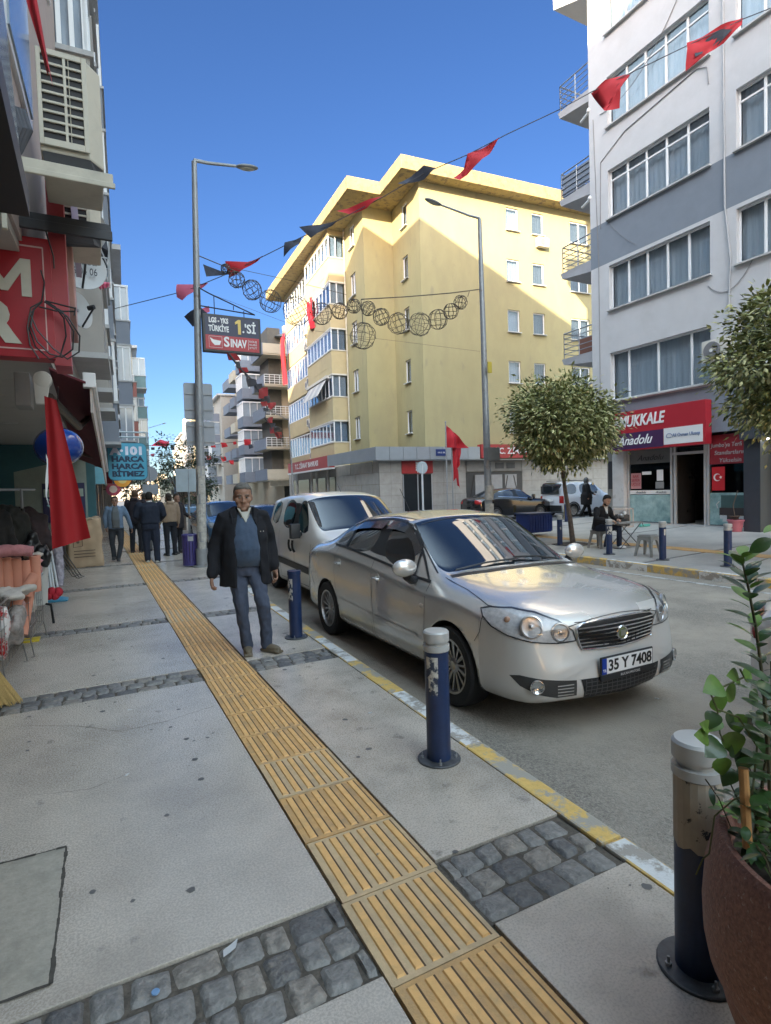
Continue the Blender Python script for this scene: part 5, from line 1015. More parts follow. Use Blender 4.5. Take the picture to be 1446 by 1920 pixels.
# ---------------------------------------------------------------- street furniture
galv=M('galvanised_steel',(.3,.31,.32),.5,metal=.4,var=.12,vs=8,dirt=(.22,.2,.19),ds=4); navy=M('bollard_navy',(.012,.028,.085),.4,var=.2,vs=12,dirt=(.05,.07,.12),ds=9,dt=(.6,.75)); capm=M('bollard_cap_grey',(.45,.45,.44),.4,metal=.2,var=.08); sticker=M('torn_sticker',(.5,.48,.43),.8,var=.3,vs=40,dirt=(.04,.05,.08),ds=14,dt=(.5,.56))
BK={}
def bollard(loc,label,cap=True,st=((.53,.68,2.6,4.2),),group='bollards along the kerbs',near=True,rz=0,plate=.128):
    t=thing('bollard',label,'bollard',loc,rz,group); r=.066 if not near else .071
    q=MB(); q.cyl((0,0,0),(0,0,.66 if cap else .74),r,n=28); part('post',q,navy,t,smooth=True)
    if cap: q=MB(); q.lathe([(r+.001,.655),(r+.007,.66),(r+.007,.69),(r-.008,.693),(r-.008,.712),(r+.006,.715),(r+.006,.765),(r-.002,.775),(0,.78)],n=28); part('cap',q,capm,t,smooth=True)
    else: q=MB(); q.lathe([(r+.004,.70),(r+.004,.745),(r-.006,.745),(r-.006,.70)],n=28,cap=False); part('rim',q,navy,t,smooth=True)
    q=MB(); q.lathe([(plate,0),(plate,.008),(plate-.004,.011),(r,.011)],n=30,cap=False); bp=part('base_plate',q,M('base_plate_steel',(.1,.105,.11),.5,metal=.5,var=.4,vs=20),t,smooth=True)
    for i in range(4): a=PI/4+i*PI/2+.3; q=MB(); c=(.1*math.cos(a)*plate/.128,.1*math.sin(a)*plate/.128); q.cyl((*c,.01),(*c,.022),.011,n=6); q.cyl((*c,.02),(*c,.042),.005,n=6); part('bolt',q,galv,bp)
    for z0,z1,a0,a1 in st:
        q=MB(); n=10; 
        for i in range(n): a,b=a0+(a1-a0)*i/n,a0+(a1-a0)*(i+1)/n; rr=r+.0015; q.quad((rr*math.cos(a),rr*math.sin(a),z0+.01*math.sin(i*2)),(rr*math.cos(b),rr*math.sin(b),z0+.01*math.sin(i*2+2)),(rr*math.cos(b),rr*math.sin(b),z1),(rr*math.cos(a),rr*math.sin(a),z1))
        part('sticker',q,sticker,t,smooth=True)
    return t
sticker=M('torn_poster',(.40,.34,.265),.85,var=.12,vs=10,dirt=(.02,.022,.03),ds=7,dt=(.57,.6)); bollard((1.715,1.165,0),'grey capped bollard wrapped in a torn poster beside the red planter',st=((.43,.655,2.2,5.3),)); sticker=M('torn_sticker')
bollard((1.762,2.83,0),'navy bollard with grey cap and torn white sticker beside the silver car wheel',st=((.50,.63,3.2,4.25),(.41,.50,3.4,4.2)))
bollard((1.93,6.02,0),'navy bollard without a cap standing right of the walking man',cap=False,st=((.42,.66,3.1,4.1),))
for x,y,lb,s_ in ((10.15,6.28,'far kerb bollard right of the white paint mark, nearest the potted shrub top',()),(10.08,7.55,'far kerb bollard with a white sticker right of the grey stool',((.5,.62,4.2,4.9),)),(10.05,8.85,'far kerb bollard with a pale sticker in front of the seated man',((.45,.62,3.2,5.2),)),(10.55,10.85,'far kerb bollard left of the slim pavement tree',((.4,.5,4.0,4.6),)),(15.5,15.6,'bollard at the side street corner beyond the slim tree',())):
    bollard((x,y,FZ(x)),lb,st=s_,near=False)
yb=solo('post',MB().cyl((20.4,20.6,-.14),(20.4,20.6,.55),.06,n=12),M('post_yellow',(.55,.4,.06),.5,var=.2),'short yellow post behind the white minivan wheel','post',smooth=True)
# lamp posts
def lamp_post(label,base,top,head,r0=.085,r1=.045,old=True):
    t=thing('street_lamp',label,'street lamp',base,0,'street lamps'); b=Vector(base); T=Vector(top)-b; H=Vector(head)-b
    q=MB(); q.tube([(0,0,0),T*.12,T*.5,T],[r0,r0*.95,(r0+r1)/2,r1],12); part('pole',q,galv,t,smooth=True); q=MB(); q.cyl((0,0,0),(0,0,.03),r0*2,n=12); q.cyl((0,0,.02),(0,0,.4),r0*1.25,n=12); part('foot',q,galv,t,smooth=True)
    d=(H-T).normalized(); q=MB(); q.tube([T-Vector((0,0,.03)),T+Vector((0,0,.03)),T+d*.3,H-d*.25],[.04,.04,.035,.03],8); part('arm',q,galv,t,smooth=True)
    q=MB(); mt=d.to_track_quat('X','Z').to_matrix(); q.ball(H,.1,14,10,sc=(2.6,1.1,.55),mt=mt); lh=part('lamp_head',q,M('lamp_grey',(.22,.23,.24),.4,var=.1),t,smooth=True); q=MB(); q.ball(H-Vector((0,0,.03)),.09,12,8,sc=(2.0,.95,.45),mt=mt); part('lamp_glass',q,M('lamp_cover',(.42,.4,.33),.25,var=.1),lh,smooth=True)
    return t
l1=lamp_post('tall lamp post beside the near kerb carrying the hanging exam school sign',(2.1,13.12,0),(2.29,13.1,8.86),(3.45,13.1,9.0),.105,.055)
q=MB(); n=14
for k in range(9):
    z=.35+k*.21
    for i in range(n):
        if random.random()<.25: continue
        a,b=2*PI*i/n,2*PI*(i+1)/n; r=.108-.002*k*.5; cx=.0215*z; q.quad((cx+r*math.cos(a),r*math.sin(a),z+rnd(-.03,.03)),(cx+r*math.cos(b),r*math.sin(b),z+rnd(-.03,.03)),(cx+r*math.cos(b),r*math.sin(b),z+.2),(cx+r*math.cos(a),r*math.sin(a),z+.2))
part('poster_remnants',q,M('poster_remnants',(.42,.4,.36),.85,var=.3,vs=12),l1,smooth=True)
l2=lamp_post('lamp post in front of the bank facade at the side street corner',(9.75,12.7,.01),(9.95,13.1,9.05),(8.85,13.75,9.6),.11,.055)
q=MB(); q.box(-.11,.32,-.06,.1,2.3,2.65); part('junction_box',q,M('box_grey',(.2,.2,.2),.6),l2,loc=(.05,0,0)); q=MB(); q.cyl((.0,0,.4),(.02,0,1.1),.118,n=16); q.cyl((.02,0,1.2),(.025,0,1.6),.116,n=16); part('poster_remnants',q,M('poster_remnants'),l2,smooth=True)
q=MB(); q.box(-.03,.1,-.13,-.1,4.7,5.0); part('yellow_notice',q,M('notice_yellow',(.5,.38,.05),.6),l2,loc=(.08,.1,0))
lamp_post('distant lamp post with a lit pale arm above the blue discount sign',(5.3,68,0),(5.3,68,8.9),(7.4,68,9.6))
lamp_post('furthest lamp post at the end of the left pavement',(10.5,105,0),(10.5,105,8.2),(13.2,105,8.9))
lamp_post('lamp post before the cream block, arm pointing left',(13.7,42,0),(13.5,42,7.0),(11.9,41.2,7.6))
# hanging sign on the first post
sg=thing('hanging_sign','dark blue and red exam school sign hung under a black bracket on the lamp post','sign',(2.27,13.0,5.16))
q=MB(); q.box(.02,1.30,-.08,.08,-.42,.40); part('sign_box',q,M('sign_frame_black',(.012,.013,.018),.4),sg,bevel=.01); nv=M('sign_navy',(.018,.022,.06),.4)
q=MB(); q.box(.07,1.25,-.088,-.08,-.06,.35); u_=part('upper_panel',q,nv,sg); q=MB(); q.box(.07,1.25,-.088,-.08,-.37,-.06); lo_=part('lower_panel',q,M('sign_red2',(.42,.03,.04),.4),sg)
text('LGS - YKS',.15,whm,u_,(.36,-.092,.26),w=.42,bold=.006); text('TÜRKİYE',.17,whm,u_,(.36,-.092,.08),w=.44,bold=.006); q=MB(); q.ext([(-.01,-.15),(.055,-.15),(.055,.17),(.0,.17),(-.07,.115),(-.07,.06),(-.01,.09)],lambda a,b:(.79+a,-.089,.15+b),lambda a,b:(.79+a,-.097,.15+b)); part('numeral_one',q,M('sign_gold',(.7,.5,.12),.4),u_); text(".'Sİ",.27,whm,u_,(1.03,-.092,.13),w=.3,bold=.006)
text('S',.30,whm,lo_,(.52,-.092,-.20),bold=.008,w=.12); text('INAV',.24,whm,lo_,(.78,-.092,-.215),w=.36,bold=.008); q=MB(); q.box(1.0,1.006,-.092,-.088,-.33,-.1); part('divider',q,whm,lo_)
for i,z in enumerate((-.14,-.21,-.28)): text(('KOLEJ','KURS','ETÜT')[i],.06,whm,lo_,(1.11,-.092,z),w=.16)
q=MB(); q.tube([(.14,-.092,-.09),(.42,-.092,-.09),(.42,-.092,-.33),(.14,-.092,-.33)],.005,4,closed=True); q.add([(.16,-.092,-.12),(.24,-.092,-.16),(.40,-.092,-.18),(.37,-.092,-.27),(.26,-.092,-.28),(.2,-.092,-.22)],[tuple(range(6))]); part('bird_mark',q,whm,lo_)
q=MB(); q.tube([(0,0,.95),(.2,0,.86),(1.2,0,.50)],.014,6); q.tube([(0,0,.57),(1.2,0,.50)],.014,6); q.cyl((0,0,.5),(0,0,.97),.016,n=6); [q.cyl((x,0,.95-.42*x if x>.2 else .9),(x,0,.56),.01,n=5) for x in (.3,.72)]; [q.cyl((x,0,.56),(x,0,.38),.01,n=5) for x in (.3,.95)]; part('bracket',q,blk,sg)
# sign backs on the post
sb=M('sign_back_grey',(.27,.29,.32),.5,metal=.3,var=.06)
for lb,z0,z1,x0 in (('larger grey sign back on the lamp post, upper one',3.28,4.09,1.88),('smaller grey sign back on the lamp post, lower one',2.7,3.24,1.9)):
    q=MB(); pl=rrect(.62,z1-z0,.05); q.ext(pl,lambda a,b:(a,0,b),lambda a,b:(a,.015,b)); o=part('traffic_sign',q,sb,None); o.location=(x0+.31,13.27,(z0+z1)/2); tag(o,lb,'sign','sign backs on the near lamp post'); [part('rail',MB().box(-.3,.3,-.02,0,z,z+.03),galv,o) for z in (-.2,.15)]
t=thing('traffic_sign','grey rectangular sign on a slanted pole behind the group by the lamp post','sign',(2.75,19.5,0)); q=MB(); q.tube([(0,0,0),(.05,0,2.4)],.035,8); part('pole',q,galv,t,smooth=True); q=MB(); q.box(-.35,.4,-.03,-.01,1.7,2.45); part('panel',q,M('sign_back_pale',(.36,.42,.45),.5),t)
t=thing('traffic_sign','small round sign back on a pole under the blue discount sign','sign',(1.75,21,0)); q=MB(); q.cyl((0,0,0),(0,0,2.6),.03,n=8); part('pole',q,galv,t,smooth=True); q=MB(); q.cyl((0,-.02,2.35),(0,0,2.35),.26,n=24); part('disc',q,sb,t); q=MB(); q.box(-.25,.25,-.02,0,1.65,2.0); part('plate',q,sb,t)
t=thing('traffic_sign','round grey sign back on a white pole before the bank door','sign',(15.0,25,-.1)); q=MB(); q.cyl((0,0,0),(0,0,2.9),.05,n=8); part('pole',q,M('pole_white',(.5,.52,.54),.5),t,smooth=True); q=MB(); q.cyl((0,-.03,2.72),(0,0,2.72),.32,n=26); part('disc',q,M('sign_back_pale'),t)
# blue discount sign on the left pavement
sg=thing('shop_sign','blue square discount market sign hung over the pavement on a pale bracket','sign',(1.03,20,2.72)); q=MB(); P=rrect(1.12,1.16,.16,6); q.ext(P,lambda a,b:(a,-.06,b),lambda a,b:(a,.06,b)); part('sign_box',q,M('sign_cyan',(.07,.36,.52),.4,var=.06,vs=1.5),sg)
q=MB(); q.ext(rrect(1.16,1.2,.18,6),lambda a,b:(a,-.045,b),lambda a,b:(a,.045,b)); part('sign_edge',q,M('sign_edge_teal',(.03,.14,.18),.4),sg)
text('A·101',.34,M('letter_lilac',(.72,.74,.84),.4),sg,(0,-.066,.33),w=.95,bold=.02); nvl=M('letter_navy',(.012,.04,.09),.4)
for i,(s_,z) in enumerate((('HARCA',.07),('HARCA',-.16),('BİTMEZ',-.40))): text(s_,.23,nvl,sg,(0,-.066,z),w=.95,bold=.012)
q=MB(); [q.cyl((-1.2,0,.78+k*.16),(.6,0,.78+k*.16),.03,n=6) for k in (0,1)]; q.cyl((.6,0,.6),(.6,0,.96),.03,n=6); q.cyl((-.3,0,.55),(-.3,0,.8),.02,n=6); part('bracket',q,M('bracket_pale',(.4,.48,.52),.5),sg)
for lb,p,r,cl in (('orange round shop sign below the blue discount sign',(1.15,27,2.35),.34,(.75,.33,.04)),('small pink round shop sign down the left pavement',(.95,33,2.0),.35,(.55,.12,.2))):
    q=MB(); q.cyl((0,-.05,0),(0,.05,0),r,n=24); o=solo('shop_sign',q,M('round_%s'%lb[:4],cl,.4),lb,'sign'); o.location=p; q=MB(); q.cyl((-.9,0,0),(0,0,0),.02,n=6); part('bracket',q,blk,o); q=MB(); q.cyl((0,-.06,0),(0,-.05,0),r*.55,n=24); part('emblem',q,whm if r>.34 else M('emblem_cream',(.7,.55,.2),.4),o)
# litter bins
t=thing('litter_bin','purple slatted litter bin beside the lamp post','bin',(1.88,13.35,0)); pb=M('bin_purple',(.055,.045,.17),.4,var=.15)
q=MB(); 
for i in range(16): a=2*PI*i/16; q.obox((.15*math.cos(a),.15*math.sin(a),.38),(.02,.045,.66),Matrix.Rotation(a,3,'Z'))
part('slats',q,pb,t); q=MB(); q.cyl((0,0,.05),(0,0,.68),.135,n=20); part('liner',q,M('bin_liner',(.025,.02,.06),.5),t,smooth=True); part('rim',MB().lathe([(.17,.68),(.175,.71),(.15,.73),(.12,.73),(.12,.68)],n=24,cap=False),pb,t,smooth=True); part('rim',MB().lathe([(.16,.03),(.165,.07),(.14,.07)],n=24,cap=False),pb,t,smooth=True)
q=MB(); q.box(-.06,.06,-.165,-.15,.58,.72); part('ashtray',q,galv,t)
t=thing('waste_container','ribbed blue metal waste container beyond the sedan roof, by the tree','container',(11.7,13.1,.06)); bb=M('container_blue',(.01,.03,.16),.4,var=.15)
q=MB(); q.box(-.42,.42,-.3,.3,.12,.66); part('body',q,bb,t,bevel=.02); q=MB(); [q.box(-.40+i*.1,-.36+i*.1,-.32,-.3,.15,.62) for i in range(9)]; part('ribs',q,bb,t); q=MB(); q.box(-.45,.45,-.33,.33,.66,.70); part('lid',q,M('container_lid',(.03,.05,.12),.4),t,bevel=.01)
# flag poles with red flags before the bank
def cloth(name,P,mat,par=None,nu=14,nv=10,amp=.06,fold=3,th=.004,seed=0,gather=0):
    """P: four corners (top-left, top-right, bottom-right, bottom-left)"""
    a,b,c,d=[Vector(p) for p in P]; n=(b-a).cross(d-a).normalized(); V=[]
    for j in range(nv+1):
        for i in range(nu+1):
            s,t=i/nu,j/nv; p=(a.lerp(b,s)).lerp(d.lerp(c,s),t); w=amp*(.25+t)*math.sin(fold*2*PI*s+seed+t*1.7)+amp*.4*math.sin(7*t+3*s+seed); V.append(p+n*w)
    k=nu+1; m=MB(); m.add(V,[(j*k+i,j*k+i+1,(j+1)*k+i+1,(j+1)*k+i) for j in range(nv) for i in range(nu)]); return part(name,m,mat,par,smooth=True,angle=180)
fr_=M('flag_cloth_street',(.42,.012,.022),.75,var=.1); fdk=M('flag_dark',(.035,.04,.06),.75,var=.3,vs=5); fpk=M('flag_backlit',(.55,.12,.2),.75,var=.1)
for i,(x,y,h,lb) in enumerate(((16.5,25,4.9,'left one of two steel flagpoles with a red flag before the bank'),(16.98,25.2,3.9,'right one of two steel flagpoles, its flag hanging low before the bank'))):
    t=thing('flagpole',lb,'flagpole',(x,y,-.14),0,'flagpoles before the bank'); q=MB(); q.cyl((0,0,0),(0,0,h+.2),.035,n=10); q.ball((0,0,h+.22),.05,8,6); part('pole',q,galv,t,smooth=True)
    if i==0: o=cloth('flag',[(.02,0,h+.1),(.6,0,h-.35),(1.25,-.1,h-1.15),(.05,0,h-1.1)],fr_,t,amp=.12,fold=1.5)
    else: cloth('flag',[(.0,0,h+.1),(.6,0,h-.1),(.4,0,h-1.0),(.15,0,h-1.9)],fr_,t,amp=.1,fold=1.5); cloth('flag_tail',[(.1,0,h-1.2),(.35,0,h-1.2),(.5,0,h-2.3),(.35,0,h-2.1)],fr_,t,amp=.05,fold=1)
# ---- wire ball garland between the two lamp posts
wr_=M('garland_wire',(.075,.06,.045),.6,var=.3); gl_=thing('garland','garland of dark wire balls strung across the street between the lamp posts','decoration',(0,13.1,0))
def gp(a,b): p=ony(340+a/2.582,440+b/2.582,13.1); return Vector((p.x,0,p.z))
q=MB(); A_=gp(60,92); B_=gp(1447,265); q.tube([A_,gp(205,160),gp(340,190),gp(520,235),gp(800,300),gp(900,311),gp(1150,298),B_+Vector((.0,0,.0)),Vector((9.93,0,6.6))] if False else [A_,gp(200,150),gp(268,180)],.012,5); q.tube([gp(245,160),gp(500,215),gp(800,290)],.006,4); q.tube([gp(870,313),gp(1100,300),gp(1300,283),Vector((9.9,0,gp(1447,265).z))],.014,5); q.tube([gp(1387,300),gp(1395,275)],.01,4); q.tube([gp(870,315),gp(876,370),gp(878,430)],.01,4); q.tube([gp(150,290),gp(600,460),gp(1446,565)],.004,4); part('cord',q,wr_,gl_)
rgb=random.Random(4)
for a,b,r in ((215,165,22),(268,218,38),(343,268,46),(432,322,52),(560,370,66),(680,383,50),(767,370,38),(835,346,34),(905,357,34),(968,398,40),(1050,430,50),(1155,435,55),(1243,410,46),(1305,371,36),(1352,328,33),(880,490,62)):
    c=gp(a,b); rr=r/2.582*c.length/1065*.0+r/2.582*(13.1*.889+c.x*.456)/1065; q=MB(); tl=Matrix.Rotation(rgb.uniform(-.5,.5),3,'Y')@Matrix.Rotation(rgb.uniform(-.4,.4),3,'X'); N=20
    for k in range(5):
        m=tl@Matrix.Rotation(PI*k/5,3,'Z'); q.tube([c+m@Vector((rr*math.cos(t_)*(1+rgb.uniform(-.05,.05)),rgb.uniform(-.02,.02),rr*math.sin(t_))) for t_ in [2*PI*i/N for i in range(N)]],.0075,4,closed=True)
    for z in (-.55,0,.55): r2=math.sqrt(1-z*z)*rr; q.tube([c+tl@Vector((r2*math.cos(t_),r2*math.sin(t_),z*rr+rgb.uniform(-.015,.015))) for t_ in [2*PI*i/N for i in range(N)]],.0065,4,closed=True)
    part('wire_ball',q,wr_,gl_)
# ---- buntings
def bunting(label,Apt,Bpt,path,flags,crd=.012,mats=(fr_,fdk,fpk),amp=.05):
    A=Vector(Apt); B=Vector(Bpt); d=B-A; N=Vector((-d.y,d.x,0)).normalized(); f=lambda x,y:onpl(x,y,A,N)
    t=thing('bunting',label,'bunting',A); q=MB(); q.tube([A if i==-1 else f(*p) for i,p in enumerate(path)],crd,4); o=part('cord',q,M('cord_dark',(.06,.06,.07),.8),t); o.location=-A
    for k,(poly,mi) in enumerate(flags):
        P=[f(*p) for p in poly]; c=sum(P,Vector())/len(P); bm=bmesh.new(); vs=[bm.verts.new(p) for p in P]; bm.faces.new(vs); bmesh.ops.triangulate(bm,faces=bm.faces[:]); bmesh.ops.subdivide_edges(bm,edges=bm.edges[:],cuts=3,use_grid_fill=True)
        for v in bm.verts: v.co+=N*amp*math.sin(v.co.z*7+v.co.x*5+k)*1.2
        me=bpy.data.meshes.new('flag'); 
        for fc in bm.faces: fc.smooth=True
        bm.to_mesh(me); bm.free(); me.materials.append(mats[mi]); o=bpy.data.objects.new('flag',me); C.objects.link(o); o.parent=t; o.location=-A
    return t
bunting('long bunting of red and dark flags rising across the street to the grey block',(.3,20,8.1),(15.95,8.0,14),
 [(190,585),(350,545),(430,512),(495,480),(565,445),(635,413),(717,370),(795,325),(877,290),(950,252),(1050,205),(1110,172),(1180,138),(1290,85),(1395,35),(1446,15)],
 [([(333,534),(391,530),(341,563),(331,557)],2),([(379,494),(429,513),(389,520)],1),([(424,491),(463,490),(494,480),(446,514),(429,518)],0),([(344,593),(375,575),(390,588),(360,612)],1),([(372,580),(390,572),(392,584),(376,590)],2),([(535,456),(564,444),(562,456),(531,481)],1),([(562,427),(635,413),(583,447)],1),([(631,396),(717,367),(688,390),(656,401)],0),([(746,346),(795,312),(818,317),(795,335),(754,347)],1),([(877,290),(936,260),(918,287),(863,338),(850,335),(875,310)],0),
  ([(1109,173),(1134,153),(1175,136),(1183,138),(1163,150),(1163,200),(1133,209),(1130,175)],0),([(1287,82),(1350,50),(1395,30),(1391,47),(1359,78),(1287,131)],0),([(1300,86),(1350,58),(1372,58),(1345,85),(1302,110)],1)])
def fl(cx,cy,s,mi,r): return ([(cx-s*r.uniform(.6,1),cy-s*r.uniform(.2,.7)),(cx+s*r.uniform(.3,.9),cy-s*r.uniform(.4,.9)),(cx+s*r.uniform(.5,1),cy+s*r.uniform(.3,.9)),(cx-s*r.uniform(.2,.6),cy+s*r.uniform(.5,1))],mi)
r_=random.Random(2)
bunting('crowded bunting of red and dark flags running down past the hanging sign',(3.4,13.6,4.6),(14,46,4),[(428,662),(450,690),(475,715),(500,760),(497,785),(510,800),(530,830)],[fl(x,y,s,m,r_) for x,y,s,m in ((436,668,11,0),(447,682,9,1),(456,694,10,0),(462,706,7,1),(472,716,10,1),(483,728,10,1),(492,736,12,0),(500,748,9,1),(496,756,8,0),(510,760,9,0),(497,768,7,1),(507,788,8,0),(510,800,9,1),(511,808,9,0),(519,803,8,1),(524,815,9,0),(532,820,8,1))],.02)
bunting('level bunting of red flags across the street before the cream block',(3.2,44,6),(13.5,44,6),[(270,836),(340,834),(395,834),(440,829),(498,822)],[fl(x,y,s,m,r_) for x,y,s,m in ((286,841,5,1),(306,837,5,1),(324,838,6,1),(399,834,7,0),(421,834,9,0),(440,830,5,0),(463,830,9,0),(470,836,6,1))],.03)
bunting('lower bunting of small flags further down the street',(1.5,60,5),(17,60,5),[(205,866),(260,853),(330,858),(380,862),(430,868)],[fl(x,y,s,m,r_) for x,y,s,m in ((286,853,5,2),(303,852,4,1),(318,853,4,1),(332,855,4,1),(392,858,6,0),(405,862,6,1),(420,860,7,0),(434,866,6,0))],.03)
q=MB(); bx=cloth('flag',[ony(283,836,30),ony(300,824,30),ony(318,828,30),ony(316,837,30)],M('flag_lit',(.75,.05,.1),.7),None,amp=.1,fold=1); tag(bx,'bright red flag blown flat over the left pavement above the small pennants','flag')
# ---------------------------------------------------------------- people
def remesh(mb,vox,smooth_it=2,disp=0,dsc=6,seed=0):
    me=bpy.data.meshes.new('tmp'); me.from_pydata(mb.v,[],mb.f); bm=bmesh.new(); bm.from_mesh(me); bmesh.ops.recalc_face_normals(bm,faces=bm.faces); bm.to_mesh(me); bm.free()
    o=bpy.data.objects.new('tmp',me); C.objects.link(o); m=o.modifiers.new('r','REMESH'); m.mode='VOXEL'; m.voxel_size=vox; m.use_smooth_shade=True
    if smooth_it: k=o.modifiers.new('s','SMOOTH'); k.iterations=smooth_it; k.factor=.5
    bpy.context.view_layer.update(); r=bpy.data.meshes.new_from_object(o.evaluated_get(bpy.context.evaluated_depsgraph_get())); bpy.data.objects.remove(o)
    if disp:
        ns=[v.normal.copy() for v in r.vertices]; s=Vector((seed*3.1,seed*1.7,0))
        for v,n in zip(r.vertices,ns):
            c=v.co; v.co=c+n*disp*(noise.noise(Vector((c.x*dsc,c.y*dsc,c.z*dsc*.55))+s)+.5*noise.noise(Vector((c.x*dsc*2.3,c.y*dsc*2.3,c.z*dsc*1.6))+s))
    for p in r.polygons: p.use_smooth=True
    return r
def rpart(name,mb,mat,par,vox=.012,**k):
    me=remesh(mb,vox,**k); me.name=name; me.materials.clear(); me.materials.append(mat); me.polygons.foreach_set('material_index',[0]*len(me.polygons)); o=bpy.data.objects.new(name,me); C.objects.link(o); o.parent=par; return o
def limb(mb,P,r,n=12): mb.tube(P,r,n); mb.ball(P[0],r[0],n,7); mb.ball(P[-1],r[-1],n,7)
def ell(mb,rings,n=20,p=2.3):
    R_=[]
    for (x,y,z,rx,ry) in rings:
        o=[]
        for i in range(n):
            t=2*PI*i/n; c,s=math.cos(t),math.sin(t); o.append((x+rx*abs(c)**(2/p)*(1 if c>0 else -1),y+ry*abs(s)**(2/p)*(1 if s>0 else -1),z))
        R_.append(o)
    mb.loft(R_)
def hand(mb,w,d,nrm,side,s=1,curl=.9):
    """w wrist, d direction of the hand, nrm palm normal, side=+1 thumb along d x nrm"""
    w=Vector(w); d=Vector(d).normalized(); nrm=(Vector(nrm)-d*Vector(nrm).dot(d)).normalized(); t=d.cross(nrm)*side
    mt=Matrix((t,nrm,d)).transposed(); mb.ball(w+d*.045*s,.05*s,14,10,sc=(.82,.36,1.0),mt=mt); mb.tube([w-d*.03,w+d*.02],[.026*s,.028*s],10)
    for i,(o,l,r) in enumerate(((.027,.068,.0095),(.009,.078,.010),(-.010,.072,.0095),(-.028,.056,.0085))):
        p=w+d*.082*s+t*o*s; P=[p-d*.02*s,p]; a=.25+.1*i; dd=d
        for k,f in enumerate((.42,.33,.25)):
            dd=(d*math.cos(a)+nrm*math.sin(a)); p=p+dd*l*f*s; P.append(p); a+=curl*(.75+.1*i)
        mb.tube(P,[r*s*1.05,r*s*1.05,r*s,r*s*.92,r*s*.8],8); mb.ball(P[-1],r*s*.82,8,6)
    p=w+d*.025*s+t*.028*s; q=p+(t*.6+d*.7+nrm*.25).normalized()*.035*s; e=q+(d*.9+nrm*.35).normalized()*.03*s; mb.tube([p,q,e],[.014*s,.0115*s,.009*s],8); mb.ball(e,.0095*s,8,6)
def head(mb,c,mt,s=1,age=0):
    """c = centre of the head; local -y is the face"""
    c=Vector(c); g=lambda x,y,z:c+mt@(Vector((x,y,z))*s)
    R_=[]
    for z,rx,yf,yb in ((-.122,.018,-.058,-.02),(-.112,.036,-.080,.0),(-.09,.052,-.088,.03),(-.06,.064,-.089,.055),(-.03,.070,-.086,.072),(0,.0745,-.084,.086),(.03,.077,-.086,.094),(.06,.0765,-.086,.097),(.09,.068,-.074,.088),(.112,.05,-.052,.066),(.126,.026,-.028,.036)):
        o=[]
        for i in range(22): t=2*PI*i/22; ct,st=math.cos(t),math.sin(t); o.append(g(rx*ct*(1 if abs(ct)<.9 else .99),(yf if st<0 else yb)*abs(st)**.92,z))
        R_.append(o)
    mb.loft(R_); B=lambda x,y,z,r,sc=(1,1,1):mb.ball(g(x,y,z),r*s,12,8,sc=sc,mt=mt)
    mb.loft([[g(x*k,y,z) for x,y in ((-.011,yy),(.011,yy),(.006,yy-d_),(-.006,yy-d_))] for k,z,yy,d_ in ((.8,.022,-.08,.012),(1,0,-.08,.022),(1.3,-.022,-.08,.034),(1.5,-.034,-.078,.03))]); B(0,-.106,-.028,.0125); B(.013,-.094,-.031,.010); B(-.013,-.094,-.031,.010)
    for k in (1,-1): B(.034*k,-.076,.026,.02,(1.25,.62,.42)); B(.047*k,-.062,-.018,.026,(1,.7,1.1)); B(.080*k,.006,-.005,.022,(.42,.85,1.45)); B(.033*k,-.07,-.07,.026,(1,.6,.8))
    B(0,-.083,-.060,.016,(1.2,.5,.4)); B(0,-.082,-.070,.015,(1.05,.5,.4)); B(0,-.078,-.098,.022,(1.2,.7,.75))
def hairpart(par,c,mt,s,mat,style='short',vox=.008):
    c=Vector(c); q=MB(); g=lambda x,y,z:c+mt@(Vector((x,y,z))*s)
    R_=[]
    front={'short':-.05,'bald':.02,'bun':-.06}.get(style,-.05)
    for z,rx,yf,yb in ((-.055,.066,.035,.074),(-.02,.079,.012,.092),(.02,.0835,-.008,.101),(.055,.084,-.028,.104),(.082,.080,-.080,.100),(.105,.068,-.078,.086),(.124,.048,-.052,.062),(.136,.022,-.026,.032)):
        R_.append([g(rx*math.cos(2*PI*i/22),(yf if math.sin(2*PI*i/22)<0 else yb)*abs(math.sin(2*PI*i/22)) if math.sin(2*PI*i/22)>0 or yf<0 else yf*abs(math.sin(2*PI*i/22)),z) for i in range(22)])
    q.loft(R_)
    if style=='bun': q.ball(g(0,.10,.06),.045*s,12,8); q.ball(g(0,.06,-.03),.07*s,12,8)
    return rpart('hair',q,mat,par,vox=vox,disp=.004,dsc=60)
skin=M('skin_tan',(.30,.165,.11),.5,var=.1,vs=14,spec=.4); skin2=M('skin_light',(.45,.27,.19),.5,var=.06,vs=20)
def mcol(n,c,**k): return M(n,c,k.pop('rough',.88),**k)
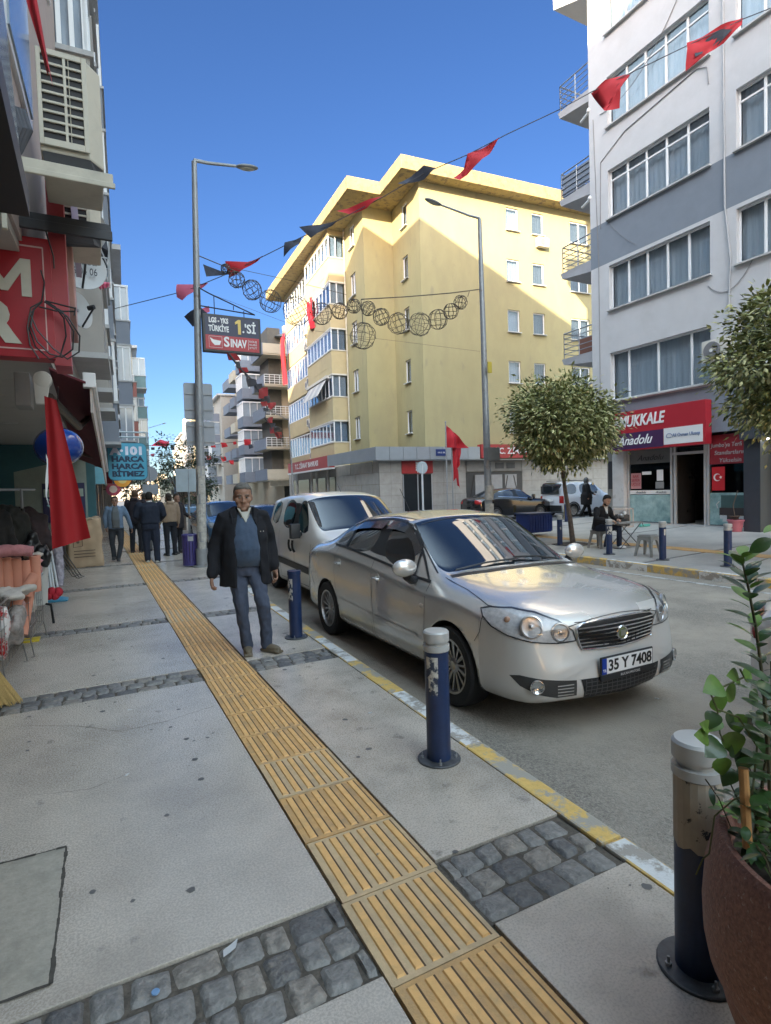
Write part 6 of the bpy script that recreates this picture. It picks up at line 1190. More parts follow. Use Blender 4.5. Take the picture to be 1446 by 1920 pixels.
def person(name_label,loc,rz,H=1.7,hs=1.0,pose='stand',top=((.02,.02,.03),'top'),trs=((.03,.035,.05),'trousers'),shoe=((.03,.03,.03),'shoes'),hair=((.03,.022,.018),'hair'),hstyle='short',build=1,face=(0,0),hem=.86,arms=None,legs=None,sk=None,vox=.016,extra=None,hood=None,topname='jacket',lean=0,coat=0,detail=False):
    sk=sk or skin; t=thing('person',name_label,'person',loc,rz); s=H/1.7; b=build
    q=MB(); J={}
    hip=.90; J['h']={k:Vector((.09*k,0,hip)) for k in (1,-1)}
    L=legs or {1:((.105,.02,.48),(.11,.04,.08),(.12,-.06)),-1:((-.105,.0,.48),(-.11,.03,.08),(-.12,-.06))}
    A=arms or {1:((.25,.03,1.13),(.27,-.04,.88)),-1:((-.25,.03,1.13),(-.27,-.04,.88))}
    up=Vector((0,-lean,0)); sh=lambda k:Vector((.185*k*b,0,1.40))+up; nk=Vector((0,.01,1.44))+up; hc=Vector((0,-.012-.02*(hs-1),1.575+.06*(hs-1)))+up*1.15
    mt=Matrix.Rotation(face[0],3,'Z')@Matrix.Rotation(face[1],3,'X')*hs
    mt0=Matrix.Rotation(face[0],3,'Z')
    # body (skin): torso core, limbs, hands, neck and head as one surface
    ell(q,[(0,0,.84,.12,.09),(0,0,.95,.13*b,.095*b),(0,0,1.1,.125*b,.10*b),(up.x,up.y,1.3,.15*b,.10),(up.x,up.y,1.40,.13,.075),(up.x,up.y+.01,1.44,.06,.055)])
    limb(q,[nk-Vector((0,0,.04)),hc-Vector((0,0,.07))],[.056,.054])
    for k in (1,-1):
        kn,an,toe=L[k]; limb(q,[J['h'][k],Vector(kn),Vector(an)],[.075,.048,.036]); e,w=map(Vector,A[k]); limb(q,[sh(k),e,w],[.045,.036,.026])
        d=(w-e).normalized(); hand(q,w+d*.01,d,(-k*.9,-.1,0) if pose!='sit' else (0,0,-1),k if pose!='sit' else -k,1.0)
    head(q,hc,mt)
    q.v=[tuple(Vector(p)*s) for p in q.v]; body=rpart('body',q,sk,t,vox=.007 if detail else vox*.75,smooth_it=1)
    # trousers
    q=MB(); ell(q,[(0,0,.80,.155*b,.115*b),(0,0,.88,.165*b,.125*b),(0,0,.97,.155*b,.12*b),(0,0,1.02,.15*b,.115*b)])
    for k in (1,-1):
        kn,an,toe=L[k]; kn,an=Vector(kn),Vector(an); limb(q,[J['h'][k]+Vector((0,0,-.02)),J['h'][k].lerp(kn,.5),kn,kn.lerp(an,.5),an+Vector((0,0,-.01))],[.098*b,.086*b,.069*b,.060*b,.058*b])
    q.v=[tuple(Vector(p)*s) for p in q.v]; rpart('trousers',q,mcol(trs[1],trs[0],var=.15,vs=9),t,vox=vox*.8,disp=.016 if detail else .008,dsc=11,seed=len(name_label))
    # shoes
    for k in (1,-1):
        kn,an,toe=L[k]; an=Vector(an); dr=Vector((toe[0]-an.x,toe[1]-an.y,0)).normalized(); zt=an.z-.08; q=MB(); mt2=Matrix.Rotation(math.atan2(dr.y,dr.x),3,'Z'); cen=an+dr*.055; cen.z=zt+.045
        q.ball(cen,.05,14,8,sc=(2.6,.92,.75),mt=mt2); q.ball(an+Vector((0,0,-.025)),.052,12,8,sc=(1,.9,1)); q.obox((cen.x,cen.y,zt+.014),(.25,.085,.026),mt2)
        q.v=[tuple(Vector(p)*s) for p in q.v]; rpart('shoe',q,mcol(shoe[1],shoe[0],rough=.6),t,vox=vox*.6)
    # upper garment
    if topname!='open':
        q=MB(); ell(q,[(0,.0,hem,.185*b+coat,.135*b+coat),(0,-.01,.98,.18*b+coat,.145*b+coat),(0,-.01*b,1.1,.175*b,.145*b),(up.x,up.y*.8,1.25,.185*b,.135*b),(up.x,up.y,1.36,.19*b,.12*b),(up.x,up.y+.01,1.42,.125*b,.09),(up.x,up.y+.015,1.465,.07,.068)],p=2.4)
        for k in (1,-1): e,w=map(Vector,A[k]); limb(q,[sh(k)+Vector((0,.005,-.02)),sh(k).lerp(e,.5),e,e.lerp(w,.5),w-(w-e).normalized()*.01],[.074*b,.066*b,.058*b,.052*b,.046*b])
        if hood: limb(q,[nk+Vector((.05,.07,0)),nk+Vector((-.05,.07,0))],[.055,.055])
        q.v=[tuple(Vector(p)*s) for p in q.v]; o=rpart(topname,q,mcol(top[1],top[0],var=.12,vs=7),t,vox=vox*.85,disp=.009,dsc=8,seed=len(name_label)+2)
    if hstyle: hairpart(t,hc*s,mt,s,mcol(hair[1],hair[0],var=.25,vs=40),hstyle,vox=.008 if detail else .012)
    # eyes, brows, lips
    g=lambda x,y,z:(hc+mt@Vector((x,y,z)))*s
    for k in (1,-1):
        q=MB(); q.ball(g(.031*k,-.0795,.008),.0115*s,10,8,sc=(1.15,.6,.62),mt=mt); ey=part('eye',q,M('eye_white',(.26,.22,.2),.4),t,smooth=True); q=MB(); q.ball(g(.031*k,-.0855,.008),.0062*s,8,6,sc=(1,.6,.9),mt=mt); part('iris',q,M('eye_dark',(.01,.008,.006),.2),ey,smooth=True)
        q=MB(); q.tube([g(.014*k,-.093,.027),g(.032*k,-.094,.034),g(.052*k,-.082,.028)],[.0038*s,.0048*s,.003*s],6); part('eyebrow',q,mcol(hair[1]+'_brow',[c*.7 for c in hair[0]]),t,smooth=True)
    q=MB(); q.ball(g(0,-.0905,-.0645),.011*s,12,6,sc=(1.6,.4,.3),mt=mt); part('lips',q,M('lips',(.25,.12,.085),.6),t,smooth=True)
    if extra: extra(t,s,q,g,hc,mt,up)
    return t
# --- the walking man
def man_extra(t,s,q,g,hc,mt,up):
    V=lambda P:[tuple(Vector(p)*s) for p in P]
    # sweater
    q=MB(); ell(q,[(0,-.01,.89,.168,.150),(0,-.035,.97,.175,.175),(0,-.05,1.07,.172,.185),(0,-.04,1.18,.17,.165),(0,-.02,1.29,.175,.14),(0,0,1.37,.165,.112),(0,.008,1.415,.11,.085),(0,.012,1.435,.07,.066)],p=2.3); q.v=V(q.v); sw=rpart('sweater',q,mcol('sweater_blue',(.04,.065,.11),var=.12,vs=30,sheen=.3),t,vox=.012,disp=.012,dsc=9)
    # shirt collar and placket in the V of the neck
    q=MB(); wb=M('shirt_white',(.42,.41,.36),.8,var=.06)
    for k in (1,-1): q.hexa(V([(.0,-.118,1.355),(.034*k,-.122,1.40),(.068*k,-.075,1.478),(.045*k,-.078,1.478)]+[(.0,-.108,1.33),(.038*k,-.110,1.39),(.066*k,-.062,1.468),(.043*k,-.066,1.468)]))
    part('shirt_collar',q,wb,t); q=MB(); q.hexa(V([(-.042,-.078,1.43),(.042,-.078,1.43),(.006,-.137,1.335),(-.006,-.137,1.335),(-.042,-.095,1.44),(.042,-.095,1.44),(.006,-.146,1.34),(-.006,-.146,1.34)])); part('shirt_front',q,wb,t)
    # open coat: a thick shell around the back and sides, plus sleeves
    jk=mcol('coat_black',(.006,.0065,.010),var=.2,vs=8,rough=.9)
    q=MB(); rings=[]; 
    for z,rx,ry,cy,op in ((.70,.262,.195,.0,.50),(.82,.255,.195,-.005,.52),(.95,.243,.2,-.015,.54),(1.08,.232,.2,-.02,.54),(1.2,.225,.185,-.012,.52),(1.3,.222,.158,-.005,.48),(1.37,.2,.135,.0,.40),(1.42,.14,.108,.01,.42),(1.455,.096,.092,.015,.55),(1.475,.088,.086,.015,.62)):
        o=[]; n=30
        for i in range(n+1): a=-PI/2+op+(2*PI-2*op)*i/n; o.append((rx*math.cos(a),cy+ry*math.sin(a),z))
        for i in range(n,-1,-1): a=-PI/2+op+(2*PI-2*op)*i/n; o.append(((rx-.022)*math.cos(a),cy+(ry-.022)*math.sin(a),z))
        rings.append(o)
    q.loft(rings); arms={1:((.255,.04,1.12),(.285,-.04,.87)),-1:((-.28,.05,1.11),(-.325,-.02,.84))}
    for k in (1,-1): e,w=map(Vector,arms[k]); sh=Vector((.188*k,.005,1.385)); limb(q,[Vector((.08*k,.012,1.44)),sh,sh.lerp(e,.5),e,e.lerp(w,.5),w],[.056,.078,.074,.068,.063,.060])
    q.v=V(q.v); rpart('coat',q,jk,t,vox=.011,disp=.022,dsc=6.5,seed=3)
    q=MB() # collar flaps
    for k in (1,-1): q.hexa(V([(.075*k,-.115,1.30),(.125*k,-.118,1.33),(.135*k,-.05,1.45),(.078*k,-.055,1.485),(.085*k,-.128,1.30),(.13*k,-.13,1.33),(.145*k,-.06,1.455),(.09*k,-.066,1.495)]))
    part('coat_collar',q,jk,t,bevel=.006); q=MB(); [q.cyl(Vector(p)*s,(Vector(p)+Vector((0,-.008,0)))*s,.006,n=8) for p in ((.135,-.165,1.24),(.165,-.155,1.24))]; part('coat_snap',q,chrome,t)
    q=MB(); q.box(-.13*s,.13*s,-.134*s,-.12*s,.93*s,.965*s); part('belt',q,blk,t)
person('grey haired man walking towards us in open black coat and blue sweater',(1.33,5.72,0),R(-4),H=1.69,
  top=((0,0,0),'x'),trs=((.055,.068,.105),'jeans_greyblue'),shoe=((.13,.105,.07),'shoe_olive'),hair=((.12,.112,.1),'hair_grey'),build=1.04,face=(R(-6),R(6)),topname='open',sk=skin,
  arms={1:((.255,.04,1.12),(.288,-.05,.84)),-1:((-.28,.05,1.11),(-.33,-.03,.82))},hs=1.1,
  legs={1:((.135,-.16,.50),(.18,-.06,.084),(.27,-.2)),-1:((-.065,-.06,.48),(-.01,.0,.08),(-.03,-.16))},vox=.012,extra=man_extra,detail=True)
# --- people further up the pavement
def hang(k,x,y=0,z=.88,ex=.25): return ((ex*k,.02,1.13),(x*k,y,z))
def ex_walker(t,s,q,g,hc,mt,up):
    V=lambda P:[tuple(Vector(p)*s) for p in P]
    q=MB(); ell(q,[(0,-.05,.88,.09,.13),(0,-.06,1.1,.10,.145),(0,-.05,1.3,.09,.13),(0,-.02,1.44,.06,.07)],p=5); q.v=V(q.v); rpart('shirt',q,mcol('shirt_grey',(.1,.11,.115)),t,vox=.016)
    q=MB(); [q.tube([g(.031*k+.02*math.cos(a),-.1,.008+.015*math.sin(a)) for a in [2*PI*i/12 for i in range(12)]],.0025,5,closed=True) for k in (1,-1)]; q.tube([g(.012,-.1,.01),g(-.012,-.1,.01)],.0025,5); part('glasses',q,blk,t)
person('man in open denim jacket walking towards us on the left pavement',(.47,15.6,0),R(-2),H=1.62,top=((.13,.19,.27),'denim'),trs=((.03,.036,.045),'jeans_dark'),hair=((.02,.016,.013),'hair_black'),topname='denim_jacket',build=1.0,arms={1:((.29,.02,1.12),(.36,.0,.86)),-1:((-.26,.02,1.13),(-.24,.08,.9))},legs={1:((.10,-.04,.48),(.02,-.04,.10),(.03,-.2)),-1:((-.11,.06,.47),(-.08,.16,.12),(-.1,.02))},extra=ex_walker,vox=.02)
person('man in dark jacket with hands low, leftmost of the standing group',(1.05,17.6,0),R(160),H=1.78,top=((.018,.014,.02),'jacket_plum'),trs=((.012,.014,.02),'trousers_black'),hair=((.1,.06,.035),'hair_brown'),build=1.08,arms={1:hang(1,.2,-.12,1.0),-1:hang(-1,.2,-.12,1.0)},hood=1,vox=.02,topname='hooded_jacket')
person('man in navy jacket and grey trousers half hidden behind the broad navy sweater back',(1.32,17.9,0),R(185),H=1.68,top=((.025,.035,.07),'jacket_navy'),trs=((.11,.11,.11),'trousers_grey'),hair=((.04,.03,.022),'hair_dark'),vox=.02)
def ex_hem(t,s,q,g,hc,mt,up):
    V=lambda P:[tuple(Vector(p)*s) for p in P]
    q=MB(); ell(q,[(0,.0,.86,.17,.13),(0,0,.90,.185,.14),(0,0,.97,.185,.14)]); q.v=V(q.v); rpart('shirt_hem',q,M('shirt_hem_white',(.7,.7,.68),.8),t,vox=.018); q=MB(); q.lathe([(.062,1.455),(.066,1.48),(.06,1.49)],n=18,cap=False); q.v=V(q.v); part('shirt_collar',q,M('shirt_hem_white'),t)
person('broad man in navy sweater with white shirt hem, his back to us',(1.19,14.75,0),R(175),H=1.70,top=((.012,.018,.034),'sweater_navy'),trs=((.012,.018,.036),'jeans_navy'),shoe=((.5,.48,.42),'shoe_pale'),hair=((.012,.01,.01),'hair_black'),build=1.25,hem=.95,arms={1:((.32,-.02,1.14),(.22,-.2,1.02)),-1:((-.32,-.02,1.14),(-.22,-.2,1.02))},legs={1:((.10,-.02,.48),(.09,-.04,.09),(.11,-.2)),-1:((-.12,.02,.48),(-.13,.02,.08),(-.16,-.12))},extra=ex_hem,vox=.02,topname='sweater')
person('person in beige hoodie seen from behind at the right of the group',(1.78,16.1,0),R(200),H=1.66,top=((.30,.22,.15),'hoodie_beige'),trs=((.012,.014,.02),'trousers_black'),hair=((.05,.03,.022),'hair_dark'),hstyle='bun',hood=1,build=1.05,hem=.92,vox=.02,topname='hoodie',shoe=((.03,.03,.03),'shoes'))
def ex_bag(t,s,q,g,hc,mt,up): q=MB(); q.box(.12,.34,-.32,-.18,.78,.98); part('bag',q,M('bag_teal_dark',(.03,.06,.07),.6),t,bevel=.02)
person('person in long dark coat facing the beige hoodie by the bin',(2.02,16.5,0),R(40),H=1.64,top=((.02,.017,.02),'coat_dark'),trs=((.012,.014,.02),'trousers_black'),hair=((.04,.025,.02),'hair_dark'),hem=.72,coat=.02,vox=.02,topname='coat',arms={1:((.25,-.05,1.14),(.2,-.25,1.05)),-1:hang(-1,.26)})
# --- seated man on the far pavement
def ex_seat(t,s,q,g,hc,mt,up):
    V=lambda P:[tuple(Vector(p)*s) for p in P]
    q=MB(); q.add(V([(-.05,-.155,1.46),(.05,-.155,1.46),(.0,-.225,1.24)]),[(0,1,2)]) if False else q.hexa(V([(-.055,-.10,1.45),(.055,-.10,1.45),(.012,-.215,1.24),(-.012,-.215,1.24),(-.06,-.15,1.46),(.06,-.15,1.46),(.014,-.245,1.25),(-.014,-.245,1.25)])); part('tee_shirt',q,M('tee_white',(.65,.65,.64),.8),t)
    q=MB(); q.ball(g(0,-.045,-.085),.062*s,16,10,sc=(1,.85,.75),mt=mt); part('beard',q,mcol('beard_black',(.015,.012,.01)),t,smooth=True)
def seated(label,loc,rz):
    global person
    L={1:((.16,-.42,.50),(.17,-.40,.09),(.2,-.6)),-1:((-.12,-.40,.50),(-.14,-.30,.09),(-.16,-.5))}
    t=thing('person',label,'person',loc,rz); s=1.0; dz=-.44
    q=MB(); hz=.50; up=Vector((0,-.10,0)); hc=Vector((0,-.20,1.15)); mt=Matrix.Rotation(R(10),3,'Z')@Matrix.Rotation(R(28),3,'X')
    ell(q,[(0,.02,.45,.13,.11),(0,0,.6,.13,.1),(0,-.04,.8,.14,.1),(0,-.08,.95,.13,.08),(0,-.10,1.0,.06,.05)]); limb(q,[(0,-.11,.98),hc-Vector((0,-.02,.07))],[.056,.054])
    arms={1:((.27,-.12,.74),(.14,-.40,.70)),-1:((-.27,-.14,.72),(-.12,-.42,.68))}
    for k in (1,-1):
        kn,an,toe=L[k]; limb(q,[Vector((.09*k,0,.5)),Vector(kn),Vector(an)],[.07,.048,.036]); e,w=map(Vector,arms[k]); limb(q,[Vector((.18*k,-.08,.96)),e,w],[.045,.036,.026]); d=(w-e).normalized(); hand(q,w+d*.01,d,(0,0,-1),-k)
    head(q,hc,mt); rpart('body',q,skin2,t,vox=.013,smooth_it=1)
    q=MB(); ell(q,[(0,.03,.42,.17,.15),(0,.02,.52,.17,.14),(0,.0,.62,.155,.125)])
    for k in (1,-1): kn,an,toe=L[k]; kn,an=Vector(kn),Vector(an); limb(q,[Vector((.09*k,0,.5)),Vector((.09*k,0,.5)).lerp(kn,.5),kn,kn.lerp(an,.5),an],[.095,.088,.072,.062,.058])
    rpart('trousers',q,mcol('jeans_navy',(.012,.018,.036)),t,vox=.016,disp=.006)
    for k in (1,-1):
        kn,an,toe=L[k]; an=Vector(an); dr=Vector((toe[0]-an.x,toe[1]-an.y,0)).normalized(); mt2=Matrix.Rotation(math.atan2(dr.y,dr.x),3,'Z'); cen=an+dr*.06; cen.z=.05; q=MB(); q.ball(cen,.05,14,8,sc=(2.6,.92,.8),mt=mt2); q.ball(an+Vector((0,0,-.02)),.05,12,8); rpart('shoe',q,M('sneaker_white',(.65,.65,.66),.6),t,vox=.012)
    q=MB(); ell(q,[(0,.03,.46,.19,.17),(0,.01,.6,.18,.155),(0,-.03,.78,.18,.145),(0,-.07,.92,.19,.125),(0,-.10,.98,.12,.09),(0,-.11,1.02,.07,.065)])
    for k in (1,-1): e,w=map(Vector,arms[k]); sh=Vector((.19*k,-.08,.93)); limb(q,[sh,sh.lerp(e,.5),e,w-(w-e)*.05],[.078,.07,.06,.048])
    rpart('cardigan',q,mcol('cardigan_black',(.009,.009,.011)),t,vox=.015,disp=.009); hairpart(t,hc,mt,1.0,mcol('hair_black',(.012,.01,.01)))
    g=lambda x,y,z:hc+mt@Vector((x,y,z)); q=MB(); q.ball(g(0,-.035,-.082),.064,16,10,sc=(1,.85,.7),mt=mt); part('beard',q,mcol('beard_black',(.015,.012,.01)),t,smooth=True)
    q=MB(); q.hexa([(-.05,-.155,1.0),(.05,-.155,1.0),(.012,-.195,.83),(-.012,-.195,.83),(-.055,-.185,1.005),(.055,-.185,1.005),(.014,-.225,.84),(-.014,-.225,.84)]); part('tee_shirt',q,M('tee_white',(.65,.65,.64),.8),t)
    for k in (1,-1): q=MB(); q.ball(g(.031*k,-.0795,.008),.0115,8,6,sc=(1.15,.6,.62),mt=mt); part('eye',q,M('eye_dark',(.01,.008,.006),.2),t,smooth=True)
    return t
seated('bearded man in black cardigan sitting at a folding table by the far kerb',(10.75,9.72,.03),R(-2))
def ex_scarf(t,s,q,g,hc,mt,up):
    q=MB(); q.ball(g(0,.012,.01),.115*s,16,12,sc=(.93,1.02,1.25),mt=mt); q.tube([g(0,.02,-.08),g(0,.02,-.17)],[.075*s,.14*s],16); rpart('headscarf',q,M('scarf_pattern',(.13,.14,.14),.8,var=.6,vs=50),t,vox=.016)
person('woman in black with a grey patterned headscarf walking behind the seated man',(17.7,16.7,.2),R(60),H=1.6,top=((.008,.008,.009),'coat_jet'),trs=((.008,.008,.009),'trousers_jet'),hstyle=None,hem=.55,coat=.06,build=1.15,arms={1:((.23,-.12,1.15),(.12,-.32,1.02)),-1:hang(-1,.26)},legs={1:((.09,-.12,.48),(.10,-.2,.10),(.1,-.36)),-1:((-.09,.08,.48),(-.1,.28,.12),(-.1,.12))},extra=ex_scarf,vox=.02,topname='long_coat')
# --- his stool, folding table, machine; the empty grey stool; box by the shop
def stool(label,loc,rz=0,grp='plastic stools'):
    t=thing('stool',label,'stool',loc,rz,grp); gm=M('stool_grey_plastic',(.27,.265,.25),.6,var=.08,dirt=(.2,.19,.17),ds=6); q=MB(); q.box(-.135,.135,-.135,.135,.43,.455); part('seat',q,gm,t,bevel=.012); q=MB(); q.box(-.155,.155,-.155,.155,.40,.432); part('rim',q,gm,t,bevel=.008)
    for sx in (1,-1):
        for sy in (1,-1): q=MB(); q.hexa([(sx*.16,sy*.16,0),(sx*.205,sy*.16,0),(sx*.205,sy*.205,0),(sx*.16,sy*.205,0),(sx*.085,sy*.085,.41),(sx*.145,sy*.085,.41),(sx*.145,sy*.145,.41),(sx*.085,sy*.145,.41)]); part('leg',q,gm,t,bevel=.004,seg=1)
    for i in range(4):
        q=MB(); m=Matrix.Rotation(i*PI/2,3,'Z'); pl=[(-.12,.40),(-.155,.17),(-.13,.17),(-.10,.30),(-.05,.345),(.05,.345),(.10,.30),(.13,.17),(.155,.17),(.12,.40)]
        q.add([m@Vector((a,-.15-.05*(.40-b)/.4,b)) for a,b in pl]+[m@Vector((a,-.14-.05*(.40-b)/.4,b)) for a,b in pl],[tuple(range(10)),tuple(range(19,9,-1))]+[(j,(j+1)%10,10+(j+1)%10,10+j) for j in range(10)]); part('apron',q,gm,t)
    return t
stool('empty grey plastic stool standing on the far kerb pavement',(10.35,8.1,.03),R(8)); stool('grey plastic stool under the seated man in black',(10.78,9.78,.03),R(5))
t=thing('folding_table','small folding table with thin legs in front of the seated man','table',(11.15,9.35,.05),R(-8)); q=MB(); q.box(-.36,.36,-.2,.2,.58,.605); part('table_top',q,M('table_grey',(.3,.29,.28),.5),t,bevel=.004)
q=MB()
for sy in (-.18,.18): q.cyl((-.3,sy,.58),(.3,sy,0),.011,n=6); q.cyl((.3,sy,.58),(-.3,sy,0),.011,n=6)
q.cyl((.3,-.18,0),(.3,.18,0),.011,n=6); q.cyl((-.3,-.18,0),(-.3,.18,0),.011,n=6); q.cyl((.33,-.18,.6),(.36,-.2,.5),.01,n=6); part('legs',q,M('leg_steel_dark',(.12,.12,.12),.4,metal=.5),t)
t=thing('engraving_machine','small black and chrome engraving machine on the folding table','machine',(11.2,9.5,.665)); q=MB(); q.box(-.1,.12,-.08,.08,0,.05); part('base',q,blk,t,bevel=.01); q=MB(); q.ball((.0,0,.13),.07,12,8,sc=(1,1,.9)); part('lamp_head',q,M('machine_grey',(.4,.4,.4),.3,metal=.5),t,smooth=True); q=MB(); q.box(-.02,.05,-.03,.03,.05,.2); part('column',q,blk,t); 
t=thing('metal_box','open metal toolbox frame on the ground left of the ticket shop window','box',(14.9,12.6,.165),R(-35)); q=MB(); [q.box(a,a+.03,b,b+.03,0,.6) for a in (-.3,.27) for b in (-.2,.17)]; q.box(-.3,.3,-.2,.2,.57,.6); q.box(-.3,.3,-.2,.2,0,.04); part('frame',q,M('box_steel',(.35,.34,.33),.4,metal=.5),t); q=MB(); q.box(-.2,.2,-.12,.15,.05,.4); part('contents',q,M('contents_dark',(.05,.045,.04),.7,var=.5,vs=20),t,bevel=.02); q=MB(); q.ball((.05,-.1,.45),.06,10,8); part('white_bundle',q,whm,t,smooth=True)
q=MB(); q.box(-.22,.22,-.06,.06,0,.08); solo('water_bottle',q,M('bottle_green',(.12,.42,.35),.3),'turquoise plastic bottle lying before the ticket shop window','bottle',bevel=.03).location=(15.3,12.1,.18)
t=thing('flower_pot','pink flower pot with a withered plant by the dark pillar','pot',(15.3,9.25,.18)); q=MB(); q.lathe([(.14,0),(.19,.28),(.21,.28),(.21,.32),(.17,.32)],n=20,cap=False); q.lathe([(0,.27),(.18,.27)],n=20,cap=False); part('pot',q,M('pot_pink',(.4,.12,.15),.6),t,smooth=True); q=MB(); [q.tube([(0,0,.27),(rnd(-.1,.1),rnd(-.1,.1),.4),(rnd(-.22,.22),rnd(-.2,.2),.42)],.008,4) for _ in range(14)]; q.tube([(0,0,.27),(.05,.1,.7),(.1,.0,1.1)],.012,5); part('twigs',q,M('twig_brown',(.1,.07,.05),.9),t)
# ---------------------------------------------------------------- trees and the planter
lf1=M('leaf_green',(.21,.23,.075),.5,var=.3,vs=4); lf2=M('leaf_yellow',(.46,.44,.21),.55,var=.25,vs=6); lf3=M('leaf_dark',(.06,.08,.025),.5,var=.3); bark=M('bark',(.13,.1,.08),.9,var=.3,vs=12,bump=.5,bs=30)
def leafy(q,c,d,n,s,mi):
    d=d.normalized(); n=(n-d*n.dot(d)); n=n.normalized() if n.length>1e-4 else d.orthogonal(); w=d.cross(n)
    q.add([c,c+d*s*.45+w*s*.24-n*s*.05,c+d*s+n*s*-.12,c+d*s*.45-w*s*.24-n*s*.05,c+d*s*.5+n*s*.03],[(0,1,4),(1,2,4),(2,3,4),(3,0,4)],mi)
def tree(label,base,cz,rx,rz_,trunk_h,ncl,per,ls,seed,mats,weights=(.52,.32,.16),lean=(0,0),r0=.075,offs=(0,0)):
    rg=random.Random(seed); t=thing('tree',label,'tree',base); b=Vector(base); T=Vector((lean[0],lean[1],trunk_h)); q=MB(); q.tube([(0,0,0),T*.35+Vector((.02,0,0)),T*.7+Vector((-.01,.01,0)),T],[r0,r0*.8,r0*.68,r0*.6],10)
    cc=Vector((offs[0],offs[1],cz)); ends=[]
    for i in range(9):
        a=2*PI*i/9+rg.uniform(-.3,.3); e=cc+Vector((math.cos(a)*rx*rg.uniform(.4,.8),math.sin(a)*rx*rg.uniform(.4,.8),rg.uniform(-.35,.7)*rz_)); m=T.lerp(e,.45)+Vector((0,0,-.12)); q.tube([T,m,e],[r0*.42,r0*.25,r0*.08],6); ends.append(e)
    part('trunk',q,bark,t,smooth=True); q=MB()
    for k in range(ncl):
        while True:
            v=Vector((rg.uniform(-1,1),rg.uniform(-1,1),rg.uniform(-1,1)))
            if .3<v.length<1: break
        v=v*(.72+.28*rg.random())/max(v.length,.6)*min(1,v.length+.25); lump=1+.42*noise.noise(Vector((v.x*2.2+seed,v.y*2.2,v.z*2.2)))
        c=cc+Vector((v.x*rx*lump,v.y*rx*lump,v.z*rz_*lump)); sz=rg.uniform(.1,.22)
        for i in range(per):
            o=Vector((rg.gauss(0,sz),rg.gauss(0,sz),rg.gauss(0,sz*.8))); p=c+o; d=(o.normalized()*.6+v*.5+Vector((rg.uniform(-1,1),rg.uniform(-1,1),rg.uniform(-1.1,.3)))*.7); r=rg.random(); mi=0 if r<weights[0] else (1 if r<weights[0]+weights[1] else 2)
            leafy(q,p,d,Vector((rg.uniform(-1,1),rg.uniform(-1,1),1.2)),ls*rg.uniform(.7,1.25),mi)
    o=part('crown',q,mats,t); return t
tree('slim pavement tree with variegated leaves between the sedan and the red shop sign',(10.9,10.75,.04),3.1,1.26,1.1,2.0,300,60,.125,5,[lf1,lf2,lf3],lean=(-.2,.12),offs=(-.16,.12))
tree('variegated pavement tree cut by the right frame edge before the dark canopy',(11.2,5.45,.05),3.55,1.46,1.22,2.2,320,60,.125,9,[lf1,lf2,lf3],lean=(.1,.0))
gd=[M('leaf_far_a',(.06,.085,.05),.7,var=.3),M('leaf_far_b',(.09,.11,.08),.7,var=.3),M('leaf_far_c',(.03,.045,.03),.7)]
tree('dark leafy tree behind the lamp post and the slanted sign',(3.6,27,0),2.6,1.5,1.6,1.4,70,40,.16,13,gd,r0=.1)
tree('small dark tree beyond the group at the end of the left pavement',(3.0,42,0),2.2,1.6,1.2,1.2,50,30,.2,15,gd,r0=.1)
q=MB(); q.hexa([(10.5,10.3,.035),(11.3,10.3,.035),(11.3,11.1,.035),(10.5,11.1,.035),(10.5,10.3,.055),(11.3,10.3,.06),(11.3,11.1,.06),(10.5,11.1,.055)]); tag(part('tree_pit',q,M('pit_soil',(.1,.085,.07),.95,var=.4,vs=20)),kind='structure')
# planter
gran=M('red_granite',(.24,.11,.08),.6,var=.4,vs=90,bump=.4,bs=120,dirt=(.42,.30,.27),ds=85,dt=(.6,.66))
pl=thing('planter','large round reddish granite planter with a pale groove at the bottom right corner','planter',(1.70,.655,0))
q=MB(); prof=[(.27,0),(.285,.03),(.32,.12),(.355,.22),(.372,.29),(.376,.315),(.392,.325),(.402,.38),(.405,.46),(.398,.55),(.38,.62),(.372,.655),(.362,.668),(.345,.665),(.335,.64),(.33,.58)]
q.lathe(prof,n=64,cap=False); part('bowl',q,gran,pl,smooth=True,angle=50); q=MB(); q.lathe([(.377,.30),(.3785,.308),(.3785,.318),(.39,.3235)],n=64,cap=False); part('groove',q,M('groove_pale',(.3,.22,.2),.8,var=.2,vs=30),pl,smooth=True)
q=MB(); vs=[]; q.lathe([(0,.60),(.2,.605),(.335,.59)],n=40,cap=False); part('soil',q,M('soil_dark',(.045,.035,.025),.95,var=.4,vs=30,bump=1,bs=30),pl,smooth=True)
gA=M('shrub_leaf',(.035,.085,.02),.32,var=.3,vs=10,coat=.3); gB=M('shrub_leaf_fresh',(.11,.22,.03),.4,var=.25,vs=10); gC=M('vine_leaf',(.10,.20,.03),.42,var=.3,vs=12)
def leaf3(q,base,d,up,L,W,mi,shape='oval',cup=.1,nseg=7):
    d=Vector(d).normalized(); up=Vector(up); up=(up-d*up.dot(d)).normalized(); w=d.cross(up); rows=[]
    for i in range(nseg+1):
        t=i/nseg; hw=(math.sin(PI*min(1,t*.97+.02))**.75 if shape=='oval' else math.sin(PI*min(1,(t*.98+.012)**.6))**.85)*W/2
        
        c=Vector(base)+d*L*t-up*(L*.22*t*t); rows.append([c-w*hw+up*cup*hw*1.2,c-up*.0,c+w*hw+up*cup*hw*1.2])
    vs=[p for r in rows for p in r]; q.add(vs,[(3*i+j,3*i+j+1,3*i+j+4,3*i+j+3) for i in range(nseg) for j in (0,1)],mi)
rg=random.Random(21)
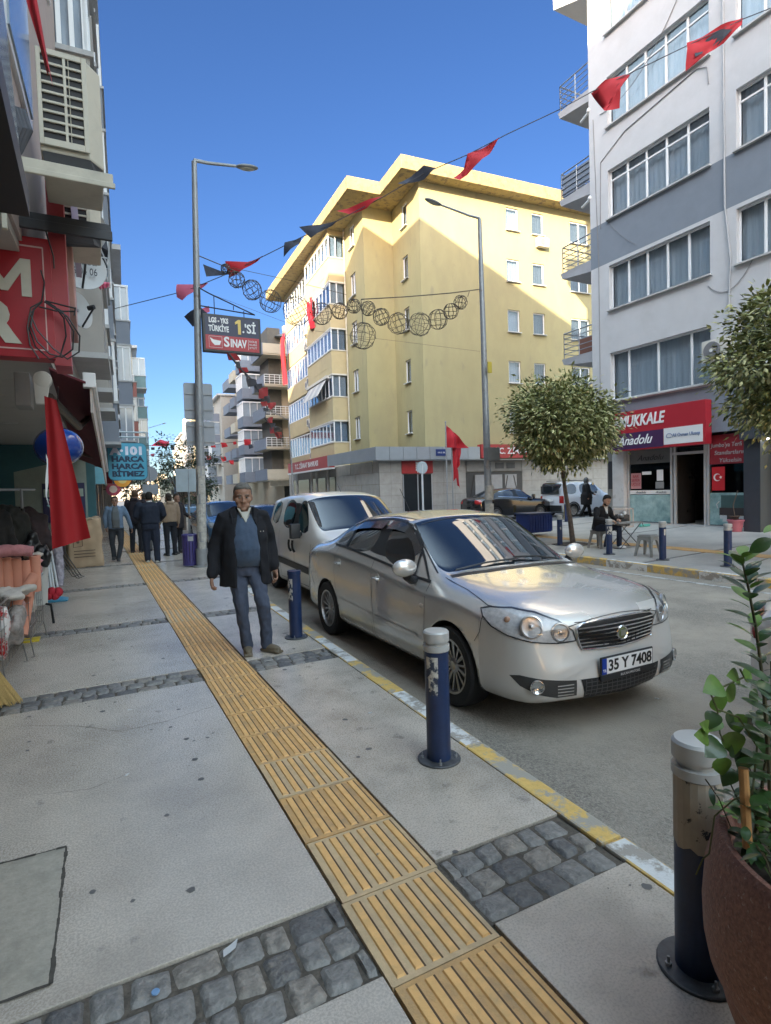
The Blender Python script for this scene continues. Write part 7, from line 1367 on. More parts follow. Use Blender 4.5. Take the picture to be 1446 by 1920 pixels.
def stem_plant(label,name,path,nl,L,W,mats,mi_f,r=.006,start=.1,shape='oval',petiole=.01,par=None,spread=1):
    t=thing('plant',label,'plant',path[0]); o0=Vector(path[0]); P=[Vector(p)-o0 for p in path]; q=MB(); q.tube(P,[r*(1-.6*i/(len(P)-1)) for i in range(len(P))],6); part('stem',q,M('stem_brown',(.07,.06,.03),.8),t,smooth=True)
    def at(u): u*=len(P)-1; i=min(int(u),len(P)-2); return P[i].lerp(P[i+1],u-i)
    q=MB()
    for k in range(nl):
        u=start+(1-start)*k/(nl-1); b=at(u); a=k*2.4+rg.uniform(-.3,.3); d=Vector((math.cos(a),math.sin(a),.35+.5*u+rg.uniform(-.25,.25))); s=rg.uniform(.75,1.15)
        leaf3(q,b+d.normalized()*petiole,d,Vector((0,0,1)),L*s,W*s,mi_f(u,rg),shape)
    part('leaves',q,mats,t,smooth=True,angle=180); return t
def pp(x,y,Y): p=ony(x,y,Y); return (p.x,p.y,p.z)
stem_plant('tall upright shrub in the red planter with small glossy leaves up its stem','s',[pp(1448,1560,.80),pp(1440,1400,.83),pp(1432,1290,.85),pp(1418,1180,.87),pp(1403,1100,.88),pp(1390,1045,.88)],64,.062,.034,[gA,gB],lambda u,r:1 if (u>.93 or r.random()<.14) else 0,start=.02)
stem_plant('second shrub stem in the red planter close to the frame edge','s',[pp(1462,1580,.72),pp(1468,1450,.74),pp(1450,1330,.76),pp(1446,1240,.77)],24,.06,.036,[gA,gB],lambda u,r:1 if r.random()<.08 else 0,start=.02)
stem_plant('low dark shrub filling the back of the red planter','s',[pp(1415,1580,.86),pp(1425,1500,.87),pp(1440,1400,.86),pp(1450,1330,.86)],50,.06,.036,[gA,gB],lambda u,r:0,start=.0)
t=thing('plant','climbing vine with pale green heart shaped leaves leaning over the bollard cap','plant',pp(1400,1560,.85)); o0=Vector(pp(1400,1560,.85)); q=MB()
vp=[Vector(pp(x,y,Y))-o0 for x,y,Y in ((1400,1560,.85),(1412,1480,.86),(1420,1400,.87),(1385,1345,.88),(1345,1330,.90),(1332,1300,.91),(1362,1285,.91),(1395,1270,.9),(1388,1255,.9))]; q.tube(vp,.0028,5); q.tube([Vector(pp(x,y,Y))-o0 for x,y,Y in ((1345,1330,.90),(1350,1375,.92),(1362,1400,.92),(1335,1440,.93))],.0022,5); q.tube([Vector(pp(x,y,Y))-o0 for x,y,Y in ((1420,1480,.86),(1375,1500,.9),(1340,1530,.93),(1330,1600,.95),(1318,1610,.96),(1305,1640,.97))],.0022,5); part('stem',q,M('vine_stem',(.1,.11,.04),.7),t,smooth=True)
q=MB()
for x,y,dx,dy,L,mi in ((1352,1282,-46,22,.085,0),(1362,1292,38,30,.075,0),(1385,1268,-30,-4,.06,0),(1392,1262,24,8,.06,0),(1342,1305,18,44,.07,0),(1340,1335,-8,34,.06,1),(1345,1345,-22,34,.065,0),(1378,1340,14,36,.075,0),(1360,1345,28,8,.06,1),(1328,1382,-40,-8,.065,0),(1350,1392,-20,22,.085,1),(1372,1372,8,46,.085,0),(1350,1420,12,46,.07,0),(1395,1355,30,12,.07,1),(1330,1365,-24,-14,.05,0),(1372,1395,26,30,.075,1),(1398,1410,-10,40,.07,1),(1372,1440,-16,40,.07,1),(1405,1300,20,14,.06,1)):
    b=Vector(pp(x,y,.91))-o0; e=Vector(pp(x+dx,y+dy,.90))-o0; leaf3(q,b,e-b,Vector((-.6,-.75,.5)),L*.78,L*.72,mi,'heart',cup=.10,nseg=9)
part('leaves',q,[gC,gA],t,smooth=True,angle=180)
t=thing('plant','tangled low foliage hanging over the rim of the red planter','plant',(1.60,.75,.64)); q=MB(); q2=MB()
for k in range(46):
    a=rg.uniform(1.7,3.9); r0=rg.uniform(.1,.33); b=Vector((.1+r0*math.cos(a),-.09+r0*math.sin(a),rg.uniform(-.02,.02))); e=b+Vector((math.cos(a)*rg.uniform(.02,.08),math.sin(a)*rg.uniform(.02,.08),rg.uniform(.0,.16))); q2.tube([b,(b+e)/2+Vector((0,0,.02)),e],.0018,4)
    for j in range(5): p=b.lerp(e,rg.random()); leaf3(q,p,Vector((rg.uniform(-1,1),rg.uniform(-1,1),rg.uniform(-.3,.8))),Vector((0,0,1)),rg.uniform(.03,.055),rg.uniform(.016,.03),rg.choice((0,0,1)),nseg=4)
part('leaves',q,[gA,gB],t,smooth=True,angle=180); part('stem',q2,M('stem_brown'),t)
q=MB(); q.cyl(pp(1402,1590,.84),pp(1394,1440,.86),.012,n=10); solo('wooden_stake',q,M('stake_wood',(.42,.22,.08),.7,var=.2,vs=20),'orange brown wooden stake stuck in the red planter','stake',smooth=True)
q=MB(); vv=[]; leaf3(q,pp(1446,1010,.7),Vector(pp(1405,1036,.72))-Vector(pp(1446,1010,.7)),Vector((-.3,-.8,.5)),.05,.03,0); leaf3(q,pp(1460,985,.7),Vector(pp(1410,995,.7))-Vector(pp(1460,985,.7)),Vector((0,-.3,1)),.05,.02,1); o=tag(part('leaves',q,[gA,gB],None),'pair of leaves reaching in at the right frame edge above the shrub','plant'); o.name='leaf_spray'
# ---------------------------------------------------------------- left shop: signs, air conditioners, awning, flag, goods
acm=M('ac_cream_body',(.53,.50,.41),.5,var=.06,vs=2,dirt=(.42,.39,.32),ds=3,dt=(.5,.7)); dkg=M('dark_bracket',(.035,.037,.042),.6,var=.2)
def bigac(label,loc,s=1,br=(.53,.50,.41)):
    t=thing('air_conditioner',label,'air conditioner',loc,0,'air conditioners on brackets over the pavement'); q=MB()
    P=[(-.25,0),(.03,0),(.11,.10),(.11,.72),(-.25,.72)] ; q.ext(P,lambda a,b:(a,b,0),lambda a,b:(a,b,.62)); part('case',q,acm,t,bevel=.012)
    q=MB(); q.box(-.235,.0,-.012,-.001,.05,.59); g=part('grille_back',q,M('grille_dark',(.015,.015,.018),.6),t)
    q=MB(); q.box(-.25,-.225,-.026,-.013,.03,.62); q.box(.0,.03,-.026,-.013,.03,.62); q.box(-.225,0,-.026,-.013,.03,.065); q.box(-.225,0,-.026,-.013,.585,.62); q.box(-.105,-.088,-.026,-.013,.065,.585); q.box(-.075,-.07,-.028,-.013,.065,.585)
    for i in range(9): z=.065+i*.0585; q.box(-.225,0,-.0255,-.013,z-.008,z+.008)
    part('grille',q,acm,t,bevel=.004,seg=1); q=MB(); q.hexa([(-.24,.0,-.001),(.03,.0,-.001),(.1,.1,-.001),(-.24,.1,-.001),(-.23,.02,-.10),(.05,.02,-.08),(.1,.12,-.06),(-.23,.12,-.1)]); part('underside',q,dkg,t); return t
bigac('large cream air conditioner with a slatted grille over the left pavement, nearer one',(.055,4.2,3.80)); 
t2=bigac('second air conditioner close behind the nearer one on its own bracket',(.055,5.35,3.80))
q=MB(); 
t=thing('wall_bracket','cream angle bracket carrying the nearer air conditioner','bracket',(-.42,4.16,3.62),0,'air conditioner brackets'); q=MB(); q.box(0,.63,0,.06,.03,.10); q.box(0,.64,-.02,.0,0,.035); q.hexa([(0,.01,-.35),(.03,.01,-.35),(.03,.05,-.35),(0,.05,-.35),(0,.01,.03),(.03,.01,.03),(.03,.05,.03),(0,.05,.03)]); part('arm',q,acm,t,bevel=.004,seg=1)
t=thing('wall_bracket','dark angle bracket behind the cream one, nearer the red sign','bracket',(-.42,4.86,3.60),0,'air conditioner brackets'); q=MB(); q.box(0,.63,0,.09,.0,.09); q.box(0,.64,-.03,.0,-.04,.03); part('arm',q,dkg,t,bevel=.004,seg=1)
q=MB()
for i in range(4): q.tube([(-.42,4.3+i*.03,3.72),(-.36+i*.02,4.15,3.74),(-.30+.02*i,4.12,3.86),(-.33+.02*i,4.18,4.0),(-.42,4.3,4.08)],.017,8)
solo('pipe',q,M('pipe_lagging',(.08,.085,.10),.7,var=.2),'grey lagged refrigerant pipes curling beside the nearer air conditioner','pipe',smooth=True)
q=MB(); q.box(-.17,.02,4.5,4.8,4.43,4.47); solo('cardboard_sheet',q,M('cardboard_tan',(.4,.27,.13),.8),'tan board lying on top of the nearer air conditioner','board')
# steel fascia overhead at the extreme left
t=thing('shop_fascia','blue grey steel fascia box of the near shop at the extreme left','fascia',(-.21,1.2,2.88)); q=MB(); q.hexa([(-.8,-1.6,.12),(.0,-1.6,.12),(.0,1.8,.12),(-.8,1.8,.12),(-.8,-1.6,2.6),(-.12,-1.6,2.6),(-.12,1.8,2.6),(-.8,1.8,2.6)]); part('panel',q,M('fascia_steel_blue',(.13,.19,.27),.22,metal=.5,var=.35,vs=1.5),t); q=MB(); q.box(-.8,.015,-1.6,1.82,0,.12); part('bottom_edge',q,M('fascia_black',(.012,.012,.014),.5),t)
# red letter sign
t=thing('shop_sign','red sign with big pale letters M and R above the household shop','sign',(-.2,5.0,3.08)); q=MB(); q.box(-2.4,-.0,-.06,.1,-.42,.46); part('panel',q,M('sign_red_deep',(.36,.012,.022),.4,var=.06,vs=2),t,bevel=.004); q=MB(); q.box(-.012,.10,-.04,.3,-.46,1.02); part('side_panel',q,M('sign_red_side',(.38,.05,.06),.5),t)
q=MB(); q.box(-2.3,-.05,-.064,-.06,.385,.395); q.box(-.055,-.047,-.064,-.06,-.36,.39); q.box(-2.3,-.05,-.064,-.06,-.365,-.355); part('border_line',q,M('line_pink',(.6,.4,.38),.5),t); lm=M('letter_beige',(.55,.53,.45),.5); text('MARKET M',.4,lm,t,(-.17,-.066,.13),align='RIGHT',bold=.02) if False else (lambda q:(q.ext([(-.16,-.13),(-.10,-.13),(-.10,.04),(-.02,-.10),(.02,-.10),(.10,.04),(.10,-.13),(.16,-.13),(.16,.14),(.10,.14),(.0,-.02),(-.10,.14),(-.16,.14)],lambda a,b:(-.30+a*1.05,-.061,.15+b),lambda a,b:(-.30+a*1.05,-.07,.15+b)),part('letter_m',q,lm,t)))(MB()); text('R',.36,lm,t,(-.36,-.066,-.19),bold=.028,w=.25)
q=MB(); q.box(.0,.14,.0,1.2,0,.62); solo('box_sign',q,M('salmon_panel',(.5,.27,.23),.5,var=.04),'salmon pink box sign edge beside the red letter sign','sign',bevel=.01).location=(-.20,5.55,3.22)
q=MB(); q.hexa([(-.05,5.3,3.85),(.0,5.3,3.85),(.0,6.6,3.85),(-.05,6.6,3.85),(-.1,5.3,4.9),(-.06,5.3,4.9),(-.06,6.6,4.9),(-.1,6.6,4.9)]); solo('panel_strip',q,lil,'lilac plastic panel above the salmon sign edge','panel')
# cable coil and wires
t=thing('cable_coil','loose black cable coil hanging over the red sign edge','cable',(0,5.1,3.0)); q=MB(); cx=lambda a,b:ony(a/6,380+b/6,4.85)
for pts in (((480,1110),(350,1180),(310,1400),(340,1600),(440,1760)),((470,1120),(380,1200),(330,1420),(400,1620),(560,1760),(680,1720),(745,1500),(720,1300),(620,1170),(520,1110)),((500,1115),(700,1220),(830,1450),(820,1650),(700,1740),(560,1700),(420,1560),(350,1380),(380,1200),(460,1130)),((510,1120),(760,1280),(900,1500),(890,1680),(760,1760),(600,1640),(420,1430),(340,1250),(440,1140)),((510,1105),(650,1140),(850,1190)),((440,1170),(640,1220),(850,1225)),((850,1180),(835,1270)),((480,200),(600,600),(610,740)),((460,760),(500,900),(470,1110))):
    q.tube([Vector(cx(a,b))-Vector((0,5.1,3.0)) for a,b in pts],.006,5)
part('cable',q,blk,t,smooth=True)
# satellite dishes
def dish(label,c,r,nrm,lett=None):
    t=thing('satellite_dish',label,'satellite dish',c,0,'satellite dishes on the left facade'); n=Vector(nrm).normalized(); mt=n.to_track_quat('Z','Y').to_matrix(); q=MB(); q.lathe([(0,-.10*r),(.4*r,-.07*r),(.75*r,.0),(r,.10*r),(r*.99,.13*r),(.74*r,.03*r),(.4*r,-.04*r),(0,-.07*r)],n=30,mt=mt,cap=False); part('dish',q,M('dish_grey',(.42,.43,.43),.5,var=.05),t,smooth=True)
    q=MB(); a=mt@Vector((0,-r*.95,.1*r)); b=n*r*1.0; q.tube([a,b],.012,6); q.cyl(b,b-n*.08,.03,n=8); part('feed_arm',q,blk,t); q=MB(); q.tube([Vector((0,0,0)),-n*.12,Vector((-.35,.1,-.1))],.02,6); part('mount',q,galv,t)
    if lett:
        u=Vector((1,0,-.12)).normalized(); 
        for s_,dz in lett: o=text(s_,.11,M('dish_letter',(.05,.05,.06),.6),t,n*.03+Vector((0,0,dz)),w=r*1.2); 
    return t
p=ony(150,500,7.2); dish('round grey satellite dish with faded lettering beyond the red sign',p,.27,(.25,-.95,.12),(('Qözsa',.05),('276 04 06',-.06)))
p=ony(155,428,7.6); dish('pale satellite dish just under the dark bracket',p,.26,(.2,-.9,-.5))
p=ony(147,582,8.0); dish('small satellite dish seen edge on below the lettered one',p,.22,(.8,-.6,.1))
# metal frame balcony with red flag on the left facade
t=thing('metal_canopy','thin metal frame canopy with dark cloth on the left facade','canopy',(.10,9.3,5.0)); q=MB(); f_=lambda a,b:Vector(ony(a,b,9.3))-Vector((.10,9.3,5.0))
for A__,B__ in (((172,428),(203,500)),((203,500),(206,540)),((175,460),(206,540)),((175,480),(203,485)),((178,502),(205,505)),((165,428),(203,432)),((203,432),(206,540))): q.tube([f_(*A__),f_(*B__)],.012,5)
part('frame',q,galv,t); q=MB(); P=[f_(168,430),f_(198,432),f_(203,470),f_(172,452)]; q.hexa([*P,*[p+Vector((0,.8,0)) for p in P]]); part('cloth',q,M('cloth_dark_grey',(.06,.065,.08),.8),t)
o=cloth('flag',[ony(163,470,8.8),ony(172,476,8.8),ony(186,532,8.8),ony(176,520,8.8)],fr_,None,amp=.03); tag(o,'thin red flag strip curling down beside the satellite dishes','flag'); o2=cloth('flag',[ony(176,523,8.8),ony(206,530,8.8),ony(205,538,8.8),ony(188,542,8.8)],fpk,None,amp=.03); tag(o2,'short red flag end blown right off the left facade','flag')
o=cloth('flag',[ony(38,-40,3.3),ony(62,-40,3.3),ony(99,155,3.3),ony(88,130,3.3)],fr_,None,nu=6,amp=.03,fold=1); tag(o,'narrow red pennant hanging over the nearer air conditioner','flag')
# awning
awc=M('awning_maroon',(.10,.012,.02),.8,var=.15,vs=2); t=thing('awning','folded out maroon awning with white front bar over the household shop','awning',(-.3,6.0,2.7)); O=Vector((-.3,6.0,2.7)); w_=lambda x,y,Y:Vector(ony(x,y,Y))-O
a,b,c_,d=w_(92,692,6.2),w_(168,722,6.6),w_(196,880,12.5),w_(145,860,12.5)
q=MB(); q.hexa([a,b,c_,d,*[p+Vector((0,0,.02)) for p in (a,b,c_,d)]]); part('fabric',q,awc,t)
a2,b2=w_(168,722,6.6),w_(197,884,12.5); q=MB(); q.hexa([a2+Vector((0,0,-.28)),a2+Vector((.02,0,-.28)),b2+Vector((.02,0,-.28)),b2+Vector((0,0,-.28)),a2,a2+Vector((.02,0,0)),b2+Vector((.02,0,0)),b2]); part('valance',q,M('valance_cream',(.5,.44,.4),.7,dirt=(.4,.06,.05),ds=1.8,dt=(.55,.6)),t); q=MB(); q.tube([a2+Vector((.03,0,.02)),b2+Vector((.03,0,.02))],.035,8); part('front_bar',q,whm,t,smooth=True)
q=MB(); q.box(-.06,.06,-.04,.06,-.03,.12); part('bar_end_cap',q,whm,t,bevel=.01,loc=a2)
q=MB(); m0=w_(80,712,6.0); q.lathe([(0,-.045),(.05,-.045),(.07,-.04),(.075,-.02),(.075,.04),(.06,.06),(0,.06)],m0,24,mt=Matrix.Rotation(-PI/2,3,'X')@Matrix.Identity(3)); q.hexa([m0+Vector(v) for v in ((-.06,-.04,-.22),(.02,-.04,-.22),(.02,.04,-.22),(-.06,.04,-.22),(-.07,-.04,0),(.06,-.04,0),(.06,.04,0),(-.07,.04,0))]); part('gear_housing',q,M('housing_white',(.6,.58,.52),.4),t,smooth=True,angle=30); q=MB(); q.box(m0.x-.22,m0.x-.10,m0.y,m0.y+.3,m0.z-.24,m0.z+.06); part('mount_bracket',q,M('mount_grey',(.3,.29,.27),.5),t,bevel=.01)
q=MB(); k0,k1,k2=w_(92,745,6.3),w_(148,800,7.2),w_(172,778,8.5); q.tube([k0,k1],.045,8); q.tube([k1,k2],.035,8); part('folding_arm',q,M('arm_bronze',(.09,.075,.06),.4,metal=.5),t,smooth=True); q=MB(); q.tube([w_(110,760,9),w_(150,850,11),w_(190,862,12)],.03,6); part('folding_arm',q,M('arm_bronze'),t,smooth=True)
# big red flag and blue ball
o=cloth('flag',[ony(83,742,5.3),ony(106,750,5.3),ony(170,1008,5.3),ony(98,1030,5.3)],M('flag_big_red',(.30,.005,.008),.75,var=.06,vs=2),None,nu=24,nv=30,amp=.018,fold=1.4); tag(o,'long narrow red flag with white crescent edge draped from the awning to the goods','flag')
q=MB(); e=[Vector(ony(x,y,5.26)) for x,y in ((86,850),(90,860),(91,905),(88,930),(94,955),(86,930),(85,900),(88,870))]; q.add(e,[tuple(range(8))]); part('crescent',q,whm,o)
cb=Vector(ony(110,838,5.75)); q=MB(); rb=40/1065*5.75*.9; q.ball(cb,rb,28,18,sc=(1.0,1,.88)); q.ball(cb+Vector((.01,0,rb*.92)),.035,12,8,sc=(1,1,1.6)); ball=solo('ball',q,M('ball_blue',(.006,.045,.26),.16,var=.15,coat=.8),'big blue inflated ball hung behind the red flag','ball',smooth=True); q=MB(); q.cyl(cb+Vector((0,0,rb*.9)),cb+Vector((.02,0,rb*.9+.35)),.004,n=4); part('string',q,blk,ball)
# --- goods under the arcade
wirem=M('wire_zinc',(.35,.34,.33),.35,metal=.8); pink=M('towel_pink',(.5,.22,.23),.95,var=.12,vs=8,bump=.4,bs=60); peach=M('foam_peach',(.62,.28,.19),.9,var=.06); cot=M('cotton_cream',(.55,.52,.47),.95,var=.1,bump=.3,bs=40); black_b=M('bag_black',(.012,.012,.013),.3,var=.2)
def wire_basket(label,loc,w,d,h,n=7,legs=True):
    t=thing('wire_basket',label,'basket',loc,R(-3),'wire baskets of household goods'); q=MB()
    for z in [h*i/5 for i in range(6)]: q.tube([(0,0,z),(w,0,z),(w,d,z),(0,d,z)],.004,4,closed=True)
    for i in range(n+1):
        for y in (0,d): q.cyl((w*i/n,y,0),(w*i/n,y,h),.003,n=4)
        for x in (0,w): q.cyl((x,d*i/n,0),(x,d*i/n,h),.003,n=4)
    q.tube([(0,0,h),(w,0,h),(w,d,h),(0,d,h)],.008,6,closed=True); part('mesh',q,wirem,t); q=MB(); [q.tube([(x,y,-.18),(x+(.03 if x>0 else 0),y,-.18),(x,y,0)],.006,4) for x in (0,w) for y in (0,d)]; part('feet',q,wirem,t); return t
def bundle(label,cat,c,sz,mat,name,seed=1,vox=.02,grp=None):
    q=MB(); r=random.Random(seed)
    for i in range(9): q.ball((r.uniform(-1,1)*sz[0]*.3,r.uniform(-1,1)*sz[1]*.3,r.uniform(-1,1)*sz[2]*.25),min(sz)*.42,10,7,sc=(sz[0]/min(sz)*.5,sz[1]/min(sz)*.5,sz[2]/min(sz)*.6))
    me=remesh(q,vox,disp=.02,dsc=14,seed=seed); me.materials.clear(); me.materials.append(mat); me.polygons.foreach_set('material_index',[0]*len(me.polygons)); o=bpy.data.objects.new(name,me); C.objects.link(o); o.location=c; return tag(o,label,cat,grp)
wire_basket('nearest wire basket standing on the pavement behind the brooms',(-1.25,5.65,.2),.52,.95,.55)
wire_basket('second wire basket further in, holding white cords and rolls',(-1.25,6.75,.2),.62,.95,.62)
bundle('red and white checked cloth in the nearest wire basket','cloth',ony(-2,1180,5.9),(.22,.4,.62),M('cloth_red_white',(.45,.03,.03),.9,var=.2,dirt=(.7,.68,.66),ds=6,dt=(.45,.5)),'cloth',3)
bundle('clear bags and grey cloth in the nearest wire basket','cloth',ony(22,1175,6.1),(.24,.5,.45),M('cloth_mixed_grey',(.3,.27,.25),.6,var=.6,vs=9),'cloth_pile',4)
bundle('cream cloth draped over the nearest wire basket rim','cloth',ony(22,1112,6.2),(.42,.4,.12),cot,'cloth_pile',5); bundle('pink ruffled textile hanging from the basket corner','cloth',ony(38,1150,6.6),(.12,.2,.42),M('textile_rose',(.5,.3,.28),.95,var=.3,vs=20),'textile',6)
bundle('white cotton cords in the second wire basket','cloth',ony(62,1120,7.3),(.14,.3,.42),cot,'cords',7); bundle('grey goods filling the second wire basket','cloth',ony(50,1165,7.3),(.2,.6,.4),M('goods_grey',(.2,.17,.16),.8,var=.6,vs=14),'goods',8)
# foam rolls
rb_=[(*ony(30,1078,6.7),.02),(*ony(48,1082,6.75),-.03),(*ony(66,1072,6.8),.03),(*ony(12,1078,6.65),-.02),(*ony(-6,1075,6.6),.0)]
pr=None
for i,(x,y,z,tl) in enumerate(rb_):
    q=MB(); q.lathe([(.022,.17),(.045,.17),(.052,.165),(.052,-.2),(.022,-.2)],n=18,cap=False); o=solo('foam_roll',q,peach,['peach foam roll standing upright, '+w for w in ('third from the left of the row','fourth from the left of the row','rightmost of the row','second from the left of the row','leftmost of the row')][i],'roll','peach foam rolls',smooth=True); o.location=(x,y,z); o.rotation_euler=(tl*3,tl,0)
for i,(a_,b_,lb) in enumerate((((40,1110,6.3),(17,1160,6.2),'short peach foam roll tilted open end up behind the cream cloth'),((65,1078,6.6),(45,1110,6.5),'peach foam roll leaning out to the right over the basket'))):
    A__,B__=Vector(ony(*a_)),Vector(ony(*b_)); d=(A__-B__).normalized(); q=MB(); L=.2; q.lathe([(.02,0),(.042,0),(.046,-.005),(.046,-L),(.02,-L)],A__,18,mt=d.to_track_quat('Z','Y').to_matrix(),cap=False); solo('foam_roll',q,peach,lb,'roll','peach foam rolls',smooth=True)
A__,B__=Vector(ony(60,1088,6.9)),Vector(ony(42,1190,6.7)); q=MB(); q.tube([A__,B__],[.045,.05],12); solo('foam_sheet',q,peach,'rolled peach sheet standing between the two wire baskets','roll',smooth=True)
q=MB(); A__,B__=Vector(ony(-30,1036,6.5)),Vector(ony(62,1033,6.6)); q.tube([A__,A__.lerp(B__,.5)+Vector((0,0,.01)),B__],[.058,.062,.052],16); me=remesh(q,.014,disp=.012,dsc=20); me.materials.clear(); me.materials.append(pink); me.polygons.foreach_set('material_index',[0]*len(me.polygons)); o=bpy.data.objects.new('rolled_mat',me); C.objects.link(o); tag(o,'thick rolled pink mat lying on top of the foam rolls','mat')
for i,(z,cl,lb) in enumerate(((1.10,(.5,.45,.38),'cream folded towel on top of the towel stack'),(1.02,(.55,.25,.27),'upper pink folded towel in the stack'),(.95,(.5,.2,.22),'lower pink folded towel in the stack'),(.88,(.28,.33,.34),'grey blue folded towel at the bottom of the stack'))): bundle(lb,'towel',ony(62,1042+i*13,7.1),(.2,.3,.075),M('towel_%d'%i,cl,.95,var=.2,vs=12,bump=.3,bs=50),'folded_towel',20+i,.014,'stack of folded towels')
# bin with black bag, mops, dustpan
t=thing('waste_bin','white plastic bin holding a crumpled black bag','bin',(-.72,8.6,.0)); q=MB(); q.lathe([(.13,.25),(.16,.8),(.175,.8),(.175,.84),(.15,.84)],n=22,cap=False); part('shell',q,M('bin_white',(.5,.5,.47),.5),t,smooth=True)
bundle('crumpled black bin bag stuffed in the white bin','bag',(-.68,8.5,.98),(.34,.34,.5),black_b,'bin_bag',31,.018)
for i,(x0,x1) in enumerate(((97,82),(103,86),(109,90),(92,79))):
    B__,A__=Vector(ony(x0,1106+(i%2)*6,9.2)),Vector(ony(x1,1000,9.5)); t=thing('mop',['white handled mop with red head, '+w for w in ('left of the middle pair','right of the middle pair','rightmost of four','leftmost of four')][i],'mop',B__,0,'white handled mops leaning together'); q=MB(); q.cyl((0,0,0),A__-B__,.014,n=8); part('handle',q,M('handle_white',(.62,.66,.68),.4),t); q=MB(); q.ball((0,0,-.03),.07,10,7,sc=(.9,1,1)); part('head',q,M('mop_red',(.42,.015,.03),.8),t,smooth=True)
t=thing('dustpan','light blue dustpan with a dark brush on the pavement under the mops','dustpan',(-.62,10.3,.0)); q=MB(); q.hexa([(-.14,-.12,0),(.18,-.12,0),(.18,.12,0),(-.14,.12,0),(-.16,-.14,.05),(.2,-.14,.02),(.2,.14,.02),(-.16,.14,.12)]); part('pan',q,M('pan_blue',(.07,.32,.5),.4),t,bevel=.006); q=MB(); q.obox((.03,-.02,.12),(.22,.07,.05),Matrix.Rotation(R(-25),3,'Y')); part('brush',q,black_b,t)
q=MB(); q.cyl((0,0,0),(-.05,.1,.95),.016,n=8); 
t=thing('rack_stand','black tubular stand foot of the clothes rack jutting onto the pavement','stand',(-.83,8.75,0)); q=MB(); q.tube([(0,0,.3),(.05,-.1,.30),(.28,-.25,.24),(.3,-.26,.0)],.016,8); q.tube([(0,0,1.5),(0,0,.0)],.025,8); q.tube([(0,0,.3),(-.1,-.35,.25),(-.1,-.37,0)],.016,8); part('leg',q,black_b,t,smooth=True); q=MB(); q.tube([(0,0,1.75),(0,0,1.2)],.018,6); q.tube([(-.6,-.3,1.75),(.1,.6,1.75)],.018,6); part('hanging_rail',q,galv,t)
# dark garments on the rail
for i,(x,y,z,lb) in enumerate(((-1.15,8.0,1.45,'dark padded jacket on the rack, nearest'),(-1.0,8.6,1.4,'black garment bag on the rack, middle one'),(-.85,9.1,1.35,'dark coat on the rack, furthest'),(-1.45,8.2,1.9,'bulky black garment at the top left of the rack'))):
    q=MB(); ell(q,[(0,0,-.48,.19,.15),(0,0,-.2,.22,.17),(0,0,.15,.24,.15),(0,0,.3,.16,.1),(0,0,.36,.05,.05)]); limb(q,[(.2,0,.2),(.28,.02,-.2)],[.07,.05]); limb(q,[(-.2,0,.2),(-.28,.02,-.2)],[.07,.05]); me=remesh(q,.022,disp=.035,dsc=9,seed=i); me.materials.clear(); me.materials.append(M('garment_%d'%(i%3),[(.012,.012,.012),(.02,.021,.018),(.03,.018,.02)][i%3],.75,var=.5,vs=6)); me.polygons.foreach_set('material_index',[0]*len(me.polygons)); o=bpy.data.objects.new('hanging_garment',me); C.objects.link(o); o.location=(x,y,z-.2); tag(o,lb,'garment','dark garments on the rack')
# rolled film, folding chairs, kraft bale
q=MB(); q.tube([(0,0,0),(0,.03,.45),(-.03,.05,.8)],[.07,.085,.1],12); o=rpart('plastic_roll',q,M('plastic_lilac',(.4,.38,.45),.25,var=.4,vs=12,coat=.5),None,vox=.02,disp=.02,dsc=20); o.location=(-.62,12.0,0); tag(o,'pale plastic wrapped roll standing under the red flag','roll')
for i in range(3):
    t=thing('folding_chair',['folding chair in the leaning stack, '+w for w in ('frontmost','middle','rearmost')][i],'chair',(-.48+.04*i,12.9+.12*i,0),R(15),'folding chairs leaning together'); q=MB(); q.tube([(-.18,0,.85),(-.15,.0,.5),(.1,-.05,.02),(.16,-.05,.0)],.011,6); q.tube([(-.18,.3,.85),(-.15,.3,.5),(.1,.28,.02),(.16,.28,0)],.011,6); q.tube([(-.18,0,.85),(-.18,.3,.85)],.011,6); part('frame',q,M('chair_frame',(.12,.11,.1),.35,metal=.6),t,smooth=True); q=MB(); q.box(-.19,-.16,.01,.29,.45,.85); part('back_panel',q,M('chair_dark',(.04,.03,.04),.6),t)
t=thing('cardboard_bale','big tan paper bale bag with faded print on the left pavement','bag',(-.28,15.3,0),R(8)); q=MB(); q.box(-.34,.36,-.45,.45,0,1.12); me=remesh(q,.04,disp=.06,dsc=3.2); me.materials.clear(); kb=M('kraft_paper',(.42,.30,.19),.8,var=.12,vs=3,bump=.3,bs=12); me.materials.append(kb); me.polygons.foreach_set('material_index',[0]*len(me.polygons)); o=bpy.data.objects.new('sack',me); C.objects.link(o); o.parent=t
ink=M('ink_brown',(.13,.09,.06),.8); q=MB(); q.tube([(-.24,-.50,.70),(-.06,-.50,.72),(-.06,-.50,.5),(-.24,-.50,.48)],.008,4,closed=True); q.ball((-.15,-.50,.6),.035,8,6,sc=(1,.2,1)); [q.box(-.24,.2,-.505,-.50,z,z+.02) for z in (.38,.31,.24)]; part('printed_mark',q,ink,t); q=MB(); q.tube([(.0,-.45,1.05),(.1,-.5,1.15),(.2,-.4,1.1)],.015,6); part('tie',q,M('tie_beige',(.5,.42,.3),.8),t)
t=thing('stair_rail','pale turquoise stair handrail behind the red flag','handrail',(-.5,16,0)); q=MB(); q.tube([(-.5,0,1.6),(.42,1.0,1.2)],.018,6); q.tube([(-.5,0,1.45),(.42,1.0,1.05)],.018,6); q.tube([(.42,1.0,1.2),(.42,1.0,0)],.018,6); part('rail',q,M('rail_turquoise',(.2,.42,.42),.4),t,smooth=True)
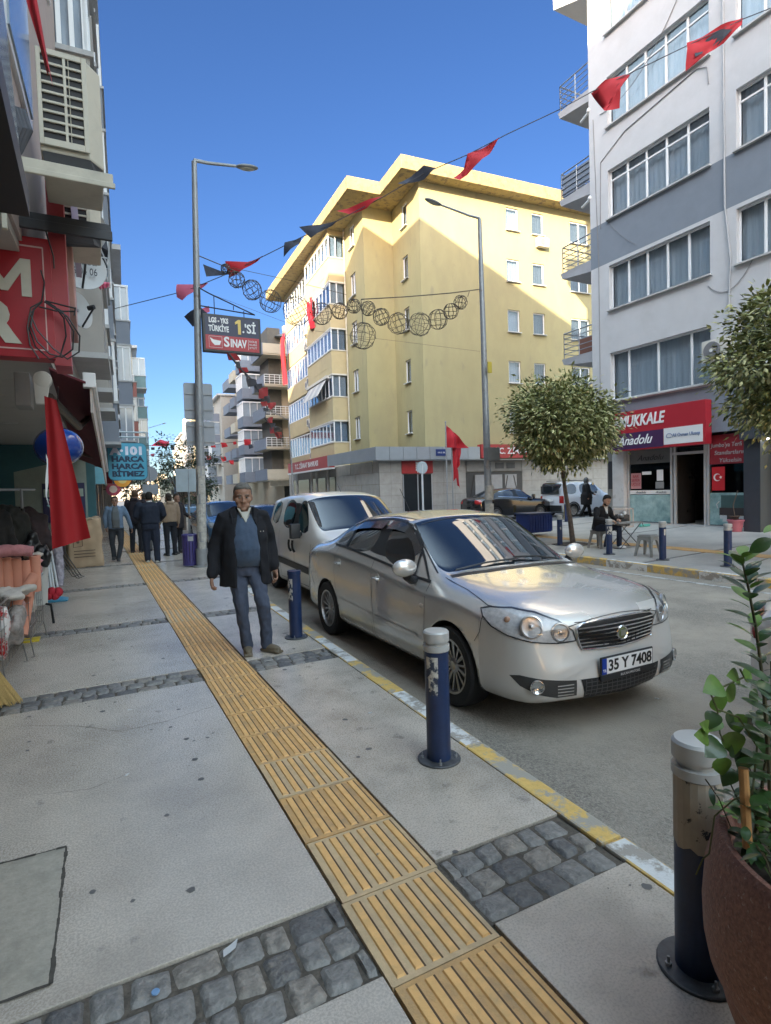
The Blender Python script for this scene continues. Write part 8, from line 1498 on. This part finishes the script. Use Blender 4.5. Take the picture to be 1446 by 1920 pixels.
# brooms
straw=M('broom_straw',(.52,.35,.13),.85,var=.35,vs=40,stretch=(6,6,.6))
for i,(x,y,dx,lb) in enumerate(((-.74,5.3,.22,'straw broom head furthest right, flared on the pavement'),(-.90,5.2,.18,'straw broom in the middle at the left edge'),(-1.0,5.05,.1,'straw broom at the extreme left edge'))):
    t=thing('broom',lb,'broom',(x,y,0),0,'straw brooms leaning at the left edge'); q=MB(); rg=random.Random(i); top=Vector((-dx-.05,.28,.62))
    for k in range(240):
        a=rg.uniform(0,2*PI); r=math.sqrt(rg.random()); e=Vector((dx*.25+r*.12*math.cos(a),r*.05*math.sin(a),rg.uniform(0,.035))); s_=top+Vector((r*.02*math.cos(a),r*.02*math.sin(a),0)); q.tube([s_,s_.lerp(e,.55)+Vector((0,0,.012)),e],[.003,.003,.0018],3)
    part('bristles',q,straw,t); q=MB(); q.tube([top+Vector((0,0,-.05)),top+Vector((-.12,.12,.75))],[.022,.014],8); part('handle',q,M('broom_handle',(.35,.2,.09),.6),t,smooth=True); q=MB(); q.tube([top+Vector((.012*math.cos(a)*2,.012*math.sin(a)*2,-.03)) for a in [2*PI*j/10 for j in range(10)]],.006,5,closed=True); part('binding',q,M('binding_red',(.4,.05,.04),.6),t)
q=MB(); q.box(-.14,.1,-.05,.14,0,.02); solo('floor_tray',q,M('tray_yellow',(.55,.42,.03),.5),'small yellow tray on the pavement beneath the second wire basket','tray',bevel=.005).location=(-.72,7.55,0)
# litter on the pavement
q=MB(); P=[(0,0),(.045,.01),(.06,.045),(.03,.035),(.005,.03)]; q.ext(P,lambda a,b:(a,b,.003+a*.2),lambda a,b:(a,b,.0045+a*.2)); p=onz(428,1788); o=solo('paper_scrap',q,M('paper_white',(.6,.6,.6),.8),'torn white paper scrap on the near cobble strip','litter'); o.location=(p.x-.02,p.y-.02,.006)
q=MB(); q.cyl((0,0,0),(0,0,.006),.013,n=16); p=onz(292,1866); o=solo('bottle_cap',q,M('cap_blue',(.2,.34,.55),.4),'light blue bottle cap on the near cobble strip','litter',bevel=.002); o.location=(p.x,p.y,.008)
for i,(x,y) in enumerate(((694,1337),(594,1142),(1232,1310),(244,1331),(238,1453))):
    q=MB(); q.box(-.014,.016,-.004,.006,0,.004); o=solo('paper_bit',q,M('paper_white'),['small white crumb on the kerbside slab right of the tactile paving','white paper bit on the road by the rear wheel','white crumb on the road before the bumper','white straw bit on the left slab, upper one','white straw bit on the left slab, lower one'][i],'litter'); p=onz(x,y,-.136 if i in(1,2) else .001); o.location=(p.x,p.y,p.z); o.rotation_euler=(0,0,i)
